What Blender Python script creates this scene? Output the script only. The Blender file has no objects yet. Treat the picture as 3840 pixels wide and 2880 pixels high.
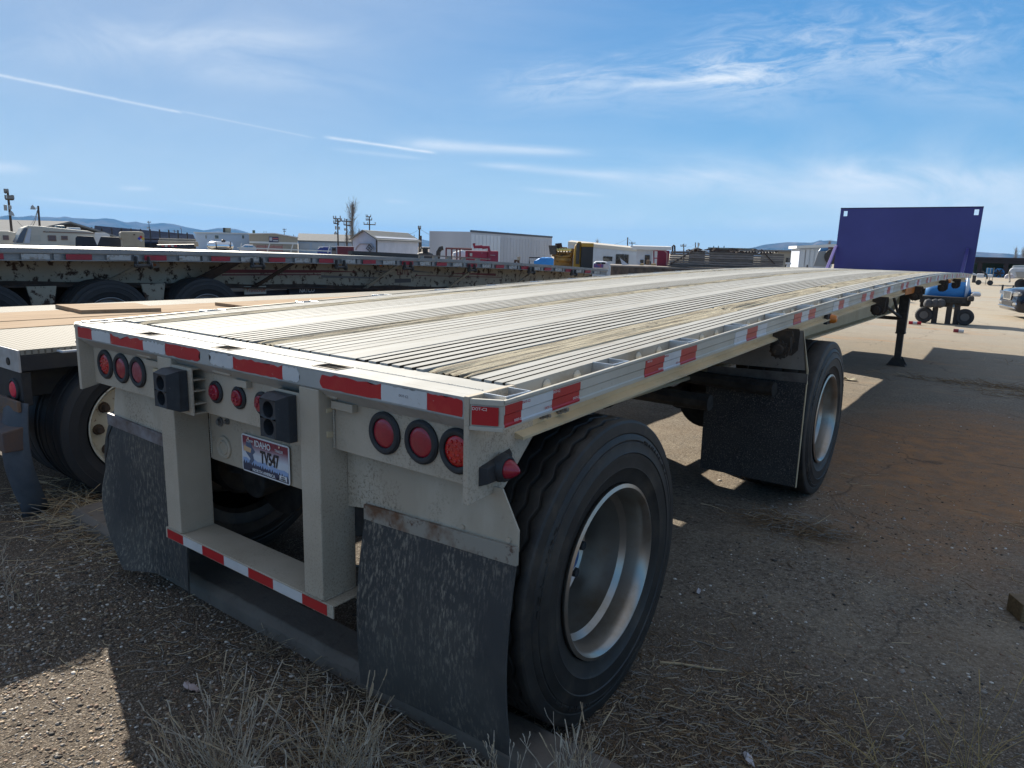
import bpy, bmesh, math, random
import numpy as np
from mathutils import Vector, Matrix, noise
random.seed(7); RNG = np.random.default_rng(7)
PI = math.pi
S = bpy.context.scene
COL = S.collection

# ---------------------------------------------------------------- camera
F_PX = 2658.564                                     # focal length in pixels of a 3840 px wide picture
CAM = Vector((2.3218, -1.4020, 1.6018))
YAW, PITCH, ROLL = 0.631184, -0.188052, 0.0274
_fw = Vector((-math.sin(YAW)*math.cos(PITCH), math.cos(YAW)*math.cos(PITCH), math.sin(PITCH)))
_r = Vector((math.cos(YAW), math.sin(YAW), 0)); _u = _r.cross(_fw)
_r2 = _r*math.cos(ROLL)+_u*math.sin(ROLL); _u2 = -_r*math.sin(ROLL)+_u*math.cos(ROLL)
cd = bpy.data.cameras.new("camera"); cam = bpy.data.objects.new("camera", cd); COL.objects.link(cam)
cd.sensor_fit = 'HORIZONTAL'; cd.sensor_width = 36; cd.lens = F_PX/3840*36; cd.clip_end = 30000; cd.clip_start = 0.05
m = Matrix((( _r2.x, _u2.x, -_fw.x, CAM.x), (_r2.y, _u2.y, -_fw.y, CAM.y), (_r2.z, _u2.z, -_fw.z, CAM.z), (0, 0, 0, 1)))
cam.matrix_world = m; S.camera = cam

def ray(px, py):
    return (_fw*F_PX + _r2*(px-1920) - _u2*(py-1440)).normalized()
def ground(px, py, z=0.0):
    d = ray(px, py); return CAM + d*((z-CAM.z)/d.z)
def at(px, py, dist):                               # the point at a horizontal distance from the camera
    d = ray(px, py); return CAM + d*(dist/math.hypot(d.x, d.y))

# ---------------------------------------------------------------- light
SUN_V = Vector((-1.70, 0.78, 1.0)).normalized()     # towards the sun
sun_el = math.asin(SUN_V.z); sun_az = math.atan2(SUN_V.x, SUN_V.y)
sd = bpy.data.lights.new("sun", 'SUN'); sun = bpy.data.objects.new("sun", sd); COL.objects.link(sun)
sd.energy = 5.0; sd.angle = math.radians(0.53); sd.color = (1.0, 0.93, 0.81)
sun.rotation_euler = (-SUN_V).to_track_quat('-Z', 'Y').to_euler(); sun.location = (-20, 10, 20)

W = bpy.data.worlds.new("World"); S.world = W; W.use_nodes = True
nt = W.node_tree; N = nt.nodes; L = nt.links; N.clear()
out = N.new('ShaderNodeOutputWorld'); bg = N.new('ShaderNodeBackground'); bg.inputs[1].default_value = 0.075
sky = N.new('ShaderNodeTexSky'); sky.sky_type = 'NISHITA'; sky.sun_disc = False
sky.sun_elevation = sun_el; sky.sun_rotation = sun_az; sky.altitude = 1400; sky.air_density = 1.0; sky.dust_density = 0.25; sky.ozone_density = 2.0
tc = N.new('ShaderNodeTexCoord')
def wmath(op, a, b=None, c=None):
    n = N.new('ShaderNodeMath'); n.operation = op
    for i, v in enumerate((a, b, c)):
        if v is None: continue
        if isinstance(v, (int, float)): n.inputs[i].default_value = v
        else: L.new(v, n.inputs[i])
    return n.outputs[0]
def wdot(v):
    n = N.new('ShaderNodeVectorMath'); n.operation = 'DOT_PRODUCT'; L.new(tc.outputs['Generated'], n.inputs[0]); n.inputs[1].default_value = v
    return n.outputs['Value']
def wnoise(scale, detail, rough, stretch_axis, dist=0.0):
    mp = N.new('ShaderNodeMapping'); L.new(tc.outputs['Generated'], mp.inputs[0])
    ax = Vector((stretch_axis[0], stretch_axis[1], stretch_axis[2])).normalized()
    q = ax.to_track_quat('X', 'Z').inverted(); mp.inputs['Rotation'].default_value = q.to_euler()
    mp.vector_type = 'POINT'; mp.inputs['Scale'].default_value = (1, 1, 1)
    mp2 = N.new('ShaderNodeMapping'); L.new(mp.outputs[0], mp2.inputs[0]); mp2.inputs['Scale'].default_value = (0.16, 1, 1)
    n = N.new('ShaderNodeTexNoise'); L.new(mp2.outputs[0], n.inputs['Vector'])
    n.inputs['Scale'].default_value = scale; n.inputs['Detail'].default_value = detail; n.inputs['Roughness'].default_value = rough; n.inputs['Distortion'].default_value = dist
    return n.outputs['Fac']
right = tuple(_r)
nz_long = wnoise(16, 6, 0.62, ray(3000, 500)-ray(1000, 420), 0.6)
nz_fine = wnoise(60, 5, 0.7, ray(3000, 300)-ray(1800, 420), 0.8)
def streak(p0, p1, w0, w1, strength, rough, fade=0.15, nz=None, fluff=0.6):
    """a band of thin cloud between two directions (pixels of the photograph turned into sky directions)"""
    a, b = ray(*p0), ray(*p1); n = a.cross(b).normalized(); t = (b-a).normalized()
    ta, tb = a.dot(t), b.dot(t)
    d = wdot(n); s = wmath('DIVIDE', wmath('SUBTRACT', wdot(t), ta), tb-ta)
    if nz is not None:
        d = wmath('ADD', d, wmath('MULTIPLY', wmath('SUBTRACT', nz, 0.5), rough))
    w = wmath('ADD', wmath('MULTIPLY', s, w1-w0), w0)
    x = wmath('DIVIDE', d, w); g = wmath('EXPONENT', wmath('MULTIPLY', wmath('MULTIPLY', x, x), -1.0))
    mr = N.new('ShaderNodeMapRange'); mr.interpolation_type = 'SMOOTHSTEP'; L.new(s, mr.inputs[0]); mr.inputs[1].default_value = 0; mr.inputs[2].default_value = fade
    mr2 = N.new('ShaderNodeMapRange'); mr2.interpolation_type = 'SMOOTHSTEP'; L.new(s, mr2.inputs[0]); mr2.inputs[1].default_value = 1; mr2.inputs[2].default_value = 1-fade
    v = wmath('MULTIPLY', wmath('MULTIPLY', g, mr.outputs[0]), wmath('MULTIPLY', mr2.outputs[0], strength*1.35))
    if nz is not None and fluff > 0:
        k = N.new('ShaderNodeMapRange'); L.new(nz, k.inputs[0]); k.inputs[1].default_value = 0.36; k.inputs[2].default_value = 0.66; k.inputs[3].default_value = 1-fluff; k.inputs[4].default_value = 1.0
        v = wmath('MULTIPLY', v, k.outputs[0])
    front = wmath('GREATER_THAN', wdot(tuple(_fw)), 0.2)
    return wmath('MULTIPLY', v, front)
K = 3840/2212
def k(x, y): return (x*K, y*K)
bands = [
    streak(k(-60, 150), k(400, 245), .0016, .0014, .42, .002, .05, nz_fine, .3),
    streak(k(380, 238), k(690, 300), .0011, .0009, .22, .001, .1, nz_fine, .3),
    streak(k(690, 294), k(950, 332), .0018, .0016, .55, .002, .12, nz_fine, .35),
    streak(k(800, 308), k(1330, 335), .008, .004, .50, .012, .3, nz_long, .9),
    streak(k(690, 318), k(940, 346), .003, .002, .22, .002, .3, nz_long, .5),
    streak(k(980, 350), k(1420, 386), .003, .007, .42, .006, .3, nz_long, .5),
    streak(k(1150, 372), k(2500, 425), .014, .048, .44, .020, .35, nz_long, .75),
    streak(k(1700, 385), k(2600, 405), .010, .016, .30, .02, .3, nz_long, .8),
    streak(k(980, 205), k(1820, 150), .026, .028, .30, .045, .3, nz_fine, .95),
    streak(k(1380, 155), k(2350, 95), .050, .030, .32, .060, .35, nz_fine, .95),
    streak(k(1250, 190), k(1760, 158), .004, .007, .40, .006, .4, nz_long, .6),
    streak(k(1300, 235), k(1800, 245), .014, .010, .22, .03, .4, nz_long, .9),
    streak(k(1850, 190), k(2400, 225), .016, .016, .22, .03, .4, nz_long, .9),
    streak(k(-200, 90), k(900, 105), .022, .022, .22, .030, .35, nz_long, .9),
    streak(k(300, 160), k(900, 185), .012, .016, .20, .020, .4, nz_long, .9),
    streak(k(-100, 362), k(110, 366), .007, .004, .40, .006, .4, nz_long, .8),
    streak(k(245, 406), k(345, 409), .0028, .0020, .38, .003, .4, nz_long, .5),
    streak(k(30, 424), k(400, 458), .0022, .0012, .45, .001, .3, nz_long, .2),
    streak(k(350, 431), k(700, 474), .0014, .0012, .40, .001, .3, nz_long, .2),
    streak(k(1100, 406), k(1340, 426), .003, .002, .28, .003, .4, nz_long, .7),
    streak(k(1100, 482), k(1900, 492), .012, .016, .30, .020, .4, nz_long, .9),
    streak(k(820, 434), k(900, 437), .003, .002, .25, .003, .4, nz_long, .6),
    streak(k(1600, 500), k(2800, 500), .025, .040, .35, .020, .4, nz_long, .5),
]
tot = bands[0]
for b in bands[1:]: tot = wmath('ADD', tot, b)
# a little thin veil everywhere, a little more of it towards the sun and the horizon
vz = N.new('ShaderNodeMapRange'); L.new(nz_long, vz.inputs[0]); vz.inputs[1].default_value = .35; vz.inputs[2].default_value = .75; vz.inputs[3].default_value = .0; vz.inputs[4].default_value = .10
tot = wmath('MINIMUM', wmath('ADD', tot, vz.outputs[0]), 0.9)
mix = N.new('ShaderNodeMix'); mix.data_type = 'RGBA'; L.new(tot, mix.inputs[0])
hs = N.new('ShaderNodeHueSaturation'); L.new(sky.outputs[0], hs.inputs['Color']); hs.inputs['Saturation'].default_value = 1.2
# grade the lower clear sky towards the blue of the photograph, evenly round the horizon
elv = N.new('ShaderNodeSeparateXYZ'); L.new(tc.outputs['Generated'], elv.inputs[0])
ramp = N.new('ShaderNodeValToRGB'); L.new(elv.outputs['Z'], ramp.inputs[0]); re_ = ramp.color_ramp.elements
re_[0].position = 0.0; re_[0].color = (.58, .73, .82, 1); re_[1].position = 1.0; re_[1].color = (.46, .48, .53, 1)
for p_, c_ in ((.045, (.46, .66, .81)), (.12, (.23, .48, .76)), (.22, (.075, .33, .69)), (.34, (.022, .245, .62)), (.50, (.32, .40, .54))):  # stops above the view are paled and brightened, added as fill for the shade
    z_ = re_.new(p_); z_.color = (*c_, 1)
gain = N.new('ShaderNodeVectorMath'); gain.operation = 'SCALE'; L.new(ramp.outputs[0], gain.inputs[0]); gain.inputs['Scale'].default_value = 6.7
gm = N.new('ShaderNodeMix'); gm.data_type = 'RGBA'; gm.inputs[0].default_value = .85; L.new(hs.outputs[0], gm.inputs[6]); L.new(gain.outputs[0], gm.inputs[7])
# the bright milky air round the sun
sd_ = wmath('MULTIPLY', wmath('MAXIMUM', wmath('SUBTRACT', wdot(tuple(SUN_V)), .50), 0), 2.0)
au = wmath('MULTIPLY', wmath('MULTIPLY', wmath('MULTIPLY', sd_, sd_), sd_), .66)
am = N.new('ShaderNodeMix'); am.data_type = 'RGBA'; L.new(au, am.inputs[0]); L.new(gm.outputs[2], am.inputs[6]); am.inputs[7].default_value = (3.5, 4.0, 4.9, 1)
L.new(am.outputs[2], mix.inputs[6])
mix.inputs[7].default_value = (6.2, 6.6, 7.0, 1)
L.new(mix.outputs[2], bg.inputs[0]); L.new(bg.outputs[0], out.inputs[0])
S.view_settings.view_transform = 'Standard'; S.view_settings.look = 'None'; S.view_settings.gamma = 1; S.view_settings.exposure = 1.0
S.cycles.max_bounces = 6; S.cycles.volume_bounces = 0; S.cycles.transparent_max_bounces = 6; S.cycles.sample_clamp_indirect = 6

# ---------------------------------------------------------------- materials
MATS = {}
def mat(name, col, rough=.6, metal=0.0, col2=None, vs=6, vlo=.35, vhi=.65, stretch=None, bump=0, bs=60, bdist=.003,
        dirt=None, dcol=(.1, .08, .06), ds=9, dlo=.5, dhi=.7, dstretch=None, emit=None, coat=0, detail=5, alpha=None, bstretch=None, spec=None, dmask=None):
    if name in MATS: return MATS[name]
    m = bpy.data.materials.new(name); m.use_nodes = True; t = m.node_tree; n = t.nodes; l = t.links
    b = n['Principled BSDF']; b.inputs['Roughness'].default_value = rough; b.inputs['Metallic'].default_value = metal
    if spec is not None: b.inputs['Specular IOR Level'].default_value = spec
    tcn = n.new('ShaderNodeTexCoord')
    def nz(scale, st, det=detail, rr=.6):
        mp = n.new('ShaderNodeMapping'); l.new(tcn.outputs['Object'], mp.inputs[0])
        if st: mp.inputs['Scale'].default_value = st
        x = n.new('ShaderNodeTexNoise'); x.inputs['Scale'].default_value = scale; x.inputs['Detail'].default_value = det; x.inputs['Roughness'].default_value = rr
        l.new(mp.outputs[0], x.inputs['Vector']); return x.outputs['Fac']
    def rng(v, lo, hi):
        x = n.new('ShaderNodeMapRange'); l.new(v, x.inputs[0]); x.inputs[1].default_value = lo; x.inputs[2].default_value = hi; return x.outputs[0]
    def mixc(f, a, bb):
        x = n.new('ShaderNodeMix'); x.data_type = 'RGBA'; l.new(f, x.inputs[0])
        for s, v in ((6, a), (7, bb)):
            if isinstance(v, tuple): x.inputs[s].default_value = (*v, 1)
            else: l.new(v, x.inputs[s])
        return x.outputs[2]
    c = tuple(col)
    if col2 is not None: c = mixc(rng(nz(vs, stretch), vlo, vhi), tuple(col), tuple(col2))
    if dirt:
        df = rng(nz(ds, dstretch, 7, .7), dlo, dhi)
        if dmask:
            mk = n.new('ShaderNodeMath'); mk.operation = 'MULTIPLY'; l.new(df, mk.inputs[0]); l.new(rng(nz(dmask[0], dmask[3] if len(dmask) > 3 else None, 4), dmask[1], dmask[2]), mk.inputs[1]); df = mk.outputs[0]
        c = mixc(df, c, tuple(dcol))
    if isinstance(c, tuple): b.inputs['Base Color'].default_value = (*c, 1)
    else: l.new(c, b.inputs['Base Color'])
    if bump:
        bp = n.new('ShaderNodeBump'); bp.inputs['Strength'].default_value = bump; bp.inputs['Distance'].default_value = bdist
        l.new(nz(bs, bstretch, 4), bp.inputs['Height']); l.new(bp.outputs[0], b.inputs['Normal'])
    if emit: b.inputs['Emission Color'].default_value = (*emit, 1); b.inputs['Emission Strength'].default_value = 1
    if coat: b.inputs['Coat Weight'].default_value = coat
    if alpha is not None: b.inputs['Alpha'].default_value = alpha
    MATS[name] = m; return m
alu = mat('dusty_aluminium', (.41, .345, .26), .66, .08, (.50, .43, .335), 3, dirt=True, dcol=(.19, .15, .11), ds=140, dlo=.50, dhi=.68, dmask=(4, .40, .66, (1, 1, .35)), bump=.25, bs=220, bdist=.001)
alu_panel = mat('salt_stained_aluminium', (.415, .35, .265), .65, .08, (.55, .49, .39), 3.5, .5, .75, dirt=True, dcol=(.17, .14, .10), ds=90, dlo=.50, dhi=.62, dmask=(6, .46, .62), bump=.35, bs=90, bdist=.0015, stretch=(1, 1, .35))
alu_tan = mat('tan_aluminium', (.50, .39, .235), .6, .12, (.60, .50, .33), 2.5, dirt=True, dcol=(.25, .19, .11), ds=14, dlo=.6, dhi=.8, dstretch=(1, 1, 4), bump=.1, bs=120, bdist=.001)
alu_rail = mat('rub_rail_aluminium', (.42, .39, .32), .5, .25, (.52, .49, .42), 3, dirt=True, dcol=(.26, .22, .15), ds=12, dlo=.58, dhi=.78, bump=.1, bs=160, bdist=.001)
alu_deck = mat('deck_aluminium', (.335, .332, .31), .78, .08, (.41, .408, .385), 1.4, .3, .7, stretch=(6, .5, 1), dirt=True, dcol=(.22, .19, .145), ds=5, dlo=.50, dhi=.75, dstretch=(9, .5, 1), bump=.2, bs=30, bdist=.001, bstretch=(6, .6, 1), spec=.2)
alu_bright = mat('bright_aluminium', (.62, .64, .66), .35, .7, (.5, .5, .5), 30, bump=.3, bs=200, bdist=.001)
alu_sill = mat('sill_aluminium', (.35, .345, .32), .72, .08, (.43, .425, .40), 5, spec=.25, dirt=True, dcol=(.30, .27, .22), ds=14, dlo=.58, dhi=.8, bump=.15, bs=60, bdist=.001)
steel_dk = mat('black_steel', (.028, .027, .026), .55, .2, (.06, .05, .045), 20, dirt=True, dcol=(.13, .10, .07), ds=12, dlo=.55, dhi=.8)
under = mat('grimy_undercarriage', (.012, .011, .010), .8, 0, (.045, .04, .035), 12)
winch_m = mat('rusty_winch_steel', (.075, .055, .04), .75, .2, (.035, .03, .027), 25, dirt=True, dcol=(.16, .10, .06), ds=30, dlo=.55, dhi=.7)
rubber = mat('black_rubber', (.016, .018, .021), .6, 0, (.03, .032, .035), 15, bump=.4, bs=120, bdist=.001)
dock_m = mat('dock_bumper_rubber', (.022, .026, .032), .55, 0, (.05, .055, .06), 14, .5, .8, bump=.5, bs=40, bdist=.003, dirt=True, dcol=(.2, .21, .22), ds=60, dlo=.66, dhi=.76)
flap_m = mat('mud_flap_rubber', (.040, .039, .038), .75, 0, (.066, .061, .054), 2.2, .45, .6, dirt=True, dcol=(.25, .215, .165), ds=110, dlo=.50, dhi=.66, dstretch=(1, 1, .25), dmask=(3.2, .42, .60, (1, 1, .3)), bump=.4, bs=90, bdist=.001, bstretch=(1, 1, .3))
flap_dk = mat('speckled_dark_flap', (.020, .021, .023), .75, 0, (.035, .034, .033), 5, dirt=True, dcol=(.20, .175, .15), ds=130, dlo=.53, dhi=.66)
tyre_m = mat('tyre_rubber', (.014, .0135, .013), .55, 0, (.026, .024, .021), 9, .45, .6, dirt=True, dcol=(.070, .055, .040), ds=5, dlo=.53, dhi=.75, bump=.25, bs=70, bdist=.001)
tyre_far = mat('old_tyre_rubber', (.020, .022, .026), .7, 0, (.03, .03, .032), 6)
rim_m = mat('silver_rim_paint', (.40, .37, .33), .30, .85, (.40, .36, .31), 6, dirt=True, dcol=(.26, .20, .13), ds=6, dlo=.5, dhi=.85)
rim_cream = mat('chipped_cream_rim', (.52, .48, .37), .55, 0, (.60, .57, .47), 8, dirt=True, dcol=(.16, .07, .03), ds=22, dlo=.58, dhi=.66)
lens_r = mat('red_lens', (.34, .008, .028), .32, 0, (.26, .010, .028), 30, bump=.5, bs=90, bdist=.002, coat=.4)
lens_b = mat('bright_red_lens', (.60, .004, .008), .22, 0, (.38, .003, .005), 55, bump=.8, bs=110, bdist=.003, coat=.6)
lens_p = mat('dusty_red_lens', (.27, .025, .04), .5, 0, (.33, .09, .10), 60, bump=.3, bs=120, bdist=.001)
amber = mat('amber_lens', (.75, .22, .02), .3, coat=.4)
tape_r = mat('red_reflective_tape', (.46, .006, .016), .35, 0, (.38, .006, .014), 6, bump=.15, bs=60, bdist=.001)
tape_ro = mat('worn_red_tape', (.44, .008, .014), .42, 0, (.48, .035, .025), 14, .5, .7, dirt=True, dcol=(.50, .38, .32), ds=34, dlo=.63, dhi=.68, bump=.3, bs=30, bdist=.001)
tape_w = mat('white_reflective_tape', (.60, .62, .62), .4, .1, (.52, .54, .55), 8, dirt=True, dcol=(.30, .27, .23), ds=24, dlo=.64, dhi=.70, bump=.1, bs=100, bdist=.001)
rust_bar = mat('rusting_flap_bar', (.31, .28, .23), .7, .15, (.15, .075, .04), 6, .46, .60, dirt=True, dcol=(.10, .045, .025), ds=26, dlo=.56, dhi=.66, bump=.3, bs=100, bdist=.001)
wood_old = mat('weathered_nailer_wood', (.385, .345, .255), .95, 0, (.12, .095, .07), 11, .49, .62, stretch=(10, .22, 1), bump=1, bs=16, bdist=.008, bstretch=(10, .22, 1), dirt=True, dcol=(.36, .33, .26), ds=9, dlo=.5, dhi=.7, dstretch=(8, .3, 1), spec=.15)
wood_new = mat('fresh_pine_plank', (.33, .225, .14), .95, 0, (.40, .29, .19), 6, stretch=(5, .5, 1), bump=.2, bs=20, bdist=.001, bstretch=(8, .5, 1), dirt=True, dcol=(.22, .14, .08), ds=5, dlo=.55, dhi=.75, dstretch=(8, .3, 1), spec=.12)
wood_grey = mat('grey_old_timber', (.14, .125, .12), .85, 0, (.24, .21, .19), 8, stretch=(.6, 3, 6), bump=.4, bs=30, bdist=.003)
wood_brown = mat('dark_brown_timber', (.06, .045, .035), .85, 0, (.13, .10, .08), 4, dirt=True, dcol=(.02, .018, .018), ds=6, dlo=.5, dhi=.7)
white_paint = mat('white_paint', (.52, .55, .59), .7, 0, (.46, .48, .51), 3, spec=.3)
white_cool = mat('pale_metal_siding', (.46, .50, .58), .7, 0, (.40, .44, .52), 2, spec=.3)
chrome = mat('chrome', (.75, .77, .8), .12, 1.0)
glass_dk = mat('dark_glass', (.012, .016, .02), .08, 0, coat=.5)
def vplank(base, i):
    c = MATS[base]; return c
# ---------------------------------------------------------------- mesh builder
class MB:
    def __init__(s): s.v = []; s.f = []; s.mi = []
    def add(s, vs, fs, mi=0):
        o = len(s.v); s.v += [tuple(v) for v in vs]; s.f += [tuple(i+o for i in f) for f in fs]; s.mi += [mi]*len(fs); return s
    def box(s, x0, x1, y0, y1, z0, z1, mi=0):
        v = [(x0, y0, z0), (x1, y0, z0), (x1, y1, z0), (x0, y1, z0), (x0, y0, z1), (x1, y0, z1), (x1, y1, z1), (x0, y1, z1)]
        return s.add(v, [(0, 3, 2, 1), (4, 5, 6, 7), (0, 1, 5, 4), (1, 2, 6, 5), (2, 3, 7, 6), (3, 0, 4, 7)], mi)
    def hexa(s, b, t, mi=0):
        return s.add(list(b)+list(t), [(0, 3, 2, 1), (4, 5, 6, 7), (0, 1, 5, 4), (1, 2, 6, 5), (2, 3, 7, 6), (3, 0, 4, 7)], mi)
    def prism(s, poly, axis, a, b, mi=0):
        n = len(poly)
        def P(p, h): return (h, p[0], p[1]) if axis == 'x' else ((p[0], h, p[1]) if axis == 'y' else (p[0], p[1], h))
        v = [P(p, a) for p in poly]+[P(p, b) for p in poly]
        return s.add(v, [tuple(range(n))[::-1], tuple(range(n, 2*n))]+[(i, (i+1) % n, n+(i+1) % n, n+i) for i in range(n)], mi)
    def cyl(s, p0, p1, r0, r1=None, n=16, caps=True, mi=0):
        r1 = r0 if r1 is None else r1
        p0 = Vector(p0); p1 = Vector(p1); d = (p1-p0).normalized(); a = d.orthogonal().normalized(); b = d.cross(a)
        v = []
        for p, r in ((p0, r0), (p1, r1)):
            for i in range(n):
                t = 2*PI*i/n; v.append(p+a*math.cos(t)*r+b*math.sin(t)*r)
        f = [(i, (i+1) % n, n+(i+1) % n, n+i) for i in range(n)]
        if caps: f += [tuple(range(n))[::-1], tuple(range(n, 2*n))]
        return s.add(v, f, mi)
    def tube(s, pts, r, n=6, mi=0, r1=None):
        pts = [Vector(p) for p in pts]; m_ = len(pts); v = []
        up = Vector((.13, .31, .94))
        for j, p in enumerate(pts):
            d = (pts[min(j+1, m_-1)]-pts[max(j-1, 0)]).normalized(); a = d.cross(up)
            a = a.normalized() if a.length > 1e-4 else d.orthogonal().normalized(); b = d.cross(a)
            rr = r if r1 is None else r+(r1-r)*j/(m_-1)
            for i in range(n):
                t = 2*PI*i/n; v.append(p+a*math.cos(t)*rr+b*math.sin(t)*rr)
        f = [(j*n+i, j*n+(i+1) % n, (j+1)*n+(i+1) % n, (j+1)*n+i) for j in range(m_-1) for i in range(n)]
        f += [tuple(range(n))[::-1], tuple(range((m_-1)*n, m_*n))]
        return s.add(v, f, mi)
    def lathe(s, prof, c=(0, 0, 0), axis='x', n=48, mi=0, closed=False):
        """prof = [(along, radius)]"""
        v = []; m_ = len(prof)
        for i in range(n):
            t = 2*PI*i/n; ca, sa = math.cos(t), math.sin(t)
            for a, r in prof:
                if axis == 'x': v.append((c[0]+a, c[1]+r*ca, c[2]+r*sa))
                elif axis == 'y': v.append((c[0]+r*ca, c[1]+a, c[2]+r*sa))
                else: v.append((c[0]+r*ca, c[1]+r*sa, c[2]+a))
        f = [(i*m_+j, i*m_+j+1, ((i+1) % n)*m_+j+1, ((i+1) % n)*m_+j) for i in range(n) for j in range(m_-1)]
        if closed: f += [(i*m_+m_-1, i*m_, ((i+1) % n)*m_, ((i+1) % n)*m_+m_-1) for i in range(n)]
        return s.add(v, f, mi)
    def sweep(s, prof, ys, zf, mi=0, xf=None):
        """a closed (x, z) profile carried along y with the height zf(y)"""
        m_ = len(prof); v = []
        for y in ys:
            for x, z in prof: v.append((x+(xf(y) if xf else 0), y, z+zf(y)))
        f = [(j*m_+i, j*m_+(i+1) % m_, (j+1)*m_+(i+1) % m_, (j+1)*m_+i) for j in range(len(ys)-1) for i in range(m_)]
        f += [tuple(range(m_))[::-1], tuple(range((len(ys)-1)*m_, len(ys)*m_))]
        return s.add(v, f, mi)
    def build(s, name, mats, parent=None, bevel=0, smooth=False, label=None, seg=2, auto=None):
        me = bpy.data.meshes.new(name); me.from_pydata(s.v, [], s.f)
        for x in (mats if isinstance(mats, (list, tuple)) else [mats]): me.materials.append(x)
        if any(s.mi): me.polygons.foreach_set('material_index', s.mi)
        bm = bmesh.new(); bm.from_mesh(me); bmesh.ops.recalc_face_normals(bm, faces=bm.faces); bm.to_mesh(me); bm.free()
        if smooth:
            me.polygons.foreach_set('use_smooth', [True]*len(me.polygons))
            me.set_sharp_from_angle(angle=math.radians(auto or 35))
        o = bpy.data.objects.new(name, me); COL.objects.link(o)
        if parent is not None: o.parent = parent
        if bevel:
            md = o.modifiers.new('bevel', 'BEVEL'); md.width = bevel; md.segments = seg; md.limit_method = 'ANGLE'; md.angle_limit = math.radians(40)
        if label: o['label'] = label
        return o
def thing(name, label, cat, loc=(0, 0, 0), rz=0, group=None):
    o = bpy.data.objects.new(name, None); COL.objects.link(o); o.location = loc; o.rotation_euler = (0, 0, rz)
    o.empty_display_size = .2; o['label'] = label; o['category'] = cat
    if group: o['group'] = group
    return o
def tag(o, label, cat, group=None):
    o['label'] = label; o['category'] = cat
    if group: o['group'] = group
    return o
def dup(o, parent=None):
    c = o.copy(); COL.objects.link(c)
    if parent is not None: c.parent = parent
    for ch in o.children: dup(ch, c)
    return c
def text(body, size, name, material, parent, loc, rot, depth=.0006, sx=1.0, shear=0, bold=0, align='CENTER'):
    cu = bpy.data.curves.new(name, 'FONT'); cu.body = body; cu.size = size; cu.extrude = depth; cu.align_x = align; cu.align_y = 'CENTER'; cu.shear = shear; cu.offset = bold; cu.resolution_u = 3
    t = bpy.data.objects.new('text_tmp', cu); COL.objects.link(t)
    dg = bpy.context.evaluated_depsgraph_get(); me = bpy.data.meshes.new_from_object(t.evaluated_get(dg)); bpy.data.objects.remove(t)
    o = bpy.data.objects.new(name, me); COL.objects.link(o); me.materials.clear(); me.materials.append(material)
    o.parent = parent; o.location = loc; o.rotation_euler = rot; o.scale = (sx, 1, 1); return o
# ================================================================ the flatbed trailer
def deck_z(y): return 1.21543 + .0347275*y - .00082990*y*y - 5.37262e-5*y**3
LEN = 14.93; HW = 1.157
YS = [.205+i*(LEN-.205)/34 for i in range(35)]
T = thing('flatbed_trailer', 'long silver aluminium flatbed trailer with worn wooden deck strips and red and white tape, nearest', 'trailer')
zf = deck_z
# ---- deck: aluminium planks with grooves, and wooden nailer strips between them
groove_dark = mat('dark_groove', (.032, .027, .02), .95, 0, (.065, .055, .04), 9, stretch=(1, .3, 1))  # groove walls and floors coloured darker than the plank tops
def plank(x0, x1, grooves, gw=.007, gd=.016, th=.035):
    gw *= 1.7
    p = [(x0, -th), (x1, -th), (x1, 0)]
    for g in sorted(grooves, reverse=True):
        w = gw/2
        p += [(g+w, 0), (g+w, -gd), (g-w, -gd), (g-w, 0)]
    p += [(x0, 0)]
    b = MB().sweep(p, YS, zf); n_ = len(p)
    for j in range(len(YS)-1):
        for g in range(len(grooves)):
            for e in (0, 1, 2): b.mi[j*n_+3+4*g+e] = 1
    return b.build('floor_plank', [alu_deck, groove_dark], T, bevel=0)
plank(-1.157, -1.034, [-1.125, -1.075], gw=.008)
plank(-.885, -.602, [-.852, -.806, -.756, -.706, -.656], gw=.0055)
plank(-.596, -.375, [-.56], gw=.004)
plank(-.369, -.110, [-.335, -.288, -.238, -.188, -.140], gw=.010)
plank(.030, .290, [.068, .124, .182, .245], gw=.006)
plank(.296, .480, [.352], gw=.004)
plank(.486, .798, [.490, .540, .595, .650, .705, .760], gw=.0115)
plank(.992, 1.157, [1.040, 1.078, 1.118], gw=.006)
random.seed(3)
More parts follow.
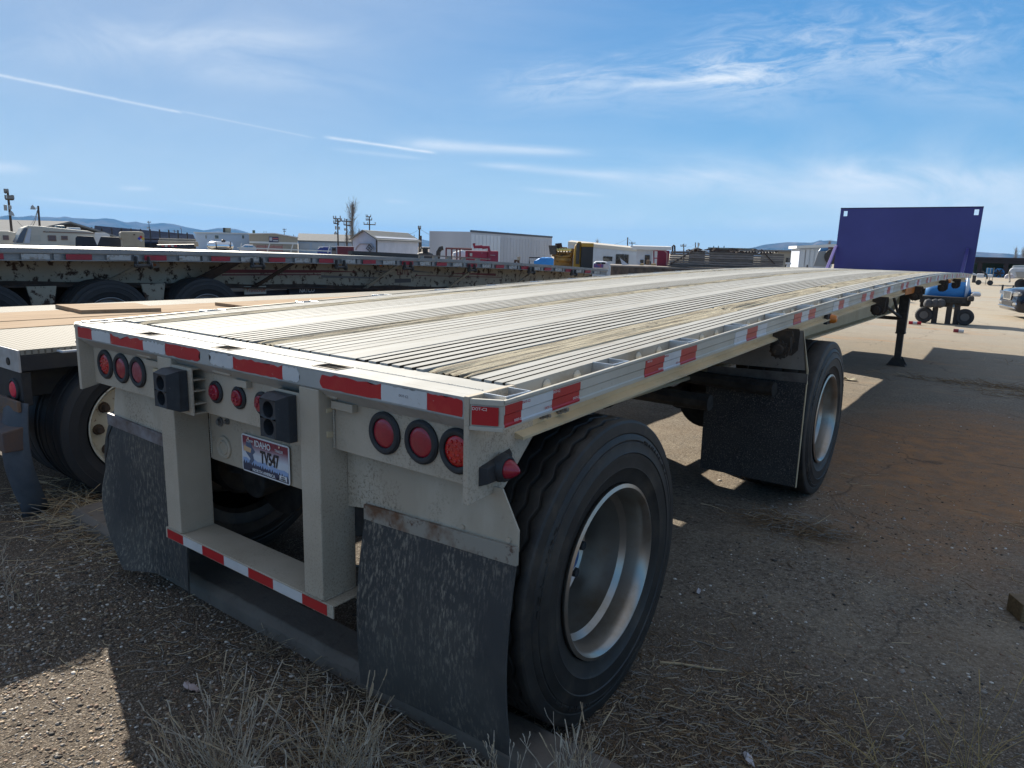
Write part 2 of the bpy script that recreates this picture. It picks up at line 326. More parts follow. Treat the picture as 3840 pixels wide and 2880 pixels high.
for x0, x1 in ((-1.028, -.891), (-.102, .022), (.806, .984)):
    y = .21
    while y < LEN-.05:
        ln = random.choice([2.4, 3.0, 3.6]); y1 = min(y+ln, LEN)
        if LEN-y1 < .6: y1 = LEN
        n = max(8, int((y1-y)/.05)); nx = 20
        b = MB(); vs = []; fs = []
        ph = random.random()*50
        for j in range(n+1):
            yy = y+.004+(y1-y-.008)*j/n
            for i in range(nx+1):
                xx = x0+(x1-x0)*i/nx
                ridge = noise.noise(Vector((xx*110, yy*.7, ph)))*.006+noise.noise(Vector((xx*45, yy*2.5, ph+9)))*.004
                edge = .006 if i in (0, nx) else 0
                ex = (noise.noise(Vector((yy*3, ph, i)))*.004 if i in (0, nx) else 0)
                end = .010 if (j in (0, n)) else 0
                vs.append((xx+ex, yy, zf(yy)-.001+ridge*.75-edge*.5-end*random.random()))
        fs = [(j*(nx+1)+i, j*(nx+1)+i+1, (j+1)*(nx+1)+i+1, (j+1)*(nx+1)+i) for j in range(n) for i in range(nx)]
        b.add(vs, fs)
        # underside and sides
        for xs, i0 in ((x0, 0), (x1, nx)):
            o = len(b.v); b.v += [(xs, vs[j*(nx+1)+i0][1], vs[j*(nx+1)+i0][2]-.03) for j in range(n+1)]
            fs2 = [(j*(nx+1)+i0, (j+1)*(nx+1)+i0, o+j+1, o+j) for j in range(n)]; b.f += fs2; b.mi += [0]*len(fs2)
        o_ = b.build('nailer_board', wood_old, T, smooth=True)
        # worn knife-cut splits and nail holes in the board
        s = MB()
        for q in range(int((y1-y)*5)):
            yy = random.uniform(y+.1, y1-.1); xx = random.uniform(x0+.02, x1-.02); l = random.uniform(.015, .07)
            w = random.uniform(.002, .006); z = zf(yy)-.0005
            s.add([(xx, yy, z), (xx+w, yy+l*.4, z+.0003*l), (xx+w*.3, yy+l, z+.0347*l), (xx-w, yy+l*.6, z+.02*l)], [(0, 1, 2, 3)])
        if s.v: s.build('split', MATS.get('split') or mat('split', (.03, .022, .015), .95), o_)['kind'] = 'stuff'
        y = y1
# ---- structure below the deck
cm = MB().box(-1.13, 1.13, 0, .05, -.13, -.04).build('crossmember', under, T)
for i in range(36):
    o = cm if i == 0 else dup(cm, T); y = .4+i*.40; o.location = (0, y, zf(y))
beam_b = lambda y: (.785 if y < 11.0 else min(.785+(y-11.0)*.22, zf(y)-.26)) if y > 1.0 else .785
for sx in (-1, 1):
    b = MB(); ys = [.03, .6, 1.5, 3, 5, 7, 9, 11, 11.5, 12, 12.8, 13.6, 14.8]
    vs = []; 
    for y in ys:
        zt, zb = zf(y)-.132, (.99 if y < .5 else (.88 if y < 1 else beam_b(y)))
        c = .48*sx
        vs += [(c-.065, y, zb), (c+.065, y, zb), (c+.065, y, zb+.02), (c+.007, y, zb+.03), (c+.007, y, zt-.02), (c+.065, y, zt-.014), (c+.065, y, zt), (c-.065, y, zt), (c-.065, y, zt-.014), (c-.007, y, zt-.02), (c-.007, y, zb+.03), (c-.065, y, zb+.02)]
    m_ = 12; fs = [(j*m_+i, j*m_+(i+1) % m_, (j+1)*m_+(i+1) % m_, (j+1)*m_+i) for j in range(len(ys)-1) for i in range(m_)]+[tuple(range(m_)), tuple(range((len(ys)-1)*m_, len(ys)*m_))]
    b.add(vs, fs); mb = b.build('main_beam', alu_tan, T, bevel=.002)
    if sx > 0:
        text('& 48186', .09, 'lettering', mat('faded_stencil', (.16, .13, .10), .8), mb, (.5485+.0, 6.05, .97), (PI/2, 0, PI/2), sx=.8)
    # side frame under the deck edge
    x = sx
    prof = [(x*1.10, -.038), (x*1.157, -.038), (x*1.157, -.098), (x*1.168, -.104), (x*1.168, -.110), (x*1.158, -.114), (x*1.158, -.140), (x*1.190, -.150), (x*1.190, -.158), (x*1.10, -.158)]
    MB().sweep(prof, [.208]+YS[1:], zf).build('side_frame', alu_tan, T, bevel=0)
    # rub rail outside the stake pockets
    prof = [(x*1.237, -.082), (x*1.246, -.082), (x*1.246, -.070), (x*1.2435, -.066), (x*1.2435, -.044), (x*1.2465, -.040), (x*1.2465, -.014), (x*1.249, -.010), (x*1.249, -.002), (x*1.237, -.002)]
    ysr = [.040]+YS[1:]
    rail = MB().sweep(prof, ysr, zf)
    zz = zf(0)
    p0, p1 = (x*1.162, .002), (x*1.2425, .040)
    q0, q1 = (x*1.162, .012), (x*1.2335, .046)
    rail.hexa([(*p0, zz-.082), (*p1, zz-.082), (*q1, zz-.082), (*q0, zz-.082)], [(*p0, zz-.002), (*p1, zz-.001), (*q1, zz-.001), (*q0, zz-.002)])
    # rolled lips on the angled end
    rail.hexa([(x*1.162, -.002, zz-.016), (x*1.246, .036, zz-.016), (x*1.24, .046, zz-.016), (x*1.162, .010, zz-.016)], [(x*1.162, -.002, zz-.001), (x*1.246, .036, zz), (x*1.24, .046, zz), (x*1.162, .010, zz-.001)])
    rail.hexa([(x*1.162, -.002, zz-.086), (x*1.246, .036, zz-.086), (x*1.24, .046, zz-.086), (x*1.162, .010, zz-.086)], [(x*1.162, -.002, zz-.074), (x*1.246, .036, zz-.074), (x*1.24, .046, zz-.074), (x*1.162, .010, zz-.074)])
    rail.build('rub_rail', alu_rail, T, bevel=.0015)
# stake pockets along both rails
def pocket(yc, x):
    w, t = .058, .006; z = zf(yc); h = .074
    b = MB()
    for a0, a1, c0, c1 in ((1.158, 1.236, yc-w, yc-w+t), (1.158, 1.236, yc+w-t, yc+w), (1.230, 1.236, yc-w+t, yc+w-t)):
        xa, xb = sorted((x*a0, x*a1)); b.box(xa, xb, c0, c1, z-h, z+.001)
    b.cyl((x*1.234, yc-w-.004, z-.012), (x*1.234, yc+w+.004, z-.010), .006, n=6)
    return b
npk = int((LEN-.3)/.61)
for i in range(npk+1):
    yc = .088+.61*i
    for x in ((1, -1) if i < 12 else (1,)):
        pocket(yc+(.03 if i == 0 else 0), x).build('stake_pocket', alu_bright, T, bevel=.001 if i < 8 else 0)
# dome bolts between the pockets
bolt_me = MB().lathe([(0, .021), (.004, .021), (.010, .015), (.013, .006), (.0135, 0)], axis='x', n=14).build('rail_bolt', alu_rail, T, smooth=True)
first = True
for i in range(9):
    for dy in (.277, .452):
        y = .088+.61*i+dy
        o = bolt_me if first else dup(bolt_me, T); first = False
        o.location = (1.1575, y, zf(y)-.030)
# conspicuity tape on the right rail: three blocks each time, red-white-red then white-red-white
def rail_tape(y0, y1, m_):
    n = 2; ys = [y0+(y1-y0)*i/n for i in range(n+1)]
    MB().sweep([(1.2441, -.076), (1.2472, -.0755), (1.2478, -.070), (1.2450, -.066), (1.2450, -.044), (1.2480, -.040), (1.2480, -.016), (1.2441, -.016)], ys, zf).build('reflective_tape', m_, T)
start, flip = .044, False
blocks = [(.042, .117, 'r'), (.117, .267, 'w'), (.267, .418, 'r'), (.860, 1.014, 'r'), (1.014, 1.164, 'w'), (1.164, 1.320, 'r'), (1.765, 1.928, 'w'), (1.928, 2.080, 'r'), (2.080, 2.228, 'w')]
y = 2.716; f_ = True
while y < 14.3:
    for j in range(3): blocks.append((y+.155*j, y+.155*(j+1), ('r' if j != 1 else 'w') if f_ else ('w' if j != 1 else 'r')))
    f_ = not f_; y += .925
for a, b_, c_ in blocks: rail_tape(a, b_, tape_r if c_ == 'r' else tape_w)
zz = zf(0)
MB().hexa([(1.168, .0020, zz-.070), (1.2325, .0335, zz-.070), (1.2325, .0340, zz-.070), (1.168, .0045, zz-.070)], [(1.168, .0018, zz-.020), (1.2325, .0333, zz-.020), (1.2325, .034, zz-.020), (1.168, .0045, zz-.020)]).build('reflective_tape', tape_r, T).location = (.0012, -.0026, 0)
dotm_w = mat('tape_print_white', (.8, .75, .72), .5); dotm_r = mat('tape_print_red', (.5, .05, .05), .5)
text('DOT-C2', .011, 'tape_print', dotm_w, T, (1.1885, .0078, zz-.027), (PI/2, 0, math.atan2(.038, .0805)), .0003)
for y_, m_, zo in ((.10, dotm_w, -.064), (.135, dotm_r, -.022), (.245, dotm_r, -.060), (.285, dotm_w, -.022), (.395, dotm_w, -.060), (.89, dotm_w, -.022), (.985, dotm_w, -.062), (1.03, dotm_r, -.022), (1.14, dotm_r, -.062)):
    text('DOT-C2', .010, 'tape_print', m_, T, (1.2486, y_, zf(y_)+zo), (PI/2, 0, PI/2), .0003)

# ---- rear sill
b = MB(); Z = 1.2154
b.box(-1.135, 1.142, 0, .034, Z-.006, Z); b.box(-1.135, 1.142, .098, .207, Z-.006, Z)
holes = [(-.665, -.560), (-.100, .005), (.480, .590)]
xs = [-1.135]+[v for h in holes for v in h]+[1.142]
for i in range(0, len(xs), 2): b.box(xs[i], xs[i+1], .034, .098, Z-.006, Z)
b.box(-1.135, 1.142, .199, .207, Z-.05, Z-.006)
b.hexa([(-1.135, .0, Z-.060), (1.142, .0, Z-.060), (1.142, .006, Z-.056), (-1.135, .006, Z-.056)], [(-1.135, 0, Z-.006), (1.142, 0, Z-.006), (1.142, .006, Z-.006), (-1.135, .006, Z-.006)])
b.hexa([(-1.135, .055, Z-.105), (1.142, .055, Z-.105), (1.142, .060, Z-.100), (-1.135, .060, Z-.100)], [(-1.135, .0, Z-.061), (1.142, 0, Z-.061), (1.142, .008, Z-.0575), (-1.135, .008, Z-.0575)])
sill = b.build('rear_sill', alu_sill, T, bevel=.0012)
for h in holes:
    q = MB()
    for a0, a1, c0, c1 in ((h[0]-.005, h[0], .030, .102), (h[1], h[1]+.005, .030, .102), (h[0], h[1], .029, .034), (h[0], h[1], .098, .103)):
        q.box(a0, a1, c0, c1, Z-.09, Z+.0025)
    q.box(h[0], h[1], .034, .098, Z-.094, Z-.088)
    q.build('stake_hole', alu, sill, bevel=.001)
# weld bead along the sill
wb = MB(); pts = []; random.seed(5)
xx = -1.12
while xx < 1.12:
    if not any(h[0]-.01 < xx < h[1]+.01 for h in holes):
        wb.lathe([(-.005, 0), (-.003, .0028), (0, .0032+random.random()*.0008), (.003, .0028), (.005, 0)], (xx, .104+random.uniform(-.001, .001), Z-.0012), 'x', 8)
    xx += .005
wb.build('weld_bead', alu_sill, sill)['kind'] = 'stuff'
def weld(p0, p1, r=.0045, step=.010, parent=None, m_=None):
    p0, p1 = Vector(p0), Vector(p1); n = int((p1-p0).length/step); w = MB(); d = (p1-p0).normalized()
    for i in range(n):
        c = p0+(p1-p0)*((i+.5)/n)
        w.cyl(c-d*step*.55, c+d*step*.3, r*.5, r*random.uniform(.9, 1.2), 7)
    o = w.build('weld_bead', m_ or alu, parent or T); o['kind'] = 'stuff'; return o
# torn tape on the sill face
def jag(x0, x1, z0, z1, m_, left=0, right=0, top=0, bot=0, n=14):
    pts = []
    r_ = lambda a: random.random()*a
    for i in range(n): pts.append((x0+left+.002+(x1-x0-right-left-.004)*i/(n-1), z0+r_(bot)*(random.random() < .5)))
    for i in range(1, 5): pts.append((x1-r_(right), z0+(z1-z0)*i/5))
    for i in range(n): pts.append((x1-right-.002-(x1-x0-right-left-.004)*i/(n-1), z1-(r_(top) if top > .006 or random.random() < .5 else 0)))
    for i in range(1, 5): pts.append((x0+r_(left), z1+(z0-z1)*i/5))
    bm = bmesh.new(); vs = [bm.verts.new((p[0], -.0015, p[1])) for p in pts]
    fc = bm.faces.new(vs); bmesh.ops.triangulate(bm, faces=[fc]); 
    ex = bmesh.ops.extrude_face_region(bm, geom=bm.faces[:]); bmesh.ops.translate(bm, verts=[v for v in ex['geom'] if isinstance(v, bmesh.types.BMVert)], vec=(0, .0011, 0))
    bmesh.ops.recalc_face_normals(bm, faces=bm.faces)
    me = bpy.data.meshes.new('reflective_tape'); bm.to_mesh(me); bm.free(); me.materials.append(m_)
    o = bpy.data.objects.new('reflective_tape', me); COL.objects.link(o); o.parent = T; return o
random.seed(11); zt, zb_ = Z-.007, Z-.055
for x0, x1, m_, l, r, t, bo in ((-1.128, -.994, tape_ro, 0, 0, .004, 0), (-.994, -.820, tape_w, 0, .004, .010, 0), (-.820, -.545, tape_ro, 0, 0, .020, 0), (-.545, -.372, tape_w, 0, .004, .016, .004),
    (-.372, -.118, tape_ro, 0, .03, .003, .004), (-.070, .083, tape_w, .02, 0, .003, .006), (.084, .365, tape_ro, 0, 0, .010, .003), (.365, .470, tape_w, 0, .03, .006, .004),
    (.545, .829, tape_ro, .02, 0, .008, .003), (.829, 1.010, tape_w, 0, 0, .004, 0), (1.010, 1.138, tape_ro, 0, 0, .004, 0)):
    jag(x0, x1, zb_, zt, m_, l, r, t, bo)
text('DOT-C2', .010, 'tape_print', mat('tape_print_dark', (.2, .18, .2), .6), T, (.92, -.0019, Z-.030), (PI/2, 0, 0), .0003)
# ---- end plates
for sx in (-1, 1):
    X0, X1 = (1.142, 1.160) if sx > 0 else (-1.160, -1.136)
    poly = [(-.001, .918), (.165, .926 if sx > 0 else .955), (.300, 1.05), (.300, 1.118), (.207, 1.2214), (.10, 1.2195), (.045, Z+.003), (-.001, Z+.003)]
    MB().prism(poly, 'x', X0, X1).build('end_plate', alu, T, bevel=.002)
# ---- light panels
def panel(name, x0, x1, z0, z1, y, m_=alu, t=.008, bev=.0015):
    return MB().box(x0, x1, y, y+t, z0, z1).build(name, m_, T, bevel=bev)
lp = panel('light_panel', -1.136, -.4465, .944, 1.112, .060)
cp = panel('light_panel', -.3405, .4435, .947, 1.112, .060)
rp = panel('light_panel', .5445, 1.142, .947, 1.112, .060)
# little pads under the sill
for x0, x1 in ((-.62, -.50), (.02, .10), (.560, .66)): MB().box(x0, x1, .036, .059, 1.088, 1.113).build('sill_gusset', alu, T, bevel=.001)
weld((.5485, .056, 1.108), (.5485, .056, .95), .0045, .009); weld((.5485, .118, .93), (.5485, .118, .74), .0045, .009)
weld((-.339, .148, 1.0), (-.339, .148, .72), .0045, .009)
# lights: grommet ring and lens
def tail_light(x, z, ro, ri, lm, name='tail_light'):
    g = MB().lathe([(0, ro), (-.006, ro), (-.012, ro-.006), (-.013, ri+.008), (-.010, ri+.001), (-.004, ri), (0, ri)], (x, .0595, z), 'y', 40).build(name, rubber, T, smooth=True)
    prof = [(-.004, ri), (-.007, ri*.93), (-.009, ri*.75), (-.011, ri*.4), (-.0115, 0)]
    MB().lathe(prof, (x, .0595, z), 'y', 32).build('lens', lm, g, smooth=True)
    if lm is not lens_b: return g
    led = MB()
    for r2, n2 in ((.014, 5), (.030, 10)):
        for i in range(n2): t = 2*PI*i/n2+r2*30; led.lathe([(-.0095, .0055), (-.0125, .004), (-.0135, 0)], (x+r2*math.cos(t), .0595, z+r2*math.sin(t)), 'y', 8)
    led.build('lens_facet', lm, g, smooth=True)['kind'] = 'stuff'
    return g
for x, lm in ((-1.017, lens_b), (-.868, lens_r), (-.724, lens_p), (.781, lens_r), (.934, lens_r), (1.073, lens_b)):
    tail_light(x, 1.042, .0665, .0455, lm)
for x in (-.131, .018, .161):
    g = MB().lathe([(0, .043), (-.006, .043), (-.010, .038), (-.010, .031), (-.006, .030), (0, .030)], (x, .0595, 1.040), 'y', 32).build('marker_light', rubber, T, smooth=True)
    lz = MB().lathe([(-.006, .030), (-.016, .029), (-.019, .025), (-.019, .0)], (x, .0595, 1.040), 'y', 28)
    for a in range(3): lz.lathe([(-.019, .009), (-.024, .007), (-.025, 0)], (x+.012*math.cos(a*2.09+1.57), .0595, 1.040+.012*math.sin(a*2.09+1.57)), 'y', 10)
    lz.build('lens', lens_r, g, smooth=True)
# ---- uprights and rear bumper
for x0, x1 in ((-.4445, -.3425), (.4455, .5425)):
    MB().box(x0, x1, 0, .145, .432, 1.150).build('bumper_upright', alu, T, bevel=.004, seg=3)
    weld((x0+.004, -.002, .4335), (x1-.004, -.002, .4335), .003, .008); weld((x1+.002, .004, .4335), (x1+.002, .14, .4335), .003, .008)
b = MB(); b.box(-.466, .592, 0, .148, .424, .430); b.box(-.466, .592, 0, .006, .384, .424); b.box(-.466, .592, .142, .148, .384, .424)
b.box(-.466, -.462, .006, .142, .386, .424)
b.build('rear_bumper', alu, T, bevel=.0015)
seg = [(-.458, -.366, 'r'), (-.366, -.262, 'w'), (-.262, -.135, 'r'), (-.135, -.004, 'w'), (-.004, .136, 'r'), (.136, .296, 'w'), (.296, .562, 'r')]
bx = [onx for onx in (-.452, -.330, -.190, -.040, .118, .268, .432, .562)]
for i in range(7): MB().box(bx[i]+.0004, bx[i+1]-.0004, -.0012, -.0002, .387, .4245).build('reflective_tape', tape_r if i % 2 == 0 else tape_w, T)
# ---- dock bumpers
def dock(x0, x1, yf, side):
    b = MB()
    # back bigger, front bevelled; two deep round sockets in the rear face
    zb, zt = .962, 1.118
    yb = -.001
    f0, f1, g0, g1 = x0+.012, x1-.018, zb+.016, zt-.012
    back = [(x0, yb, zb), (x1, yb, zb), (x1, yb, zt), (x0, yb, zt)]
    mid = [(x0, yf*.45, zb), (x1, yf*.45, zb), (x1, yf*.45, zt), (x0, yf*.45, zt)]
    # front face made round the holes
    cx = (f0+f1)/2; cz = [g0+(g1-g0)*.27, g0+(g1-g0)*.73]; r = min((f1-f0)*.36, .028)
    v = back+mid; fs = [(0, 1, 5, 4), (1, 2, 6, 5), (2, 3, 7, 6), (3, 0, 4, 7), (0, 3, 2, 1)]
    b.add(v, fs)
    n = 16; gm = (g0+g1)/2
    for c, (h0, h1) in zip(cz, ((g0, gm), (gm, g1))):
        ring = []; outer = []
        for i in range(n):
            t = 2*PI*(i+.5)/n; ca, sa = math.cos(t), math.sin(t)
            ring.append((cx+ca*r, yf+.002, c+sa*r))
            kx = max(abs(ca)/((f1-f0)/2), abs(sa)/((h1-h0)/2)); outer.append((cx+ca/kx, yf, (h0+h1)/2+sa/kx))
        inner = [(p[0], yf+.04, p[2]) for p in ring]
        b.add(ring+outer, [(i, (i+1) % n, n+(i+1) % n, n+i) for i in range(n)])
        b.add(ring+inner+[(cx, yf+.042, c)], [(i, (i+1) % n, n+(i+1) % n, n+i) for i in range(n)]+[(n+i, n+(i+1) % n, 2*n) for i in range(n)])
    F = [(f0, yf, g0), (f1, yf, g0), (f1, yf, g1), (f0, yf, g1)]
    b.add(mid+F, [(0, 1, 5, 4), (1, 2, 6, 5), (2, 3, 7, 6), (3, 0, 4, 7)])
    return b.build('dock_bumper', dock_m, T)
dock(-.345, -.226, -.075, 0); dock(.318, .432, -.068, 0)
b = MB(); b.box(-.3415, -.200, .002, .008, .945, 1.128)
for z in (.947, .985, 1.035, 1.078, 1.120): b.box(-.3415, -.203, .008, .0595, z, z+.006)
b.build('dock_bumper_bracket', alu, T, bevel=.001)
b = MB(); b.box(.300, .4445, .002, .008, .950, 1.125); b.box(.300, .306, .008, .0595, .952, 1.12); b.build('dock_bumper_bracket', alu, T, bevel=.001)
# ---- plate panel between the uprights
pp = MB().box(-.3415, .4445, .150, .158, .715, 1.10).build('plate_panel', alu_panel, T, bevel=.0015)
g = MB().lathe([(0, .048), (-.006, .047), (-.008, .042), (-.004, .038), (-.004, .031), (-.008, .029), (-.009, .025), (-.004, .022), (-.004, 0)], (-.245, .1495, .782), 'y', 32).build('access_cover', alu, T, smooth=True)
for x, z, r in ((-.285, .925, .013), (-.235, .930, .013), (-.265, .885, .015), (-.213, .895, .010)):
    MB().cyl((x, .150, z), (x, .144, z), r*1.3, n=20).cyl((x, .1445, z), (x, .134, z), r*.8, n=6).build('bolt', mat('bolt_steel', (.22, .21, .20), .5, .5), T)
MB().box(-.03, .11, .110, .150, .932, .941).build('plate_lamp_hood', alu, T, bevel=.001)
# ---- licence plate
px0, pz1 = -.110, .868; PW, PH = .300, .150
LP = thing
lpm = mat('plate_pale', (.62, .64, .68), .35)
def rrect(x0, x1, z0, z1, r, n=5):
    p = []
    for cx, cz, a0 in ((x1-r, z0+r, -PI/2), (x1-r, z1-r, 0), (x0+r, z1-r, PI/2), (x0+r, z0+r, PI)):
        for i in range(n+1): t = a0+PI/2*i/n; p.append((cx+r*math.cos(t), cz+r*math.sin(t)))
    return p
yP = .1415
pl = MB().prism(rrect(px0, px0+PW, pz1-PH, pz1, .012), 'y', yP, yP+.0015).build('licence_plate', mat('plate_rim_white', (.70, .70, .70), .35), T)
X = lambda u: px0+u*PW
Zp = lambda v: pz1-PH+v*PH
def flat(name, poly, m_, dy, par=pl):
    return MB().prism([(X(u), Zp(v)) for u, v in poly], 'y', yP-dy-.0004, yP-dy).build(name, m_, par)
flat('plate_field', [(.025, .04), (.975, .04), (.975, .96), (.025, .96)], lpm, .0002)
red_g = bpy.data.materials.new('plate_red_fade'); red_g.use_nodes = True
_t = red_g.node_tree; _n = _t.nodes; _tc = _n.new('ShaderNodeTexCoord'); _s = _n.new('ShaderNodeSeparateXYZ'); _t.links.new(_tc.outputs['Object'], _s.inputs[0])
_m = _n.new('ShaderNodeMapRange'); _t.links.new(_s.outputs['Z'], _m.inputs[0]); _m.inputs[1].default_value = Zp(.52); _m.inputs[2].default_value = Zp(.80)
_x = _n.new('ShaderNodeMix'); _x.data_type = 'RGBA'; _t.links.new(_m.outputs[0], _x.inputs[0]); _x.inputs[6].default_value = (.60, .62, .67, 1); _x.inputs[7].default_value = (.23, .03, .05, 1)
_t.links.new(_x.outputs[2], _n['Principled BSDF'].inputs['Base Color'])
flat('plate_sky', [(.025, .52), (.975, .52), (.975, .96), (.025, .96)], red_g, .0006)
hill = [(.025, .04), (.975, .04), (.975, .30)]
for i in range(13): u = .975-.95*i/12; hill.append((u, .30+.12*abs(math.sin(i*1.9))*(.5 if i < 4 else 1)*.8))
hill.append((.025, .30)); flat('plate_mountains', hill, mat('plate_blue', (.28, .40, .62), .4), .0010)
tr = [(.025, .04), (.975, .04)]
for i in range(38, -1, -1): tr.append((.025+.95*i/38, .17+(.07 if i % 2 else 0)+.02*math.sin(i*2.3)+.06*(1-i/38)))
flat('plate_trees', tr, mat('plate_navy', (.03, .04, .08), .4), .0014)
flat('plate_emblem', [(.10, .80), (.20, .86), (.24, .70), (.30, .60), (.24, .50), (.27, .36), (.20, .24), (.16, .27), (.19, .38), (.11, .50), (.06, .62), (.11, .70)], mat('plate_slate', (.08, .12, .20), .4), .0018)
flat('plate_trailer_mark', [(.05, .56), (.20, .54), (.22, .66), (.06, .70)], mat('plate_tan', (.65, .42, .24), .4), .0022)
flat('plate_sticker', [(.80, .07), (.95, .07), (.95, .20), (.80, .20)], mat('plate_rim_white', (.7, .7, .7)), .0022)
dk = mat('plate_black', (.012, .012, .02), .4); wh = mat('plate_white', (.75, .75, .75), .4)
def ptext(s_, u, v, size, m_, sx=1, bold=0, dy=.0022): return text(s_, size, 'lettering', m_, pl, (X(u), yP-dy-.0004, Zp(v)), (PI/2, 0, 0), .0004, sx, 0, bold)
ptext('IDAHO', .46, .825, .034, wh, .95, .0006); ptext('COMM', .19, .845, .016, wh, .9); ptext('TRAILER', .80, .80, .015, wh, .9)
ptext('TV547', .60, .50, .068, dk, .62, .0018); ptext('NORTH AMERICA', .47, .105, .017, wh, 1.05, .0003)
ptext('NON-', .875, .155, .0085, dk, 1, 0, .0028); ptext('EXPIRING', .875, .10, .0085, dk, .9, 0, .0028)
for u, v in ((.17, .92), (.82, .92), (.20, .08), (.76, .08)):
    MB().cyl((X(u), yP-.0020, Zp(v)), (X(u), yP-.0050, Zp(v)), .004, n=10).build('screw', chrome if v > .5 else dk, pl)
# ---- skirts, flap bars and mud flaps
def curve_flap(x0, x1, ztop, zbot, y, curl, name='mud_flap', m_=flap_m, th=.008, bend=0, nx=8, nz=18, sagside=0):
    b = MB(); v = []
    for j in range(nz+1):
        t = j/nz
        for i in range(nx+1):
            s_ = i/nx
            yy = y+curl(s_, t); v.append((x0+(x1-x0)*s_+sagside*t*t, yy, ztop+(zbot-ztop)*t))
    n1 = len(v); v2 = [(a, c+th, d) for a, c, d in v]
    f = [(j*(nx+1)+i, j*(nx+1)+i+1, (j+1)*(nx+1)+i+1, (j+1)*(nx+1)+i) for j in range(nz) for i in range(nx)]
    f2 = [tuple(n1+q for q in reversed(a)) for a in f]
    w = []
    for j in range(nz):
        for i in (0, nx): a, c = j*(nx+1)+i, (j+1)*(nx+1)+i; w.append((a, c, n1+c, n1+a) if i == 0 else (c, a, n1+a, n1+c))
    for i in range(nx):
        for j in (0, nz): a, c = j*(nx+1)+i, j*(nx+1)+i+1; w.append((c, a, n1+a, n1+c) if j == 0 else (a, c, n1+c, n1+a))
    b.add(v+v2, f+f2+w); return b
# right rear
MB().prism([(.5445, .735), (.640, .750), (1.252, .772), (1.252, .835), (1.192, .944), (.5445, .944)], 'y', .112, .118).build('skirt_plate', alu_panel, T, bevel=.001)
MB().hexa([(.636, .098, .715), (1.256, .098, .735), (1.256, .111, .735), (.636, .111, .715)], [(.636, .098, .768), (1.256, .098, .790), (1.256, .111, .790), (.636, .111, .768)]).build('flap_bar', rust_bar, T, bevel=.0015)
for x, z in ((.60, .77), (1.05, .795), (1.22, .80)):
    MB().cyl((x, .112, z), (x, .107, z), .008, n=12).build('bolt', alu, T)
curve_flap(.640, 1.252, .735, .135, .101, lambda s_, t: -.034*math.sin(t*PI)-.03*t*t*(1-s_)+.008*math.sin(s_*PI*1.0)*t).build('mud_flap', flap_m, T, smooth=True)
MB().prism([(-1.105, .766), (-.456, .735), (-.456, .944), (-1.06, .944)], 'y', .112, .118).build('skirt_plate', alu_panel, T, bevel=.001)
MB().hexa([(-1.14, .098, .735), (-.456, .098, .715), (-.456, .111, .715), (-1.14, .111, .735)], [(-1.14, .098, .790), (-.456, .098, .768), (-.456, .111, .768), (-1.14, .111, .790)]).build('flap_bar', mat('grey_flap_bar', (.25, .24, .25), .6, .3, (.12, .09, .08), 12), T, bevel=.0015)
cf = curve_flap(-1.095, -.470, .735, .095, .101, lambda s_, t: -.03*math.sin(t*PI)*(1-s_)-.02*t+.05*math.sin(s_*PI)*t, nx=14, nz=24)
cf.v = [(x+(.16*max(0, (.735-z)/.64-.45)**1.6*3.0-.045*math.sin(min(1, (.735-z)/.64)*PI))*((-.47-x)/.625)**.8 if x < -.471 else x, y-.10*max(0, (.735-z)/.64-.35)*max(0, (-.47-x)/.625)**2, z) for x, y, z in cf.v]
cf.build('mud_flap', flap_m, T, smooth=True)
# second axle flaps
for sx in (1, -1):
    xx = lambda v: v*sx
    MB().prism([(xx(.640), .905), (xx(1.262), .925), (xx(1.212), 1.165), (xx(1.05), 1.150), (xx(.640), 1.10)], 'y', 3.090, 3.096).build('skirt_plate', mat('grey_brown_skirt', (.23, .205, .18), .65, .2, (.30, .27, .23), 5, dirt=True, dcol=(.12, .10, .09), ds=60, dlo=.6, dhi=.7), T, bevel=.001)
    MB().prism([(xx(1.262), .925), (xx(1.212), 1.165), (xx(1.212), 1.18), (xx(1.266), .84), (xx(1.262), .84)], 'y', 3.085, 3.30 if False else 3.1).build('skirt_edge', alu_tan, T)
    MB().hexa([(xx(.640), 3.074, .835), (xx(1.264), 3.074, .850), (xx(1.264), 3.089, .850), (xx(.640), 3.089, .835)], [(xx(.640), 3.074, .885), (xx(1.264), 3.074, .905), (xx(1.264), 3.089, .905), (xx(.640), 3.089, .885)]).build('flap_bar', mat('dull_bar', (.17, .15, .13), .7, .2, (.11, .09, .08), 14), T, bevel=.001)
    curve_flap(min(xx(.640), xx(1.262)), max(xx(.640), xx(1.262)), .850, .185, 3.078, lambda s_, t: -.01*math.sin(t*PI)).build('mud_flap', flap_dk, T, smooth=True)
    MB().box(min(xx(1.2625), xx(1.2665)), max(xx(1.2625), xx(1.2665)), 3.070, 3.088, .185, .84).build('flap_edge_wire', alu_tan, T)

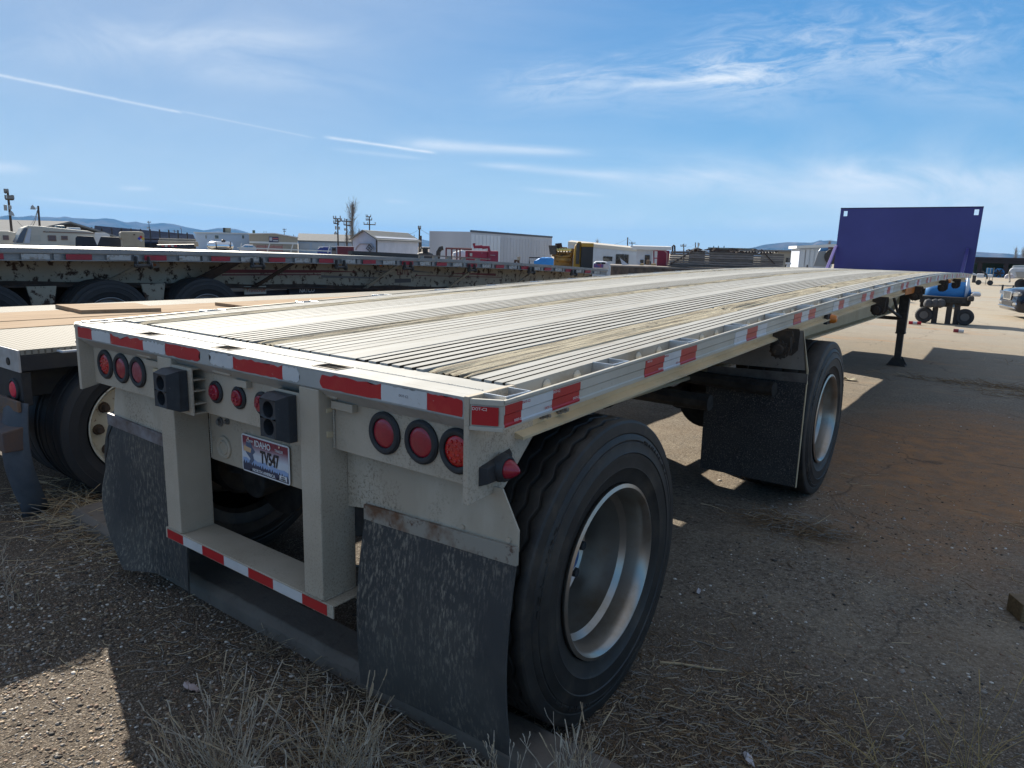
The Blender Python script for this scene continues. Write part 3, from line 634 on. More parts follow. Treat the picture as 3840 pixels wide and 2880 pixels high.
# ---- side marker lamps
def cone_lamp(y, z, x=1.160):
    b = MB()
    poly = [(y-.066, z-.035), (y-.066, z+.020), (y+.074, z+.045), (y+.074, z-.020), (y+.05, z-.035)]
    v0 = [(x+.001, p[0], p[1]) for p in poly]; v1 = [(x+.022, y+(p[0]-y)*.8, z+(p[1]-z)*.8) for p in poly]
    n = len(poly); b.add(v0+v1, [tuple(range(n))[::-1], tuple(range(n, 2*n))]+[(i, (i+1) % n, n+(i+1) % n, n+i) for i in range(n)])
    b.lathe([(.015, .042), (.034, .038), (.040, .034), (.040, .028), (.030, .027)], (x, y+.018, z+.003), 'x', 28)
    base = b.build('side_marker', rubber, T, bevel=.0015, smooth=True)
    l_ = MB().lathe([(.034, .028), (.042, .0275), (.052, .024), (.066, .015), (.076, .006), (.078, 0)], (x, y+.018, z+.003), 'x', 28)
    l_.build('lens', lens_r, base, smooth=True); return base
cone_lamp(.110, .996)
for y, z in ((3.86, 1.190), (11.4, 1.30)):
    b = MB().box(1.160, 1.185, y-.06, y+.05, z-.04, z+.03).build('side_marker', rubber, T, bevel=.003)
    MB().lathe([(0, .032), (.03, .030), (.045, .02), (.05, 0)], (1.18, y+.03, z-.005), 'x', 20).build('lens', amber, b, smooth=True)
b = MB().box(1.192, 1.197, 7.15, 7.85, 1.235, 1.305).build('amber_reflector', amber, T, bevel=.002)
for y, z, r in ((.445, 1.115, .014), (.345, 1.112, .011)):
    MB().cyl((1.157, y, z), (1.166, y, z), r*1.4, n=20).cyl((1.166, y, z), (1.182, y, z), r, n=6).cyl((1.182, y, z), (1.192, y, z), r*.5, n=10).build('bolt', mat('bolt_steel', (.22, .21, .20), .5, .5), T, bevel=.001)
# ---- strap winches under the right edge
def winch(y):
    zt = zf(y)-.10; w = MB()
    poly = lambda: [(1.150, zt), (1.262, zt), (1.268, zt-.02), (1.266, zt-.12), (1.235, zt-.155), (1.175, zt-.155), (1.150, zt-.12)]
    w.prism(poly(), 'y', y+.03, y+.036); w.prism(poly(), 'y', y+.17, y+.176); w.box(1.150, 1.156, y+.036, y+.17, zt-.10, zt)
    wo = w.build('strap_winch', winch_m, T, bevel=.001)
    MB().cyl((1.21, y-.02, zt-.105), (1.21, y+.19, zt-.105), .022, n=14).build('winch_drum', winch_m, wo)
    gp = []
    for i in range(24):
        t = 2*PI*i/24; rr = .056 if i % 2 else .044; gp.append((1.205+rr*math.cos(t), zt-.108+rr*math.sin(t)))
    MB().prism(gp, 'y', y+.008, y+.020).build('ratchet_wheel', winch_m, wo, bevel=.001)
    MB().cyl((1.205, y-.022, zt-.108), (1.205, y+.008, zt-.108), .030, n=16).build('winch_cap', winch_m, wo, bevel=.002)
    MB().tube([(1.262, y+.0, zt-.03), (1.268, y-.004, zt-.08), (1.255, y, zt-.13)], .006).build('pawl', winch_m, wo)
for y in (2.62, 5.50, 7.75, 10.45, 12.4): winch(y)
# ---- headboard
hb = MB(); y0 = LEN-.03; z0 = zf(LEN)+.001; z1 = 2.620
x0, x1 = -1.236, 1.262
v = [(x0, z0), (x1, z0), (x1+.022, z1-.0), (x0+.016, z1-.012)]
def plate_with_slots():
    b = MB(); y = y0
    # grid so that two rounded slots can be left open in the upper corners
    xs = [0, .025, .055, .945, .975, 1.0]; zs = [0, .88, .965, 1.0]
    P = lambda u, w_, yy: (x0+(x1-x0)*u+(.016+.006*u)*w_, yy, z0+(z1-z0-.012*(1-u))*w_)
    for yy in (y, y+.03):
        pass
    for i in range(len(xs)-1):
        for j in range(len(zs)-1):
            if j == 1 and i in (1, 3): continue
            q = [P(xs[i], zs[j], y), P(xs[i+1], zs[j], y), P(xs[i+1], zs[j+1], y), P(xs[i], zs[j+1], y)]
            q2 = [(a, c+.03, d) for a, c, d in q]
            b.hexa(q, q2)
    return b
purple = mat('purple_blue_paint', (.040, .034, .185), .38, 0, (.050, .044, .215), 1.2, coat=.15, bump=.25, bs=1.6, bdist=.03)
purple_lit = mat('sunlit_purple_strut', (.22, .17, .42), .5)  # paler copy of the purple, sunlight on the left strut put into the colour
hbo = plate_with_slots().build('headboard', purple, T)
MB().box(x0+.014, x1+.024, y0-.004, y0+.034, z1-.012, z1+.010).build('headboard_cap', mat('dark_purple_edge', (.02, .018, .08), .5), T)
for xc, m_ in ((-1.225, purple_lit), (1.13, purple)):
    b = MB(); b.hexa([(xc-.028, 14.25, zf(14.25)), (xc+.028, 14.25, zf(14.25)), (xc+.028, 14.37, zf(14.3)), (xc-.028, 14.37, zf(14.3))], [(xc-.028, 14.83, 1.85), (xc+.028, 14.83, 1.85), (xc+.028, 14.895, 1.86), (xc-.028, 14.895, 1.86)])
    b.build('headboard_strut', m_, T, bevel=.004)
# ---- landing gear
LGY = 10.85
for sx in (1, -1):
    xc = .71*sx
    b = MB(); b.hexa([(xc-.062, LGY-.06, .50), (xc+.062, LGY-.06, .50), (xc+.062, LGY+.06, .50), (xc-.062, LGY+.06, .50)], [(xc-.07, LGY-.07, 1.25), (xc+.07, LGY-.07, 1.25), (xc+.07, LGY+.07, 1.25), (xc-.07, LGY+.07, 1.25)])
    b.box(xc-.068, xc+.068, LGY-.066, LGY+.066, .49, .515)
    lg = b.build('landing_leg', steel_dk, T, bevel=.008)
    MB().box(xc-.045, xc+.045, LGY-.045, LGY+.045, .10, .50).build('inner_leg', steel_dk, lg, bevel=.004)
    b = MB(); b.prism([(xc-.055, .13), (xc+.055, .13), (xc+.13, .0), (xc-.13, .0)], 'y', LGY-.10, LGY-.092); b.prism([(xc-.055, .13), (xc+.055, .13), (xc+.13, .0), (xc-.13, .0)], 'y', LGY+.092, LGY+.10)
    b.box(xc-.13, xc+.13, LGY-.11, LGY+.11, .0, .012); b.box(xc-.05, xc+.05, LGY-.092, LGY+.092, .10, .115)
    b.build('foot', steel_dk, lg, bevel=.002)
    MB().tube([(xc-.02, LGY-.07, .74), (xc-.12, LGY-.9, .95)], .022, 8).tube([(xc-.04, LGY-.06, .74), (xc-.14, LGY-.25, 1.1)], .02, 8).build('leg_brace', steel_dk, lg)
MB().tube([(-.7, LGY, .72), (.7, LGY, .72)], .028, 8).tube([(-.65, LGY, .65), (.65, LGY+.05, 1.12)], .018, 6).build('cross_brace', steel_dk, T)
MB().box(.78, .96, LGY-.05, LGY+.05, 1.10, 1.22).build('gear_box', steel_dk, T, bevel=.005)
MB().box(.50, .56, LGY-.42, LGY-.20, 1.02, 1.16).build('leg_bracket', alu_tan, T, bevel=.003)
# tool box slung under the left side
MB().box(-1.12, -.62, 10.1, 12.6, .55, 1.06).build('tool_box', steel_dk, T, bevel=.01)

# ---- wheels
def tyre_mesh(name, mt, w=.42, R=.525, zig=True, outer=1, n=264):
    """tyre round the x axis, outer sidewall at x=0 going to -w"""
    ri = .300
    prof = [(-.030, ri-.012), (-.012, ri), (-.001, ri+.008), (.006, ri+.030), (.012, ri+.055), (.0175, ri+.062), (.0165, ri+.066), (.021, ri+.095), (.0200, ri+.112), (.0235, ri+.116), (.021, ri+.120), (.0165, ri+.150), (.0135, ri+.152), (.0150, ri+.158), (.010, R-.052), (.006, R-.048), (.008, R-.043), (.006, R-.026), (.004, R-.010), (-.001, R-.003), (-.010, R)]
    gx = [.036, .086, .138, .190, .242, .30] if zig else [.10, .20, .31]
    mid = []
    for gq in gx:
        hw_ = .0065 if zig else .006
        mid += [(-(gq-hw_-.004), R, 0), (-(gq-hw_), R-.001, 1), (-(gq-hw_*.4), R-.013, 1), (-(gq+hw_*.4), R-.013, 1), (-(gq+hw_), R-.001, 1), (-(gq+hw_+.004), R, 0)]
    P = [(a, r, 0) for a, r in prof]+mid+[(-w-a, r, 0) for a, r in reversed(prof)]
    v = []; m_ = len(P)
    for i in range(n):
        t = 2*PI*i/n; zq = [0, .45, 1, .45, 0, -.45, -1, -.45][i % 8] if zig else 0
        zq = max(-1, min(1, zq*1.3))
        for a, r, g_ in P:
            aa = a+(zq*.0075 if g_ else (zq*.0075 if (a, r, g_) in mid else 0))
            v.append((aa, r*math.cos(t), r*math.sin(t)))
    f = [(i*m_+j, i*m_+j+1, ((i+1) % n)*m_+j+1, ((i+1) % n)*m_+j) for i in range(n) for j in range(m_-1)]
    b = MB(); b.add(v, f)
    # shoulder lugs on the sidewall edge
    return b.build(name, mt, None, smooth=True, auto=28)
def rim_mesh(name, m_, deep=.30, ri=.302, par=None, cream=False):
    if not cream:
        prof = [(-.004, ri-.004), (.008, ri-.002), (.010, ri-.008), (.004, ri-.014), (-.010, ri-.020), (-.030, ri-.024), (-.075, ri-.030), (-.095, ri-.048), (-.150, ri-.056), (-.210, ri-.060), (-.235, ri-.066), (-.250, ri-.080), (-.262, ri-.110), (-.264, ri-.150), (-.258, .105), (-.258, .085)]
    else:
        prof = [(-.004, ri-.004), (.008, ri-.002), (.010, ri-.008), (.002, ri-.016), (-.03, ri-.028), (-.05, ri-.040), (-.055, ri-.075), (-.048, .175), (-.045, .110), (-.05, .105)]
    o = MB().lathe(prof, (0, 0, 0), 'x', 72).build(name, m_, par, smooth=True, auto=25)
    sol = o.modifiers.new('solid', 'SOLIDIFY'); sol.thickness = .006; sol.offset = -1
    return o
def wheel(y, sx, first=None, zig=True, z=.525, x=1.262):
    w = bpy.data.objects.new('wheel', None); COL.objects.link(w); w.parent = T; w.location = (x*sx, y, z); w.rotation_euler = (0, 0, 0 if sx > 0 else PI)
    if first:
        for ch in first.children: dup(ch, w)
        return w
    t_ = tyre_mesh('tyre', tyre_m, zig=zig); t_.parent = w
    rim_mesh('rim', rim_m, par=w)
    hh_ = MB().cyl((-.2655, 0, 0), (-.2585, 0, 0), .021, n=18).build('hand_hole', under, w)
    for i in range(10):
        t = 2*PI*(i+.5)/10+.2; o = hh_ if i == 0 else dup(hh_, w); o.location = (.003, .203*math.cos(t), .203*math.sin(t))
    mk = MB(); random.seed(2)
    for a0, a1, rr, hh in ((2.2, 2.75, .452, .026), (3.6, 4.2, .452, .026), (.3, .9, .452, .022), (4.9, 5.3, .450, .018), (3.05, 3.3, .395, .012), (5.7, 6.1, .395, .012)):
        a = a0
        while a < a1:
            wd = random.uniform(.018, .032)*hh/.026; c = Vector((0, math.cos(a), math.sin(a))); tt = Vector((0, -math.sin(a), math.cos(a)))
            for q in range(random.choice((2, 3))):      # moulded strokes
                u0 = random.uniform(-.5, .2)*wd; v0 = random.choice((-hh/2, 0, hh/2-.004)); vert = random.random() < .55
                du, dv = (.004, hh) if vert else (wd*.8, .004); vv = -hh/2 if vert else v0
                p = [c*(rr+vv)+tt*u0, c*(rr+vv)+tt*(u0+du), c*(rr+vv+dv)+tt*(u0+du), c*(rr+vv+dv)+tt*u0]
                mk.hexa([(x_.x+.004, x_.y, x_.z) for x_ in p], [(x_.x+.0178 if rr < .44 else x_.x+.0168, x_.y, x_.z) for x_ in p])
            a += (wd+.008)/rr
    mk.build('moulded_marks', tyre_m, w)['kind'] = 'stuff'
    ln = MB().cyl((-.262, 0, 0), (-.195, 0, 0), .022, .017, 10).build('lug_nut', rubber, w, bevel=.002)
    for i in range(10):
        t = 2*PI*i/10+.2; o = ln if i == 0 else dup(ln, w); o.location = (0, .165*math.cos(t), .165*math.sin(t))
    MB().lathe([(-.30, .105), (-.22, .104), (-.20, .095), (-.185, .085), (-.18, .070), (-.16, .066), (-.155, .0)], (0, 0, 0), 'x', 32).build('hub', chrome, w, smooth=True)
    MB().lathe([(-.157, .052), (-.150, .046), (-.148, 0)], (0, 0, 0), 'x', 24).build('hub_cap', mat('blue_cap', (.02, .09, .25), .4), w, smooth=True)
    # brake drum behind
    MB().lathe([(-.27, .19), (-.42, .205), (-.44, .19), (-.44, .05)], (0, 0, 0), 'x', 32).build('brake_drum', under, w, smooth=True)
    return w
w1 = wheel(.645, 1); w2 = wheel(3.664, 1, zig=False)
w3 = wheel(.645, -1, first=w1); w4 = wheel(3.664, -1, first=w2)
w1.rotation_euler = (0.3, 0, 0)
for y in (.62, 3.664):
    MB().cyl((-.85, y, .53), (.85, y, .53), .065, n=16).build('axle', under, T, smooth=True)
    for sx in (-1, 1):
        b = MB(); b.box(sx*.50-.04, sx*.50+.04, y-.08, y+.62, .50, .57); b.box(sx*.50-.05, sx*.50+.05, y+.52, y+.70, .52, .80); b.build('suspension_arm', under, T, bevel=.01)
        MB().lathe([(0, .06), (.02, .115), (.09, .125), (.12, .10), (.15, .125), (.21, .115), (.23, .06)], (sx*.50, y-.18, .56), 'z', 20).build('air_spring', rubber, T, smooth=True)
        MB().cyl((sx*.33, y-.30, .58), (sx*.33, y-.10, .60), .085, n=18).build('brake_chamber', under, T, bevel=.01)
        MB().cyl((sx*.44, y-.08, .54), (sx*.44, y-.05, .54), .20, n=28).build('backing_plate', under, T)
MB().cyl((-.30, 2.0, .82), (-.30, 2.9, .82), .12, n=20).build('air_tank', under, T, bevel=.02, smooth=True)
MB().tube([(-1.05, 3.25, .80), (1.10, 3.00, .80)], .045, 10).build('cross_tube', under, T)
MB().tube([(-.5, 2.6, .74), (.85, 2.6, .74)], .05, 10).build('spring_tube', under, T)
# ================================================================ ground
def ground_material():
    m = bpy.data.materials.new('ground_gravel'); m.use_nodes = True; t = m.node_tree; n = t.nodes; l = t.links; b = n['Principled BSDF']
    b.inputs['Roughness'].default_value = .9; b.inputs['Specular IOR Level'].default_value = .25
    tcn = n.new('ShaderNodeTexCoord'); P_ = tcn.outputs['Object']
    def nz(sc, det=6, ro=.6, st=None, rot=0):
        mp = n.new('ShaderNodeMapping'); l.new(P_, mp.inputs[0])
        if st: mp.inputs['Scale'].default_value = st
        mp.inputs['Rotation'].default_value = (0, 0, rot)
        x = n.new('ShaderNodeTexNoise'); x.inputs['Scale'].default_value = sc; x.inputs['Detail'].default_value = det; x.inputs['Roughness'].default_value = ro; l.new(mp.outputs[0], x.inputs[0]); return x.outputs['Fac']
    def rng(v, a, c, lo=0., hi=1.):
        x = n.new('ShaderNodeMapRange'); l.new(v, x.inputs[0]); x.inputs[1].default_value = a; x.inputs[2].default_value = c; x.inputs[3].default_value = lo; x.inputs[4].default_value = hi; return x.outputs[0]
    def mx(f, a, c):
        x = n.new('ShaderNodeMix'); x.data_type = 'RGBA'
        if isinstance(f, float): x.inputs[0].default_value = f
        else: l.new(f, x.inputs[0])
        for s_, v in ((6, a), (7, c)):
            if isinstance(v, tuple): x.inputs[s_].default_value = (*v, 1)
            else: l.new(v, x.inputs[s_])
        return x.outputs[2]
    def mm(op, a, c):
        x = n.new('ShaderNodeMath'); x.operation = op
        for i, v in enumerate((a, c)):
            if isinstance(v, (int, float)): x.inputs[i].default_value = v
            else: l.new(v, x.inputs[i])
        return x.outputs[0]
    def vor(sc, out_='Color'):
        x = n.new('ShaderNodeTexVoronoi'); x.inputs['Scale'].default_value = sc; l.new(P_, x.inputs[0]); return x.outputs[out_]
    sep = n.new('ShaderNodeSeparateXYZ'); l.new(P_, sep.inputs[0])
    # aggregate: stones of many colours in a dark binder
    def stones(sc, lo):
        c = n.new('ShaderNodeSeparateColor'); l.new(vor(sc), c.inputs[0])
        d = vor(sc, 'Distance')
        cr = n.new('ShaderNodeValToRGB'); l.new(c.outputs[0], cr.inputs[0]); e = cr.color_ramp.elements
        e[0].position = 0; e[0].color = (.040, .032, .026, 1); e[1].position = 1; e[1].color = (.55, .50, .44, 1)
        for p, q in ((.3, (.095, .070, .050)), (.55, (.15, .115, .082)), (.75, (.23, .18, .125)), (.9, (.34, .28, .21))): z_ = e.new(p); z_.color = (*q, 1)
        return cr.outputs[0], rng(d, .25/1, .55/1), c.outputs[1], d
    s1, g1, r1, d1 = stones(95, 0); s2, g2, r2, d2 = stones(260, 0)
    near = mx(g1, s1, (.040, .031, .024)); near = mx(rng(nz(5, 4), .42, .62), near, (.062, .046, .034))
    near = mx(.40, near, s2)
    asph = mx(rng(nz(38, 5, .75), .38, .62), mx(.35, s1, (.05, .042, .035)), mx(.45, s2, (.42, .37, .29))); asph = mx(rng(nz(140, 4, .8), .42, .58, 0, .55), asph, (.09, .075, .06)); asph = mx(rng(nz(.8, 6), .45, .72, 0, .55), asph, (.24, .175, .115))
    asph = mx(rng(nz(3.0, 5, .7), .5, .75, 0, .4), asph, (.36, .31, .23))
    # distance from the pull-in: dark gravelly soil near the kerb, grey-tan old asphalt beyond
    edge = mm('ADD', mm('ADD', sep.outputs['Y'], mm('MULTIPLY', sep.outputs['X'], -.05)), mm('MULTIPLY', mm('SUBTRACT', nz(1.6, 5, .65), .5), 1.6))
    col = mx(rng(edge, .9, 1.7), near, asph)
    # far away it turns to pale dusty ground
    far = mx(rng(nz(.06, 6, .6), .4, .62), (.40, .375, .32), (.45, .385, .29))
    col = mx(rng(mm('ADD', sep.outputs['Y'], mm('MULTIPLY', nz(.3, 4), 6)), 9, 26, 0, .75), col, far)
    # orange silt lying in the low place right of the second axle
    dx = mm('SUBTRACT', sep.outputs['X'], 2.1); dy = mm('SUBTRACT', sep.outputs['Y'], 5.3)
    rr = mm('ADD', mm('MULTIPLY', mm('MULTIPLY', dx, dx), .8), mm('MULTIPLY', mm('MULTIPLY', dy, dy), .22))
    silt = mm('MULTIPLY', rng(mm('ADD', rr, mm('MULTIPLY', nz(1.3, 5, .6), 1.5)), 2.6, 1.0), mm('ADD', .35, mm('MULTIPLY', rng(nz(7, 7, .8), .36, .60), .6)))
    col = mx(silt, col, mx(rng(nz(6, 5), .4, .65), (.40, .20, .085), (.26, .14, .07)))
    # wisps of blown straw far off
    sw = mm('MULTIPLY', rng(nz(.55, 7, .75, (.28, 1.3, 1), .65), .545, .64), rng(sep.outputs['Y'], 5, 10))
    col = mx(mm('MULTIPLY', sw, .85), col, (.36, .21, .11))
    dk_ = mm('MULTIPLY', rng(nz(.9, 6, .7, (.25, 1.6, 1), .75), .55, .70), rng(sep.outputs['Y'], 6, 12)); col = mx(mm('MULTIPLY', dk_, .45), col, (.20, .175, .14))
    # cracks
    x = n.new('ShaderNodeTexVoronoi'); x.feature = 'DISTANCE_TO_EDGE'; x.inputs['Scale'].default_value = .42
    wn = n.new('ShaderNodeMapping'); nn = n.new('ShaderNodeTexNoise'); nn.inputs['Scale'].default_value = 1.3; nn.inputs['Detail'].default_value = 6; l.new(P_, nn.inputs[0])
    va = n.new('ShaderNodeVectorMath'); va.operation = 'MULTIPLY_ADD'; l.new(nn.outputs['Color'], va.inputs[0]); va.inputs[1].default_value = (.9, .9, 0); l.new(P_, va.inputs[2]); l.new(va.outputs[0], x.inputs['Vector'])
    cr_ = mm('MULTIPLY', rng(x.outputs['Distance'], .006, .002), mm('MULTIPLY', rng(nz(.9, 3), .45, .55), rng(edge, 1.2, 1.8)))
    col = mx(mm('MULTIPLY', cr_, .45), col, (.03, .025, .02))
    l.new(col, b.inputs['Base Color'])
    h = mm('ADD', mm('MULTIPLY', d1, -.5), mm('MULTIPLY', d2, -.25)); h = mm('ADD', h, mm('MULTIPLY', nz(9, 5), .8))
    bp = n.new('ShaderNodeBump'); bp.inputs['Strength'].default_value = .7; bp.inputs['Distance'].default_value = .008; l.new(h, bp.inputs['Height']); l.new(bp.outputs[0], b.inputs['Normal'])
    return m
gm_ = ground_material()
def axis_pts(c, near, far, n1, n2):
    a = [c+near*((i/n1)) for i in range(-n1, n1+1)]
    g = [c+near*(far/near)**(i/n2) for i in range(1, n2+1)]; h = [c-near*(far/near)**(i/n2) for i in range(1, n2+1)]
    return sorted(a+g+h)
gx_, gy_ = axis_pts(1, 6, 12000, 70, 14), axis_pts(3, 6, 12000, 70, 14)
def gz(x, y):
    d = math.hypot(x-1, y-3); q = max(0, 1-d/9)
    return (noise.noise(Vector((x*.9, y*.9, 0)))*.012+noise.noise(Vector((x*3, y*3, 4)))*.007)*q
v = [(x, y, gz(x, y)) for y in gy_ for x in gx_]; nx = len(gx_)
f = [(j*nx+i, j*nx+i+1, (j+1)*nx+i+1, (j+1)*nx+i) for j in range(len(gy_)-1) for i in range(nx-1)]
gr = MB().add(v, f).build('ground', gm_, None, smooth=True); gr['kind'] = 'structure'

# pebbles half sunk in the soil
def scatter_mesh(name, mats_, pts, maker):
    V, Fc, MI = [], [], []
    off = 0
    for p in pts:
        v_, f_, mi = maker(p)
        V.append(v_); Fc += [tuple(i+off for i in q) for q in f_]; MI += [mi]*len(f_); off += len(v_)
    me = bpy.data.meshes.new(name); me.from_pydata([tuple(q) for a in V for q in a], [], Fc)
    for x in mats_: me.materials.append(x)
    me.polygons.foreach_set('material_index', MI); me.polygons.foreach_set('use_smooth', [True]*len(Fc)); 
    o = bpy.data.objects.new(name, me); COL.objects.link(o); return o
_ico = bmesh.new(); bmesh.ops.create_icosphere(_ico, subdivisions=1, radius=1); ICO_V = np.array([v.co[:] for v in _ico.verts]); _ico.faces.ensure_lookup_table(); ICO_F = [tuple(v.index for v in f.verts) for f in _ico.faces]; _ico.free()
stone_m = [mat('pebble_grey', (.27, .235, .20), .75), mat('pebble_brown', (.19, .12, .08), .75), mat('pebble_tan', (.38, .28, .18), .7), mat('pebble_dark', (.045, .038, .032), .8), mat('pebble_white', (.66, .61, .54), .7), mat('pebble_dun', (.22, .16, .11), .8)]
def pebble(p):
    x, y, s_, mi = p; k_ = RNG.normal(1, .13, ICO_V.shape)
    a = RNG.uniform(0, 6.28); ca, sa = math.cos(a), math.sin(a)
    v = ICO_V*k_*np.array([s_*RNG.uniform(.9, 1.5), s_*RNG.uniform(.6, 1), s_*RNG.uniform(.35, .6)])
    v = np.stack([v[:, 0]*ca-v[:, 1]*sa+x, v[:, 0]*sa+v[:, 1]*ca+y, v[:, 2]+gz(x, y)+s_*.10], 1); return v, ICO_F, mi
pts = []
def region_pts(n, x0, x1, y0, y1, smin, smax, dens=None, pw=2.4):
    for _ in range(n):
        x, y = RNG.uniform(x0, x1), RNG.uniform(y0, y1)
        if dens and RNG.random() > dens(x, y): continue
        s_ = smin+(smax-smin)*RNG.random()**pw
        mi = RNG.choice(6, p=[.24, .20, .17, .15, .08, .16]); pts.append((x, y, s_, int(mi)))
clump = lambda x, y: .35+.65*(noise.noise(Vector((x*2.3, y*2.3, 3)))+.5)
region_pts(16000, -1.6, 1.3, -1.0, .25, .0028, .0095, clump)
region_pts(5000, -2.6, -.6, -.5, .7, .003, .009, clump)
region_pts(12000, 1.1, 3.6, .3, 3.8, .0025, .009, clump, 3)
region_pts(3000, 1.3, 5.0, 3.0, 8.0, .003, .009, clump, 4)
region_pts(160, -1.6, 3.0, -1.0, 3.5, .010, .017, None, 2)
o = scatter_mesh('pebbles', stone_m, pts, pebble); o['kind'] = 'stuff'

# straw, twigs and chaff
straw_m = [mat('straw_pale', (.46, .35, .21), .8), mat('straw_grey', (.25, .22, .185), .85), mat('straw_brown', (.20, .125, .065), .85)]
def stick_pts(n, fx, lmin, lmax, w, lift=.01, mats_p=(.35, .35, .3)):
    V, Fc, MI = [], [], []
    for _ in range(n):
        x, y = fx(); a = random.uniform(0, 2*PI); l_ = random.uniform(lmin, lmax); ww = w*random.uniform(.6, 1.3); cu = random.gauss(0, .45)
        z = gz(x, y)+random.random()*lift; o = len(V); sg = 3; dz = random.uniform(-.2, .35)*l_
        mi = random.choices((0, 1, 2), mats_p)[0]
        for j in range(sg+1):
            t = j/sg-.5; aa = a+cu*t; px_, py_ = x+math.cos(aa)*t*l_, y+math.sin(aa)*t*l_; nx_, ny_ = -math.sin(aa)*ww, math.cos(aa)*ww
            zz_ = max(z+dz*(t+.5), gz(px_, py_)+.001)
            V += [(px_-nx_, py_-ny_, zz_), (px_+nx_, py_+ny_, zz_), (px_, py_, zz_+ww*1.6)]
        for j in range(sg):
            q = o+3*j; Fc += [(q, q+3, q+5, q+2), (q+1, q+2, q+5, q+4), (q, q+1, q+4, q+3)]; MI += [mi]*3
    return V, Fc, MI
def litter(name, parts_):
    V, Fc, MI = [], [], []
    for a, b_, c_ in parts_:
        o = len(V); V += a; Fc += [tuple(i+o for i in q) for q in b_]; MI += c_
    me = bpy.data.meshes.new(name); me.from_pydata(V, [], Fc)
    for x in straw_m: me.materials.append(x)
    me.polygons.foreach_set('material_index', MI); ob = bpy.data.objects.new(name, me); COL.objects.link(ob); ob['kind'] = 'stuff'; return ob
random.seed(21)
def rect(x0, x1, y0, y1): return lambda: (random.uniform(x0, x1), random.uniform(y0, y1))
def gauss(cx, cy, sx_, sy_): return lambda: (random.gauss(cx, sx_), random.gauss(cy, sy_))
litter('straw_litter', [
    stick_pts(2600, gauss(1.75, .80, .45, .28), .015, .08, .0012, .012, (.22, .42, .36)),
    stick_pts(1500, gauss(2.1, .55, .5, .22), .015, .075, .0012, .012, (.22, .42, .36)),
    stick_pts(500, gauss(.3, -.05, .5, .13), .02, .12, .0011, .010, (.2, .45, .35)),
    stick_pts(1300, gauss(.95, -.05, .35, .16), .03, .15, .0012, .02, (.3, .4, .3)),
    stick_pts(500, gauss(-2.0, .30, .30, .12), .08, .32, .0016, .05, (.5, .3, .2)),
    stick_pts(140, gauss(-1.4, .1, .3, .15), .05, .22, .0013, .03, (.4, .35, .25)),
    stick_pts(150, rect(-1.6, .6, -.9, 0), .02, .10, .0010, .006),
    stick_pts(500, rect(1.2, 3.4, 1.0, 4.5), .02, .10, .0012, .006),
    stick_pts(420, gauss(1.35, 2.85, .16, .10), .04, .20, .0014, .04, (.05, .35, .6)),
    stick_pts(160, gauss(2.75, 3.8, .14, .08), .04, .18, .0014, .03, (.3, .1, .6)),
    stick_pts(900, gauss(3.4, 9.2, .8, .15), .05, .22, .002, .02, (.2, .1, .7)),
    stick_pts(500, gauss(2.2, 9.7, .7, .10), .05, .22, .002, .02, (.2, .1, .7)),
    stick_pts(400, gauss(4.6, 12.5, 1.2, .2), .06, .25, .003, .02, (.3, .1, .6)),
    stick_pts(300, gauss(4.2, 10.3, .4, .12), .06, .25, .0025, .08, (.6, .1, .3)),
])
# single sticks and scraps of rubbish lying on the ground
def lying(name, label, cat, x, y, a, l_, r, m_, flatk=.6):
    g0 = thing(name, label, cat, (x, y, gz(x, y)+r*.8), a)
    b = MB(); b.tube([(-l_/2, 0, 0), (-l_/5, .006, .002), (l_/4, -.004, .003), (l_/2, .004, 0)], r, 6, r1=r*.6)
    b.build('shaft', m_, g0); return g0
p = ground(2600, 2500); lying('stick', 'pale dry stick lying in the straw right of the nearest tyre', 'stick', p.x, p.y, -.10-.63+.63+.55, .26, .006, straw_m[0])
p = ground(2660, 2420); lying('stick', 'thin grey twig lying above the pale stick on dark gravel', 'stick', p.x, p.y, .1, .18, .003, straw_m[1])
def scrap(px, py, s_, label, m_):
    p = ground(px, py); b = MB(); n_ = 7; v = []
    for i in range(n_):
        for j in range(4): v.append((s_*(i/6-.5)*1.6, s_*(j/3-.5)*.6*(1-.3*abs(i-3)/3), abs(noise.noise(Vector((i*.9, j*.9, px))))*s_*.5+.002))
    f_ = [(i*4+j, (i+1)*4+j, (i+1)*4+j+1, i*4+j+1) for i in range(n_-1) for j in range(3)]
    nV = len(v); b.add(v+[(a, c, d+.0015) for a, c, d in v], f_+[tuple(nV+q for q in reversed(t)) for t in f_])
    o = b.build('scrap', m_, None, smooth=True); o.location = (p.x, p.y, gz(p.x, p.y)+.001); o.rotation_euler = (0, 0, px*.37); tag(o, label, 'litter')
sc_w = mat('torn_white_plastic', (.50, .49, .52), .6)
scrap(722, 2585, .05, 'torn pinkish white plastic scrap on gravel left of the near mud flap', mat('pink_plastic', (.42, .34, .33), .6))
scrap(1475, 2640, .035, 'small white scrap at the lower left corner of the near mud flap', sc_w)
scrap(1760, 2855, .022, 'tiny white block of litter at the bottom edge, left of the concrete kerb', sc_w)
scrap(2808, 2850, .04, 'crumpled white tissue lying in straw near the bottom edge', sc_w)
scrap(2620, 2220, .03, 'flat white scrap lying alone on the dark asphalt', sc_w)
scrap(3175, 1425, .16, 'long cream coloured scrap lying by the second wheel in sunlight', mat('cream_scrap', (.50, .46, .33), .7))
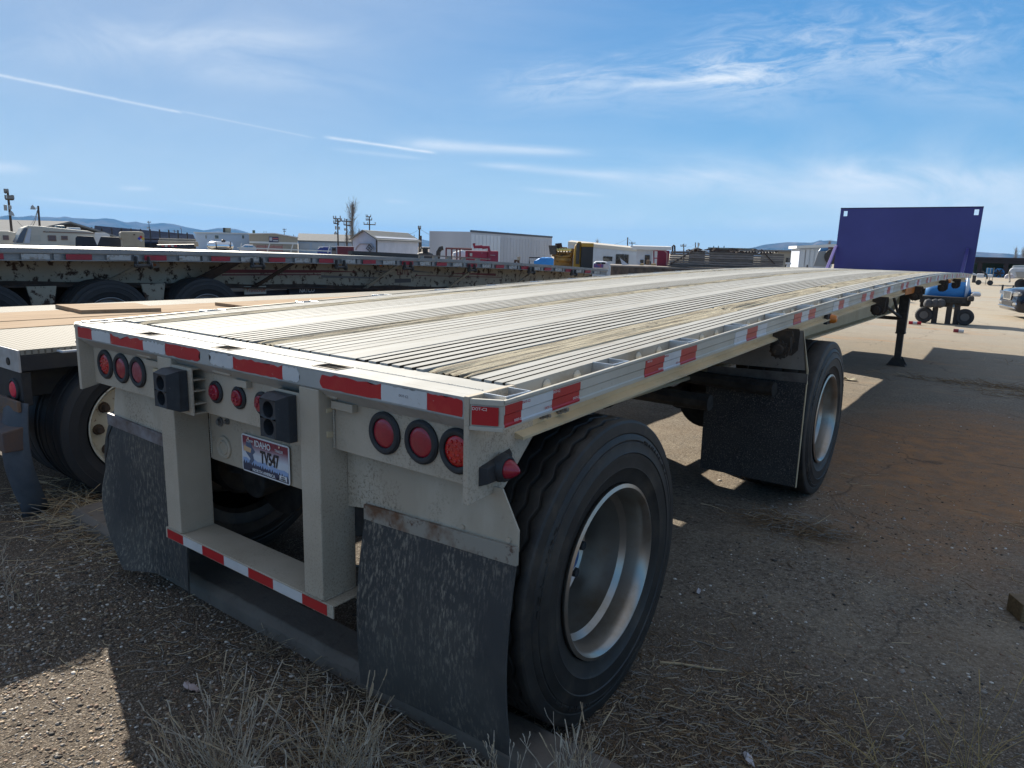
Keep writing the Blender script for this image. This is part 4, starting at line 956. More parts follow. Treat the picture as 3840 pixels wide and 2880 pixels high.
# wooden block at the right edge
p = ground(3840, 2330); wb_ = thing('wooden_block', 'short brown wooden block standing on the asphalt at the right edge', 'wood block', (p.x+.02, p.y+.03, .0), .5)
MB().box(-.055, .2, -.03, .09, .0, .085).build('block', mat('block_wood', (.20, .13, .06), .7, 0, (.10, .065, .03), 8, stretch=(2, 8, 8)), wb_, bevel=.004)
# concrete wheel stop lying across behind the tyres
kb = MB(); ang = math.radians(-1.5)
prof = [(.20, -.02), (.20, .055), (.225, .085), (.36, .085), (.385, .06), (.385, -.02)]
n_ = 60; vs = []
for i in range(n_+1):
    x = -1.93+ (3.75)*i/n_
    for j, (y_, z_) in enumerate(prof):
        w_ = .006*noise.noise(Vector((x*9, y_*9, z_*9))) if 0 < j < 5 else 0
        vs.append((x, y_+w_-.02*(x+1.9)/2, z_+w_))
m_ = len(prof); fs = [(j*m_+i, j*m_+(i+1) % m_, (j+1)*m_+(i+1) % m_, (j+1)*m_+i) for j in range(n_) for i in range(m_)]+[tuple(range(m_)), tuple(range(n_*m_, (n_+1)*m_))]
conc = mat('old_concrete', (.19, .155, .125), .9, 0, (.135, .11, .09), 3, dirt=True, dcol=(.10, .08, .065), ds=16, dlo=.55, dhi=.75, bump=.6, bs=60, bdist=.004)
kb.add(vs, fs); tag(kb.build('concrete_kerb', conc, None, bevel=.006), 'long low concrete wheel stop running behind the tyres of the nearest trailer', 'kerb')

# dry weeds, each a plant of its own
def weed(name, label, px, py, h, spread, nst, seed, m_list=(0,), lean=(0, 0), r=.0016, group=None, base=None, branchy=True, fuzzy=.5):
    random.seed(seed); p = ground(px, py) if base is None else Vector(base)
    root = thing(name, label, 'weed', (p.x, p.y, gz(p.x, p.y)), 0, group)
    for mi in range(2):
        b = MB()
        for s_ in range(int(nst*.36)):
            a = random.uniform(0, 2*PI); hh = h*random.uniform(.45, 1.0)*(1 if random.random() < .8 else 1.25); d = spread*random.uniform(.1, 1)
            x0, y0_ = random.gauss(0, spread*.25), random.gauss(0, spread*.25)
            n_ = 6; pts = []; wob = random.uniform(0, 9); dx, dy = math.cos(a)*d+lean[0]*hh, math.sin(a)*d+lean[1]*hh
            for j in range(n_+1):
                t = j/n_; pts.append((x0+dx*t**1.3+noise.noise(Vector((wob, t*3, 0)))*.05*h, y0_+dy*t**1.3+noise.noise(Vector((wob, t*3, 5)))*.05*h, hh*(t-.16*t*t*d/spread)))
            b.tube(pts, r, 4, r1=r*.55)
            if branchy:
                for q in range(random.randint(1, 4)):
                    j = random.randint(2, n_-1); s0 = Vector(pts[j]); a2 = a+random.uniform(-1.2, 1.2); l_ = hh*random.uniform(.12, .35)
                    e = s0+Vector((math.cos(a2)*l_*.55, math.sin(a2)*l_*.55, l_*.8)); mid = (s0+e)/2+Vector((math.cos(a2)*.02*h, 0, -.02*h))
                    b.tube([s0, mid, e], r*.65, 4, r1=r*.5)
                    if random.random() < fuzzy:       # knobbly seed head
                        c = [e+(s0-e)*.0, e+Vector((math.cos(a2)*.3, math.sin(a2)*.3, .9))*(.18*h)*random.uniform(.3, .8)]
                        b.tube([c[0], (c[0]+c[1])/2+Vector((.002, .001, 0)), c[1]], r*1.35, 5, r1=r*.9)
            if random.random() < fuzzy:
                pp_ = Vector(pts[-1]); b.tube([pp_, pp_+Vector((dx*.2, dy*.2, .10*h)), pp_+Vector((dx*.35, dy*.35, .16*h))], r*1.5, 5, r1=r)
        b.build('stem', (weed_m[m_list[0]], weed_m[m_list[-1]])[mi], root)
    return root
weed_m = [mat('dry_stem_tan', (.46, .35, .22), .8, 0, (.25, .19, .13), 30), mat('dry_stem_grey', (.56, .47, .35), .8, 0, (.28, .24, .2), 30), mat('dry_stem_gold', (.38, .27, .11), .75), mat('dark_stem', (.13, .10, .075), .85)]
weed('dry_weed', 'tall bleached weed clump at the left edge in front of the neighbouring trailer', 10, 2250, .34, .16, 60, 1, (1, 1), base=(-1.33, -.45, 0))
weed('dry_weed', 'small spreading dry weed just right of the clump at the left edge', 215, 2235, .26, .17, 16, 2, (1, 0), base=(-1.13, -.33, 0))
weed('dry_weed', 'broad bushy dry weed at the bottom edge below the rear bumper', 880, 2860, .30, .22, 90, 3, (0, 1), base=(.60, -.42, 0))
weed('dry_weed', 'thin tall dry weed with seed heads left of the bushy clump, bottom edge', 760, 2850, .30, .14, 22, 4, (0, 3), base=(.44, -.40, 0))
weed('dry_weed', 'dry weed growing at the foot of the near mud flap', 1200, 2800, .26, .20, 64, 5, (0, 1), base=(.80, -.20, 0))
weed('dry_weed', 'thin dry stalks standing before the middle of the near mud flap', 1330, 2800, .33, .14, 26, 6, (0, 1), base=(.92, -.16, 0))
weed('dry_weed', 'pale curly weed growing on the kerb right of the near mud flap', 2130, 2860, .24, .16, 60, 7, (1, 0), base=(1.42, .20, .0))
weed('dry_weed', 'low pale weed between the mud flap foot and the curly weed', 1990, 2860, .20, .12, 34, 8, (1, 0), base=(1.26, .05, 0))
weed('dry_weed', 'golden grass tuft in the lower right corner', 3560, 2860, .28, .20, 40, 9, (2, 2), base=(2.36, 1.06, 0), branchy=False, r=.0012)
weed('dry_weed', 'sparse golden grass blades left of the tuft in the lower right corner', 3330, 2860, .16, .20, 22, 10, (2, 2), base=(2.12, .93, 0), branchy=False, r=.0011)
weed('dry_weed', 'few thin blades of grass beside the wooden block at right', 3800, 2500, .16, .16, 10, 11, (2, 1), base=(2.55, 1.75, 0), branchy=False, r=.0010)
for i, (x, y, lb) in enumerate(((.06, .10, 'stubbly brown tuft against the kerb under the left end of the bumper'), (.32, .08, 'stubbly brown tuft against the kerb under the middle of the bumper'), (.56, .06, 'stubbly brown tuft against the kerb under the right end of the bumper'))):
    weed('grass_stubble', lb, 0, 0, .055, .10, 70, 20+i, (3, 0), base=(x, y, 0), branchy=False, r=.0009)

# ================================================================ neighbouring step deck trailer on the left
A = thing('step_deck_trailer', 'low flatbed trailer with pine plank deck and white tread plate on the left', 'trailer')
AX0, AX1, AY0, AZ = -5.0, -2.15, .11, .98
tread = bpy.data.materials.new('tread_plate'); tread.use_nodes = True
_t = tread.node_tree; _n = _t.nodes; _l = _t.links; _b = _n['Principled BSDF']; _b.inputs['Base Color'].default_value = (.21, .19, .155, 1); _b.inputs['Metallic'].default_value = 0; _b.inputs['Roughness'].default_value = .8; _b.inputs['Specular IOR Level'].default_value = .2
_tc = _n.new('ShaderNodeTexCoord'); _w = _n.new('ShaderNodeTexChecker'); _mp = _n.new('ShaderNodeMapping'); _mp.inputs['Rotation'].default_value = (0, 0, PI/4); _l.new(_tc.outputs['Object'], _mp.inputs[0]); _l.new(_mp.outputs[0], _w.inputs[0]); _w.inputs['Scale'].default_value = 42
_cm = _n.new('ShaderNodeMix'); _cm.data_type = 'RGBA'; _l.new(_w.outputs['Fac'], _cm.inputs[0]); _cm.inputs[6].default_value = (.13, .115, .09, 1); _cm.inputs[7].default_value = (.27, .25, .21, 1); _l.new(_cm.outputs[2], _b.inputs['Base Color'])
_bp = _n.new('ShaderNodeBump'); _bp.inputs['Strength'].default_value = .6; _bp.inputs['Distance'].default_value = .006; _l.new(_w.outputs['Fac'], _bp.inputs['Height']); _l.new(_bp.outputs[0], _b.inputs['Normal'])
blk = mat('black_trailer_paint', (.018, .018, .022), .6, 0, (.035, .033, .03), 9, dirt=True, dcol=(.08, .06, .045), ds=8, dlo=.6, dhi=.8)
YE = 10.0
for i, (x0, x1) in enumerate(((-5.0, -4.46), (-3.235, -2.15))):
    y = AY0; k_ = 0
    while y < YE:
        y1 = min(y+2.4, YE); MB().box(x0, x1, y+.002, y1-.002, AZ-.03, AZ).build('tread_plate', tread, A, bevel=.002); y = y1
xs = [-4.455, -4.21, -3.97, -3.73, -3.49, -3.25]
random.seed(4)
for i in range(5):
    y = AY0+.01
    while y < YE:
        y1 = min(y+random.choice([3.0, 3.6]), YE)
        MB().box(xs[i]+.003, xs[i+1]-.004, y, y1-.006, AZ-.035, AZ+.002+random.uniform(-.003, .003)).build('deck_plank', wood_new, A, bevel=.003); y = y1
b = MB(); b.box(AX1-.012, AX1, AY0, YE, AZ-.12, AZ-.031); b.box(AX0, AX0+.012, AY0, YE, AZ-.12, AZ-.031); b.build('side_rail', blk, A, bevel=.003)
for y in (.30, .62, .95, 1.5, 2.1): MB().tube([(AX1, y, AZ-.02), (AX1+.06, y, AZ-.02), (AX1+.06, y+.16, AZ-.02), (AX1, y+.16, AZ-.02)], .008, 6).build('tie_loop', white_paint, A)
MB().box(AX0, AX1, AY0-.012, AY0, AZ-.125, AZ).build('rear_sill', mat('dirty_white_sill', (.50, .47, .45), .6, 0, (.36, .33, .30), 10), A, bevel=.003)
MB().cyl((-2.29, AY0-.013, AZ-.075), (-2.29, AY0-.018, AZ-.075), .022, n=16).build('sill_bolt', steel_dk, A)
b = MB(); b.box(-2.70, -2.17, AY0+.0, AY0+.05, .66, AZ-.126); b.build('lamp_box', blk, A, bevel=.004)
b = MB(); b.prism([(AY0+.05, AZ-.12), (AY0+1.1, AZ-.12), (AY0+.75, AZ-.30), (AY0+.05, AZ-.30)], 'x', AX1-.20, AX1-.19); b.build('frame_bracket', blk, A)
for x in (-3.7, -2.9): MB().box(x-.06, x+.06, AY0+.05, YE, .62, AZ-.04).build('main_beam', blk, A)
g = MB().lathe([(0, .066), (-.01, .064), (-.014, .052), (-.008, .048)], (-2.27, AY0-.001, .745), 'y', 28).build('tail_light', rubber, A, smooth=True)
MB().lathe([(-.008, .048), (-.016, .04), (-.018, 0)], (-2.27, AY0-.001, .745), 'y', 24).build('lens', mat('neighbour_lens', (.75, .03, .07), .35), g, smooth=True)
MB().hexa([(-2.9, AY0-.14, .45), (-2.10, AY0-.14, .43), (-2.10, AY0-.01, .43), (-2.9, AY0-.01, .43)], [(-2.9, AY0-.14, .545), (-2.10, AY0-.14, .545), (-2.10, AY0-.01, .565), (-2.9, AY0-.01, .585)]).build('underride_bar', mat('rusty_blue_steel', (.06, .065, .08), .7, .1, (.13, .08, .06), 6), A, bevel=.006)
b = MB(); n1, n2 = 16, 8; v = []
for j in range(n1+1):
    t = j/n1; wv = .16*(1-t**3*.85)+.02*math.sin(t*3)
    for i in range(n2+1):
        s_ = i/n2-.5; v.append((-2.25+s_*2*wv+.02*t, AY0-.04+.10*(s_*2)**2*(.3+t)-.06*math.sin(t*PI), .69-.66*t-(.08*(1-abs(s_)*2) if j == n1 else 0)))
f = [(j*(n2+1)+i, j*(n2+1)+i+1, (j+1)*(n2+1)+i+1, (j+1)*(n2+1)+i) for j in range(n1) for i in range(n2)]
o = b.add(v, f).build('mud_flap', mat('bluish_old_flap', (.045, .055, .07), .65, 0, (.085, .095, .11), 5, bump=.3, bs=40, bdist=.003), A, smooth=True); md = o.modifiers.new('s', 'SOLIDIFY'); md.thickness = .008
MB().box(-2.41, -2.12, AY0-.048, AY0-.03, .64, .70).build('flap_clamp', mat('rusty_clamp', (.11, .09, .08), .7, .1, (.20, .11, .06), 9), A, bevel=.003)
# its wheels, cream painted
def awheel(y, x=-2.12, first=None):
    w = bpy.data.objects.new('wheel', None); COL.objects.link(w); w.parent = A; w.location = (x, y, .455)
    if first:
        for ch in first.children: dup(ch, w)
        return w
    t_ = tyre_mesh('tyre', tyre_far, w=.27, R=.455, zig=False, n=96); t_.parent = w
    rim_mesh('rim', rim_cream, par=w, cream=True)
    ln = MB().cyl((-.05, 0, 0), (.0, 0, 0), .021, .017, 10).cyl((-.05, 0, 0), (-.035, 0, 0), .034, .03, 12).build('lug_nut', mat('rusty_nut', (.07, .045, .03), .8), w)
    for i in range(10):
        t = 2*PI*i/10; o = ln if i == 0 else dup(ln, w); o.location = (0, .222*math.cos(t), .222*math.sin(t))
    MB().lathe([(-.05, .172), (-.10, .165), (-.20, .14), (-.22, 0)], (0, 0, 0), 'x', 32).build('hub', under, w, smooth=True)
    return w
a1 = awheel(.71); awheel(1.93, first=a1); awheel(.71, x=-2.48, first=a1)
MB().cyl((-4.4, .71, .455), (-2.2, .71, .455), .07, n=14).build('axle', under, A)
# loose boards on that deck
def loose(px4, label, n_, h=.032):
    P = [ground(a, c, AZ+h) for a, c in px4]; o = P[0]; r = thing('loose_board', label, 'board', (o.x, o.y, AZ+.002), 0, 'loose pine boards lying on the low trailer deck')
    P = [p-o for p in P]
    for i in range(n_):
        t0, t1 = i/n_+.004, (i+1)/n_-.004; q = [P[0].lerp(P[3], t0), P[1].lerp(P[2], t0), P[1].lerp(P[2], t1), P[0].lerp(P[3], t1)]
        MB().hexa([(v.x, v.y, 0) for v in q], [(v.x, v.y, h) for v in q]).build('plank', wood_new, r, bevel=.002)
loose([(206, 1142), (506, 1136), (605, 1156), (304, 1164)], 'pair of loose pine boards lying on the tread plate, left one', 3)
loose([(805, 1134), (1025, 1129), (1094, 1141), (915, 1148)], 'loose pine boards lying on the tread plate beside the long trailer deck, right one', 2)
# ================================================================ long rusty flatbed beyond
R3 = thing('rusty_flatbed_trailer', 'long off white flatbed trailer with rusty frame and red stripes behind the plank deck', 'trailer')
RX = -6.35
_c = np.polyfit([-1.0, 1.45, 2.8, 4.45, 7.19, 10.35, 14.5], [1.47, 1.476, 1.478, 1.457, 1.415, 1.335, 1.157], 3)
rz = lambda y: float(np.polyval(_c, y))
RY0, RY1 = -3.2, 14.35
ysr = [RY0+(RY1-RY0)*i/30 for i in range(31)]
old_white = mat('rusted_white_paint', (.42, .37, .29), .8, 0, (.34, .29, .22), 2, dirt=True, dcol=(.055, .028, .018), ds=9, dlo=.535, dhi=.59, bump=.2, bs=20, bdist=.003)
rust_dk = mat('dark_rust', (.045, .028, .022), .85, 0, (.09, .055, .04), 7)
old_alu = mat('old_grey_aluminium', (.30, .30, .30), .6, .3, (.24, .24, .24), 3)
deck_w = mat('whitish_deck_top', (.50, .48, .44), .55, .2, (.5, .48, .44), 4)
b = MB(); b.sweep([(RX, -.055), (RX, .0), (-8.85, .0), (-8.85, -.055)], ysr, rz); b.build('deck', deck_w, R3)
b = MB(); b.sweep([(RX+.012, -.052), (RX+.012, -.002), (RX, -.002), (RX, -.052)], ysr, rz).build('deck_edge', old_alu, R3)
b = MB(); b.sweep([(RX+.01, -.135), (RX+.01, -.125), (RX-.02, -.125), (RX-.02, -.056), (RX-.03, -.056), (RX-.03, -.135)], ysr, rz).build('side_rail', old_alu, R3)
bz = lambda y: (1.06 if y < 2 else 1.06-.035*(y-2)-.0*(y-2)**2)
b = MB(); vs = []; X3 = -6.80
for y in ysr:
    zt, zb = rz(y)-.06, min(bz(y), rz(y)-.2) if y < 11.5 else min(bz(11.5)+(y-11.5)*.10, rz(y)-.12)
    vs += [(X3, y, zt), (X3-.02, y, zt), (X3-.02, y, zb), (X3, y, zb)]
fs = [(j*4+i, j*4+(i+1) % 4, (j+1)*4+(i+1) % 4, (j+1)*4+i) for j in range(30) for i in range(4)]+[(0, 1, 2, 3), (120, 121, 122, 123)]
b.add(vs, fs).build('main_beam', old_white, R3)
b = MB(); vs = []
for i, y in enumerate([RY0+(11.4-RY0)*i/60 for i in range(61)]):
    zb = min(bz(y), rz(y)-.2); h = .03+.05*abs(noise.noise(Vector((y*1.7, 1, 0))))*(1 if y > 0 else .4)+.03*abs(noise.noise(Vector((y*7, 3, 0))))
    vs += [(X3+.0025, y, zb-.0), (X3+.0025, y, zb+h)]
b.add(vs, [(2*i, 2*i+2, 2*i+3, 2*i+1) for i in range(60)]).build('rust_band', rust_dk, R3)
b = MB(); vs = []
for y in ysr[:26]:
    zb = min(bz(y), rz(y)-.2); vs += [(X3+.09, y, zb-.022), (X3-.11, y, zb-.022), (X3-.11, y, zb-.002), (X3+.09, y, zb-.002)]
b.add(vs, [(j*4+i, j*4+(i+1) % 4, (j+1)*4+(i+1) % 4, (j+1)*4+i) for j in range(25) for i in range(4)]).build('beam_flange', rust_dk, R3)
maroon = mat('maroon_stripe', (.20, .04, .055), .7, 0, (.14, .035, .045), 4)
def stripe(y0, y1, z0, z1, h0, h1, m_=maroon, mi=0):
    n = 10; vs = []
    for i in range(n+1):
        t = i/n; y = y0+(y1-y0)*t; z = z0+(z1-z0)*t; h = (h0+(h1-h0)*t)/2; vs += [(X3+.003, y, z-h), (X3+.003, y, z+h)]
    MB().add(vs, [(2*i, 2*i+2, 2*i+3, 2*i+1) for i in range(n)]).build('stripe', m_, R3)
def zc(f_, y): zb = min(bz(y), rz(y)-.2); return zb+(rz(y)-.06-zb)*f_
stripe(4.2, 5.9, zc(.50, 4.2), zc(.55, 5.9), .05, .04); stripe(4.2, 5.9, zc(.38, 4.2), zc(.44, 5.9), .02, .015); stripe(5.9, 6.8, zc(.56, 5.9), zc(.56, 6.8), .035, .002)
stripe(6.9, 7.4, zc(.60, 6.9), zc(.60, 7.4), .002, .04, mat('grey_stripe', (.17, .16, .16), .8)); stripe(5.9, 7.1, zc(.38, 5.9), zc(.36, 7.1), .04, .02, MATS['grey_stripe'])
stripe(7.95, 8.5, zc(.64, 7.95), zc(.60, 8.5), .04, .002, MATS['grey_stripe']); stripe(9.0, 10.4, zc(.60, 9), zc(.60, 10.4), .01, .05); stripe(8.0, 10.6, zc(.48, 8), zc(.50, 10.6), .012, .012)
tx_ = lambda s_, y, z, sz, m_, sx=1, bold=0, sh=0: text(s_, sz, 'lettering', m_, R3, (X3+.004, y, z), (PI/2-0.0, 0, PI/2), .001, sx, sh, bold)
tx_('ELITE', 7.70, zc(.58, 7.7), .13, maroon, 1.0)
MB().box(X3, X3+.004, 7.50, 7.90, zc(.28, 7.7)-.035, zc(.28, 7.7)+.035).build('badge', mat('grey_badge', (.10, .09, .09), .7), R3, bevel=.002)
# braces, tapes, winches, lamps along the side
for y, m_ in ((.55, old_white), (2.95, old_white), (5.05, rust_dk), (7.15, old_white), (9.2, old_white), (11.2, old_white)):
    zt, zb = rz(y)-.13, min(bz(y), rz(y)-.2)
    MB().hexa([(X3+.005, y-.42, zb+.01), (X3+.06, y-.42, zb+.01), (X3+.06, y-.33, zb+.01), (X3+.005, y-.33, zb+.01)], [(RX-.06, y, zt), (RX-.03, y, zt), (RX-.03, y+.09, zt), (RX-.06, y+.09, zt)]).build('outrigger', m_, R3)
for y, m_ in ((4.05, rust_dk),):
    zt, zb = rz(y)-.13, bz(y); MB().hexa([(X3+.005, y-.52, zb), (X3+.10, y-.52, zb), (X3+.10, y-.26, zb), (X3+.005, y-.26, zb)], [(RX-.06, y, zt), (RX-.03, y, zt), (RX-.03, y+.22, zt), (RX-.06, y+.22, zt)]).build('outrigger', m_, R3)
y = RY0+.1; k_ = 0
o_r = mat('faded_red_tape', (.38, .03, .05), .6, 0, (.28, .03, .04), 20); o_w = mat('dirty_white_tape', (.42, .42, .41), .6, 0, (.25, .22, .19), 26, .5, .62)
while y < RY1-.4:
    m_ = o_r if k_ % 2 == 0 else o_w
    MB().box(RX+.0105, RX+.0135, y, y+.27, rz(y+.13)-.122, rz(y+.13)-.062).build('reflective_tape', m_, R3)
    if k_ % 2: MB().box(RX-.02, RX+.0125, y+.31, y+.37, rz(y+.3)-.128, rz(y+.3)-.06).build('pocket_lip', old_alu, R3)
    y += .43; k_ += 1
wm = mat('dull_winch_steel', (.12, .12, .12), .55, .4, (.06, .05, .045), 20)
wi = None
for y in (-1.0, 1.20, 2.80, 4.35, 5.80, 7.25, 8.95, 10.9, 12.6):
    if wi is None:
        b = MB(); b.prism([(-.00, .0), (.05, 0), (.06, -.10), (.02, -.14), (-.03, -.12)], 'y', 0, .012); b.prism([(-.00, .0), (.05, 0), (.06, -.10), (.02, -.14), (-.03, -.12)], 'y', .15, .162)
        b.cyl((.03, -.02, -.11), (.03, .19, -.11), .022, n=10).cyl((.03, .165, -.11), (.03, .18, -.11), .045, n=12); wi = b.build('strap_winch', wm, R3); o = wi
    else: o = dup(wi, R3)
    o.location = (RX+.015, y, rz(y)-.075)
MB().prism(rrect(3.18-.15, 3.18+.15, 1.245, 1.315, .034), 'x', X3+.003, X3+.02).build('marker_bezel', old_alu, R3)
MB().prism(rrect(3.18-.10, 3.18+.10, 1.262, 1.298, .017), 'x', X3+.02, X3+.03).build('marker_lens', mat('dull_amber', (.35, .12, .04), .5), R3)
g = MB().cyl((X3+.1, 7.05, zc(.78, 7.05)+.03), (X3+.12, 7.05, zc(.78, 7.05)+.03), .055, n=20).build('marker_bezel', old_alu, R3); MB().cyl((X3+.12, 7.05, zc(.78, 7.05)+.03), (X3+.135, 7.05, zc(.78, 7.05)+.03), .035, n=18).build('lens', mat('orange_lens', (.70, .20, .03), .4), g)
# dark frame and boxes below the beam
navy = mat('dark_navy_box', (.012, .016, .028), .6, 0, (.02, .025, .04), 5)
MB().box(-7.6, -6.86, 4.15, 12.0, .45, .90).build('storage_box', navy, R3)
MB().box(-7.2, -6.95, RY0+.2, 4.4, .55, 1.05).build('running_gear', mat('dark_frame', (.012, .013, .016), .9), R3)
ax = None
for y in (-.05, 2.50-1.25, 2.52, 3.74):
    w = bpy.data.objects.new('wheel', None); COL.objects.link(w); w.parent = R3; w.location = (-6.42, y, .62)
    if ax is None:
        ax = w; t_ = tyre_mesh('tyre', tyre_far, w=.30, R=.50, zig=False, n=72); t_.parent = w; t_.location = (0, 0, 0)
        rm = rim_mesh('rim', mat('grey_rim', (.28, .28, .29), .55, .4), par=w, cream=True)
        MB().lathe([(-.05, .172), (-.10, .165), (-.02, .12), (.0, 0)], (0, 0, 0), 'x', 24).build('hub', under, w, smooth=True)
    else:
        for ch in ax.children: dup(ch, w)
for y in (1.88, 3.13, .6):
    b = MB(); b.prism([(y-.14, 1.055), (y+.16, 1.055), (y+.12, .82), (y+.06, .68), (y-.02, .68), (y-.10, .85)], 'x', -6.62, -6.60); b.build('spring_hanger', old_white, R3)
    MB().cyl((-6.60, y+.02, .80), (-6.58, y+.02, .80), .055, n=16).build('pivot_bolt', rust_dk, R3)
MB().box(X3+.0, X3+.012, 4.53, 4.89, .86, .975).build('maker_plate', mat('cream_sign', (.48, .44, .37), .6), R3, bevel=.002)
tx_('Transcraft', 4.71, .915, .082, mat('sign_red', (.35, .04, .03), .6), .95, 0, .3).location.x = X3+.0125
tx_('NATCO', 5.62, .884, .080, mat('letter_white', (.60, .60, .60), .6), 1.0, .002, .1).location.x = X3+.004
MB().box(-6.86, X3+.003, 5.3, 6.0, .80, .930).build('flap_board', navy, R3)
MB().box(X3, X3+.01, 6.60, 6.98, .72, .845).build('caution_sign', mat('caution_board', (.07, .06, .05), .7), R3)
tx_('CAUTION', 6.78, .820, .04, mat('faint_print', (.25, .23, .18), .7), 1).location.x = X3+.011
tx_('WIDE', 6.74, .782, .04, MATS['faint_print'], 1).location.x = X3+.011; tx_('TURNS', 6.74, .746, .04, MATS['faint_print'], 1).location.x = X3+.011
MB().cyl((X3+.01, 7.10, .80), (X3+.03, 7.10, .80), .045, n=18).build('marker_lens', MATS['orange_lens'], R3)
# long things lying on its deck
def on_r3(px0, py0, px1, py1, h, w, name, label, cat, m_, z_add=0):
    y0, y1 = CAM_Y(px0), CAM_Y(px1); r = thing(name, label, cat, (-7.6, y0, rz(y0)+.001), 0)
    n_ = 12; b = MB(); vs = []
    for i in range(n_+1):
        y = (y1-y0)*i/n_; z = rz(y0+y)-rz(y0)+z_add; vs += [(0, y, z), (w, y, z), (w, y, z+h), (0, y, z+h)]
    b.add(vs, [(j*4+i, j*4+(i+1) % 4, (j+1)*4+(i+1) % 4, (j+1)*4+i) for j in range(n_) for i in range(4)]+[(0, 1, 2, 3), (4*n_, 4*n_+1, 4*n_+2, 4*n_+3)])
    b.build('shaft', m_, r); return r
def CAM_Y(px, X=-7.5):
    d = ray(px, 950); return CAM.y+d.y*(X-CAM.x)/d.x
on_r3(1320, 0, 1567, 0, .075, .10, 'steel_beam', 'black steel beam with a bright top lying along the rusty trailer deck', 'beam', mat('black_beam', (.02, .02, .022), .5, .2))
r = on_r3(1567, 0, 1845, 0, .022, .06, 'steel_angle', 'long thin brown steel bar resting on small blocks on the rusty trailer deck', 'bar', mat('brown_bar', (.13, .11, .10), .6, .2), .05)
for t in (.05, .22, .40, .60, .8):
    y = t*(CAM_Y(1845)-CAM_Y(1567)); z = rz(CAM_Y(1567)+y)-rz(CAM_Y(1567)); MB().box(0, .06, y, y+.10, z, z+.05).build('block', mat('block_grey', (.2, .2, .19), .8), r)
r = on_r3(904, 0, 1250, 0, .018, .03, 'steel_pipe', 'long pale pipe rail with small props lying on the rusty trailer deck', 'pipe', mat('pale_pipe', (.45, .45, .44), .5, .3), .045)
for t in (.02, .3, .55, .98):
    y = t*(CAM_Y(1250)-CAM_Y(904)); MB().tube([(0, y, 0), (.0, y+.05, .13)], .008, 5).build('prop', MATS['pale_pipe'], r)

# ================================================================ things placed on lines of sight, each with a real distance and size
class Spot:
    def __init__(s, px, dist, turn=0.0, py=930, z0=0.0):
        p = at(px, py, dist); s.o = Vector((p.x, p.y, z0)); v = Vector((p.x-CAM.x, p.y-CAM.y)).normalized()
        a = math.atan2(-v.x, v.y)+turn; s.a = a; s.ex = Vector((math.cos(a), math.sin(a), 0)); s.ey = Vector((-math.sin(a), math.cos(a), 0))
    def q(s, px, py, depth=0.0):
        d = ray(px, py); P0 = s.o+s.ey*depth; t = (P0-CAM).dot(s.ey)/d.dot(s.ey); P = CAM+d*t-s.o; return P.dot(s.ex), P.z
    def th(s, name, label, cat, group=None): return thing(name, label, cat, s.o, s.a, group)
    def pbox(s, b, px0, px1, pt, pb, y0, y1, mi=0):
        x0, zt = s.q(px0, pt, y0); x1, _ = s.q(px1, pt, y0); zb = 0 if pb is None else s.q(px0, pb, y0)[1]
        return b.box(min(x0, x1), max(x0, x1), y0, y1, zb, zt, mi)
    def poly(s, pts, y): return [s.q(a, c, y) for a, c in pts]
# timber deck trailer and its load
s = Spot(2291, 26, 0); t = s.th('timber_deck_trailer', 'low trailer with a dark weathered timber side, under the lumber stack', 'trailer')
b = MB(); x0, zt = s.q(2291, 994); x1, _ = s.q(2291+620, 1010); zb = s.q(2291, 1040)[1]
b.hexa([(x0, 0, zb), (x1, 0, zb), (x1, 2.5, zb), (x0, 2.5, zb)], [(x0, 0, zt-.05), (x1, 0, zt-.08), (x1, 2.5, zt-.08), (x0, 2.5, zt-.05)]); b.build('side_timber', wood_brown, t, bevel=.01)
for i in range(8): MB().hexa([(x0-.02, 2.5*i/8+.005, zt-.05), (x1, 2.5*i/8+.005, zt-.08), (x1, 2.5*(i+1)/8-.005, zt-.08), (x0-.02, 2.5*(i+1)/8-.005, zt-.05)], [(x0-.02, 2.5*i/8+.005, zt), (x1, 2.5*i/8+.005, zt-.03), (x1, 2.5*(i+1)/8-.005, zt-.03), (x0-.02, 2.5*(i+1)/8-.005, zt)]).build('deck_board', wood_grey, t)
for i in range(2): MB().lathe([(0, .3), (0, .45), (.05, .5), (.25, .5), (.3, .45), (.3, .3)], (x0+3.5+1.3*i, .1, .5), 'y', 24).build('wheel', tyre_far, t)
ztop4 = zt
s = Spot(2512, 26.5, 0); t = s.th('lumber_stack', 'stack of grey weathered squared timbers chained down on the timber deck trailer', 'lumber stack')
xl, zb = s.q(2504, 1000); xr, _ = s.q(2933, 1004); _, zt = s.q(2600, 944); n = 7; hh = (zt-zb)/n
random.seed(8)
for i in range(n):
    for j in range(5):
        e0, e1 = random.uniform(-.03, .10)+(.02*(n-i) if False else .05*i/3), random.uniform(-.03, .05)
        MB().box(xl+e0, xr+e1, j*.23+.004, (j+1)*.23-.004, zb+hh*i+.012, zb+hh*(i+1)-.003).build('timber', wood_grey if j else (wood_grey if i % 3 else mat('brown_grey_timber', (.17, .145, .125), .85, 0, (.10, .085, .075), 6, stretch=(.5, 3, 6))), t, bevel=.004)
ch = MB(); pts = []
a0, a1 = s.q(2515, 990), s.q(2605, 935); c0, c1 = s.q(2855, 935), s.q(2905, 990)
for (p, q) in ((a0, a1), (c0, c1)): ch.tube([(p[0], -.02, p[1]), ((p[0]+q[0])/2, -.03, (p[1]+q[1])/2-.02), (q[0], -.02, q[1])], .018, 5)
ch.build('tie_chain', mat('rusty_chain', (.06, .04, .035), .8), t)
t2 = s.th('scrap_pile', 'tangle of chains and rusty binders heaped on top of the lumber stack', 'chain pile'); b = MB(); random.seed(5)
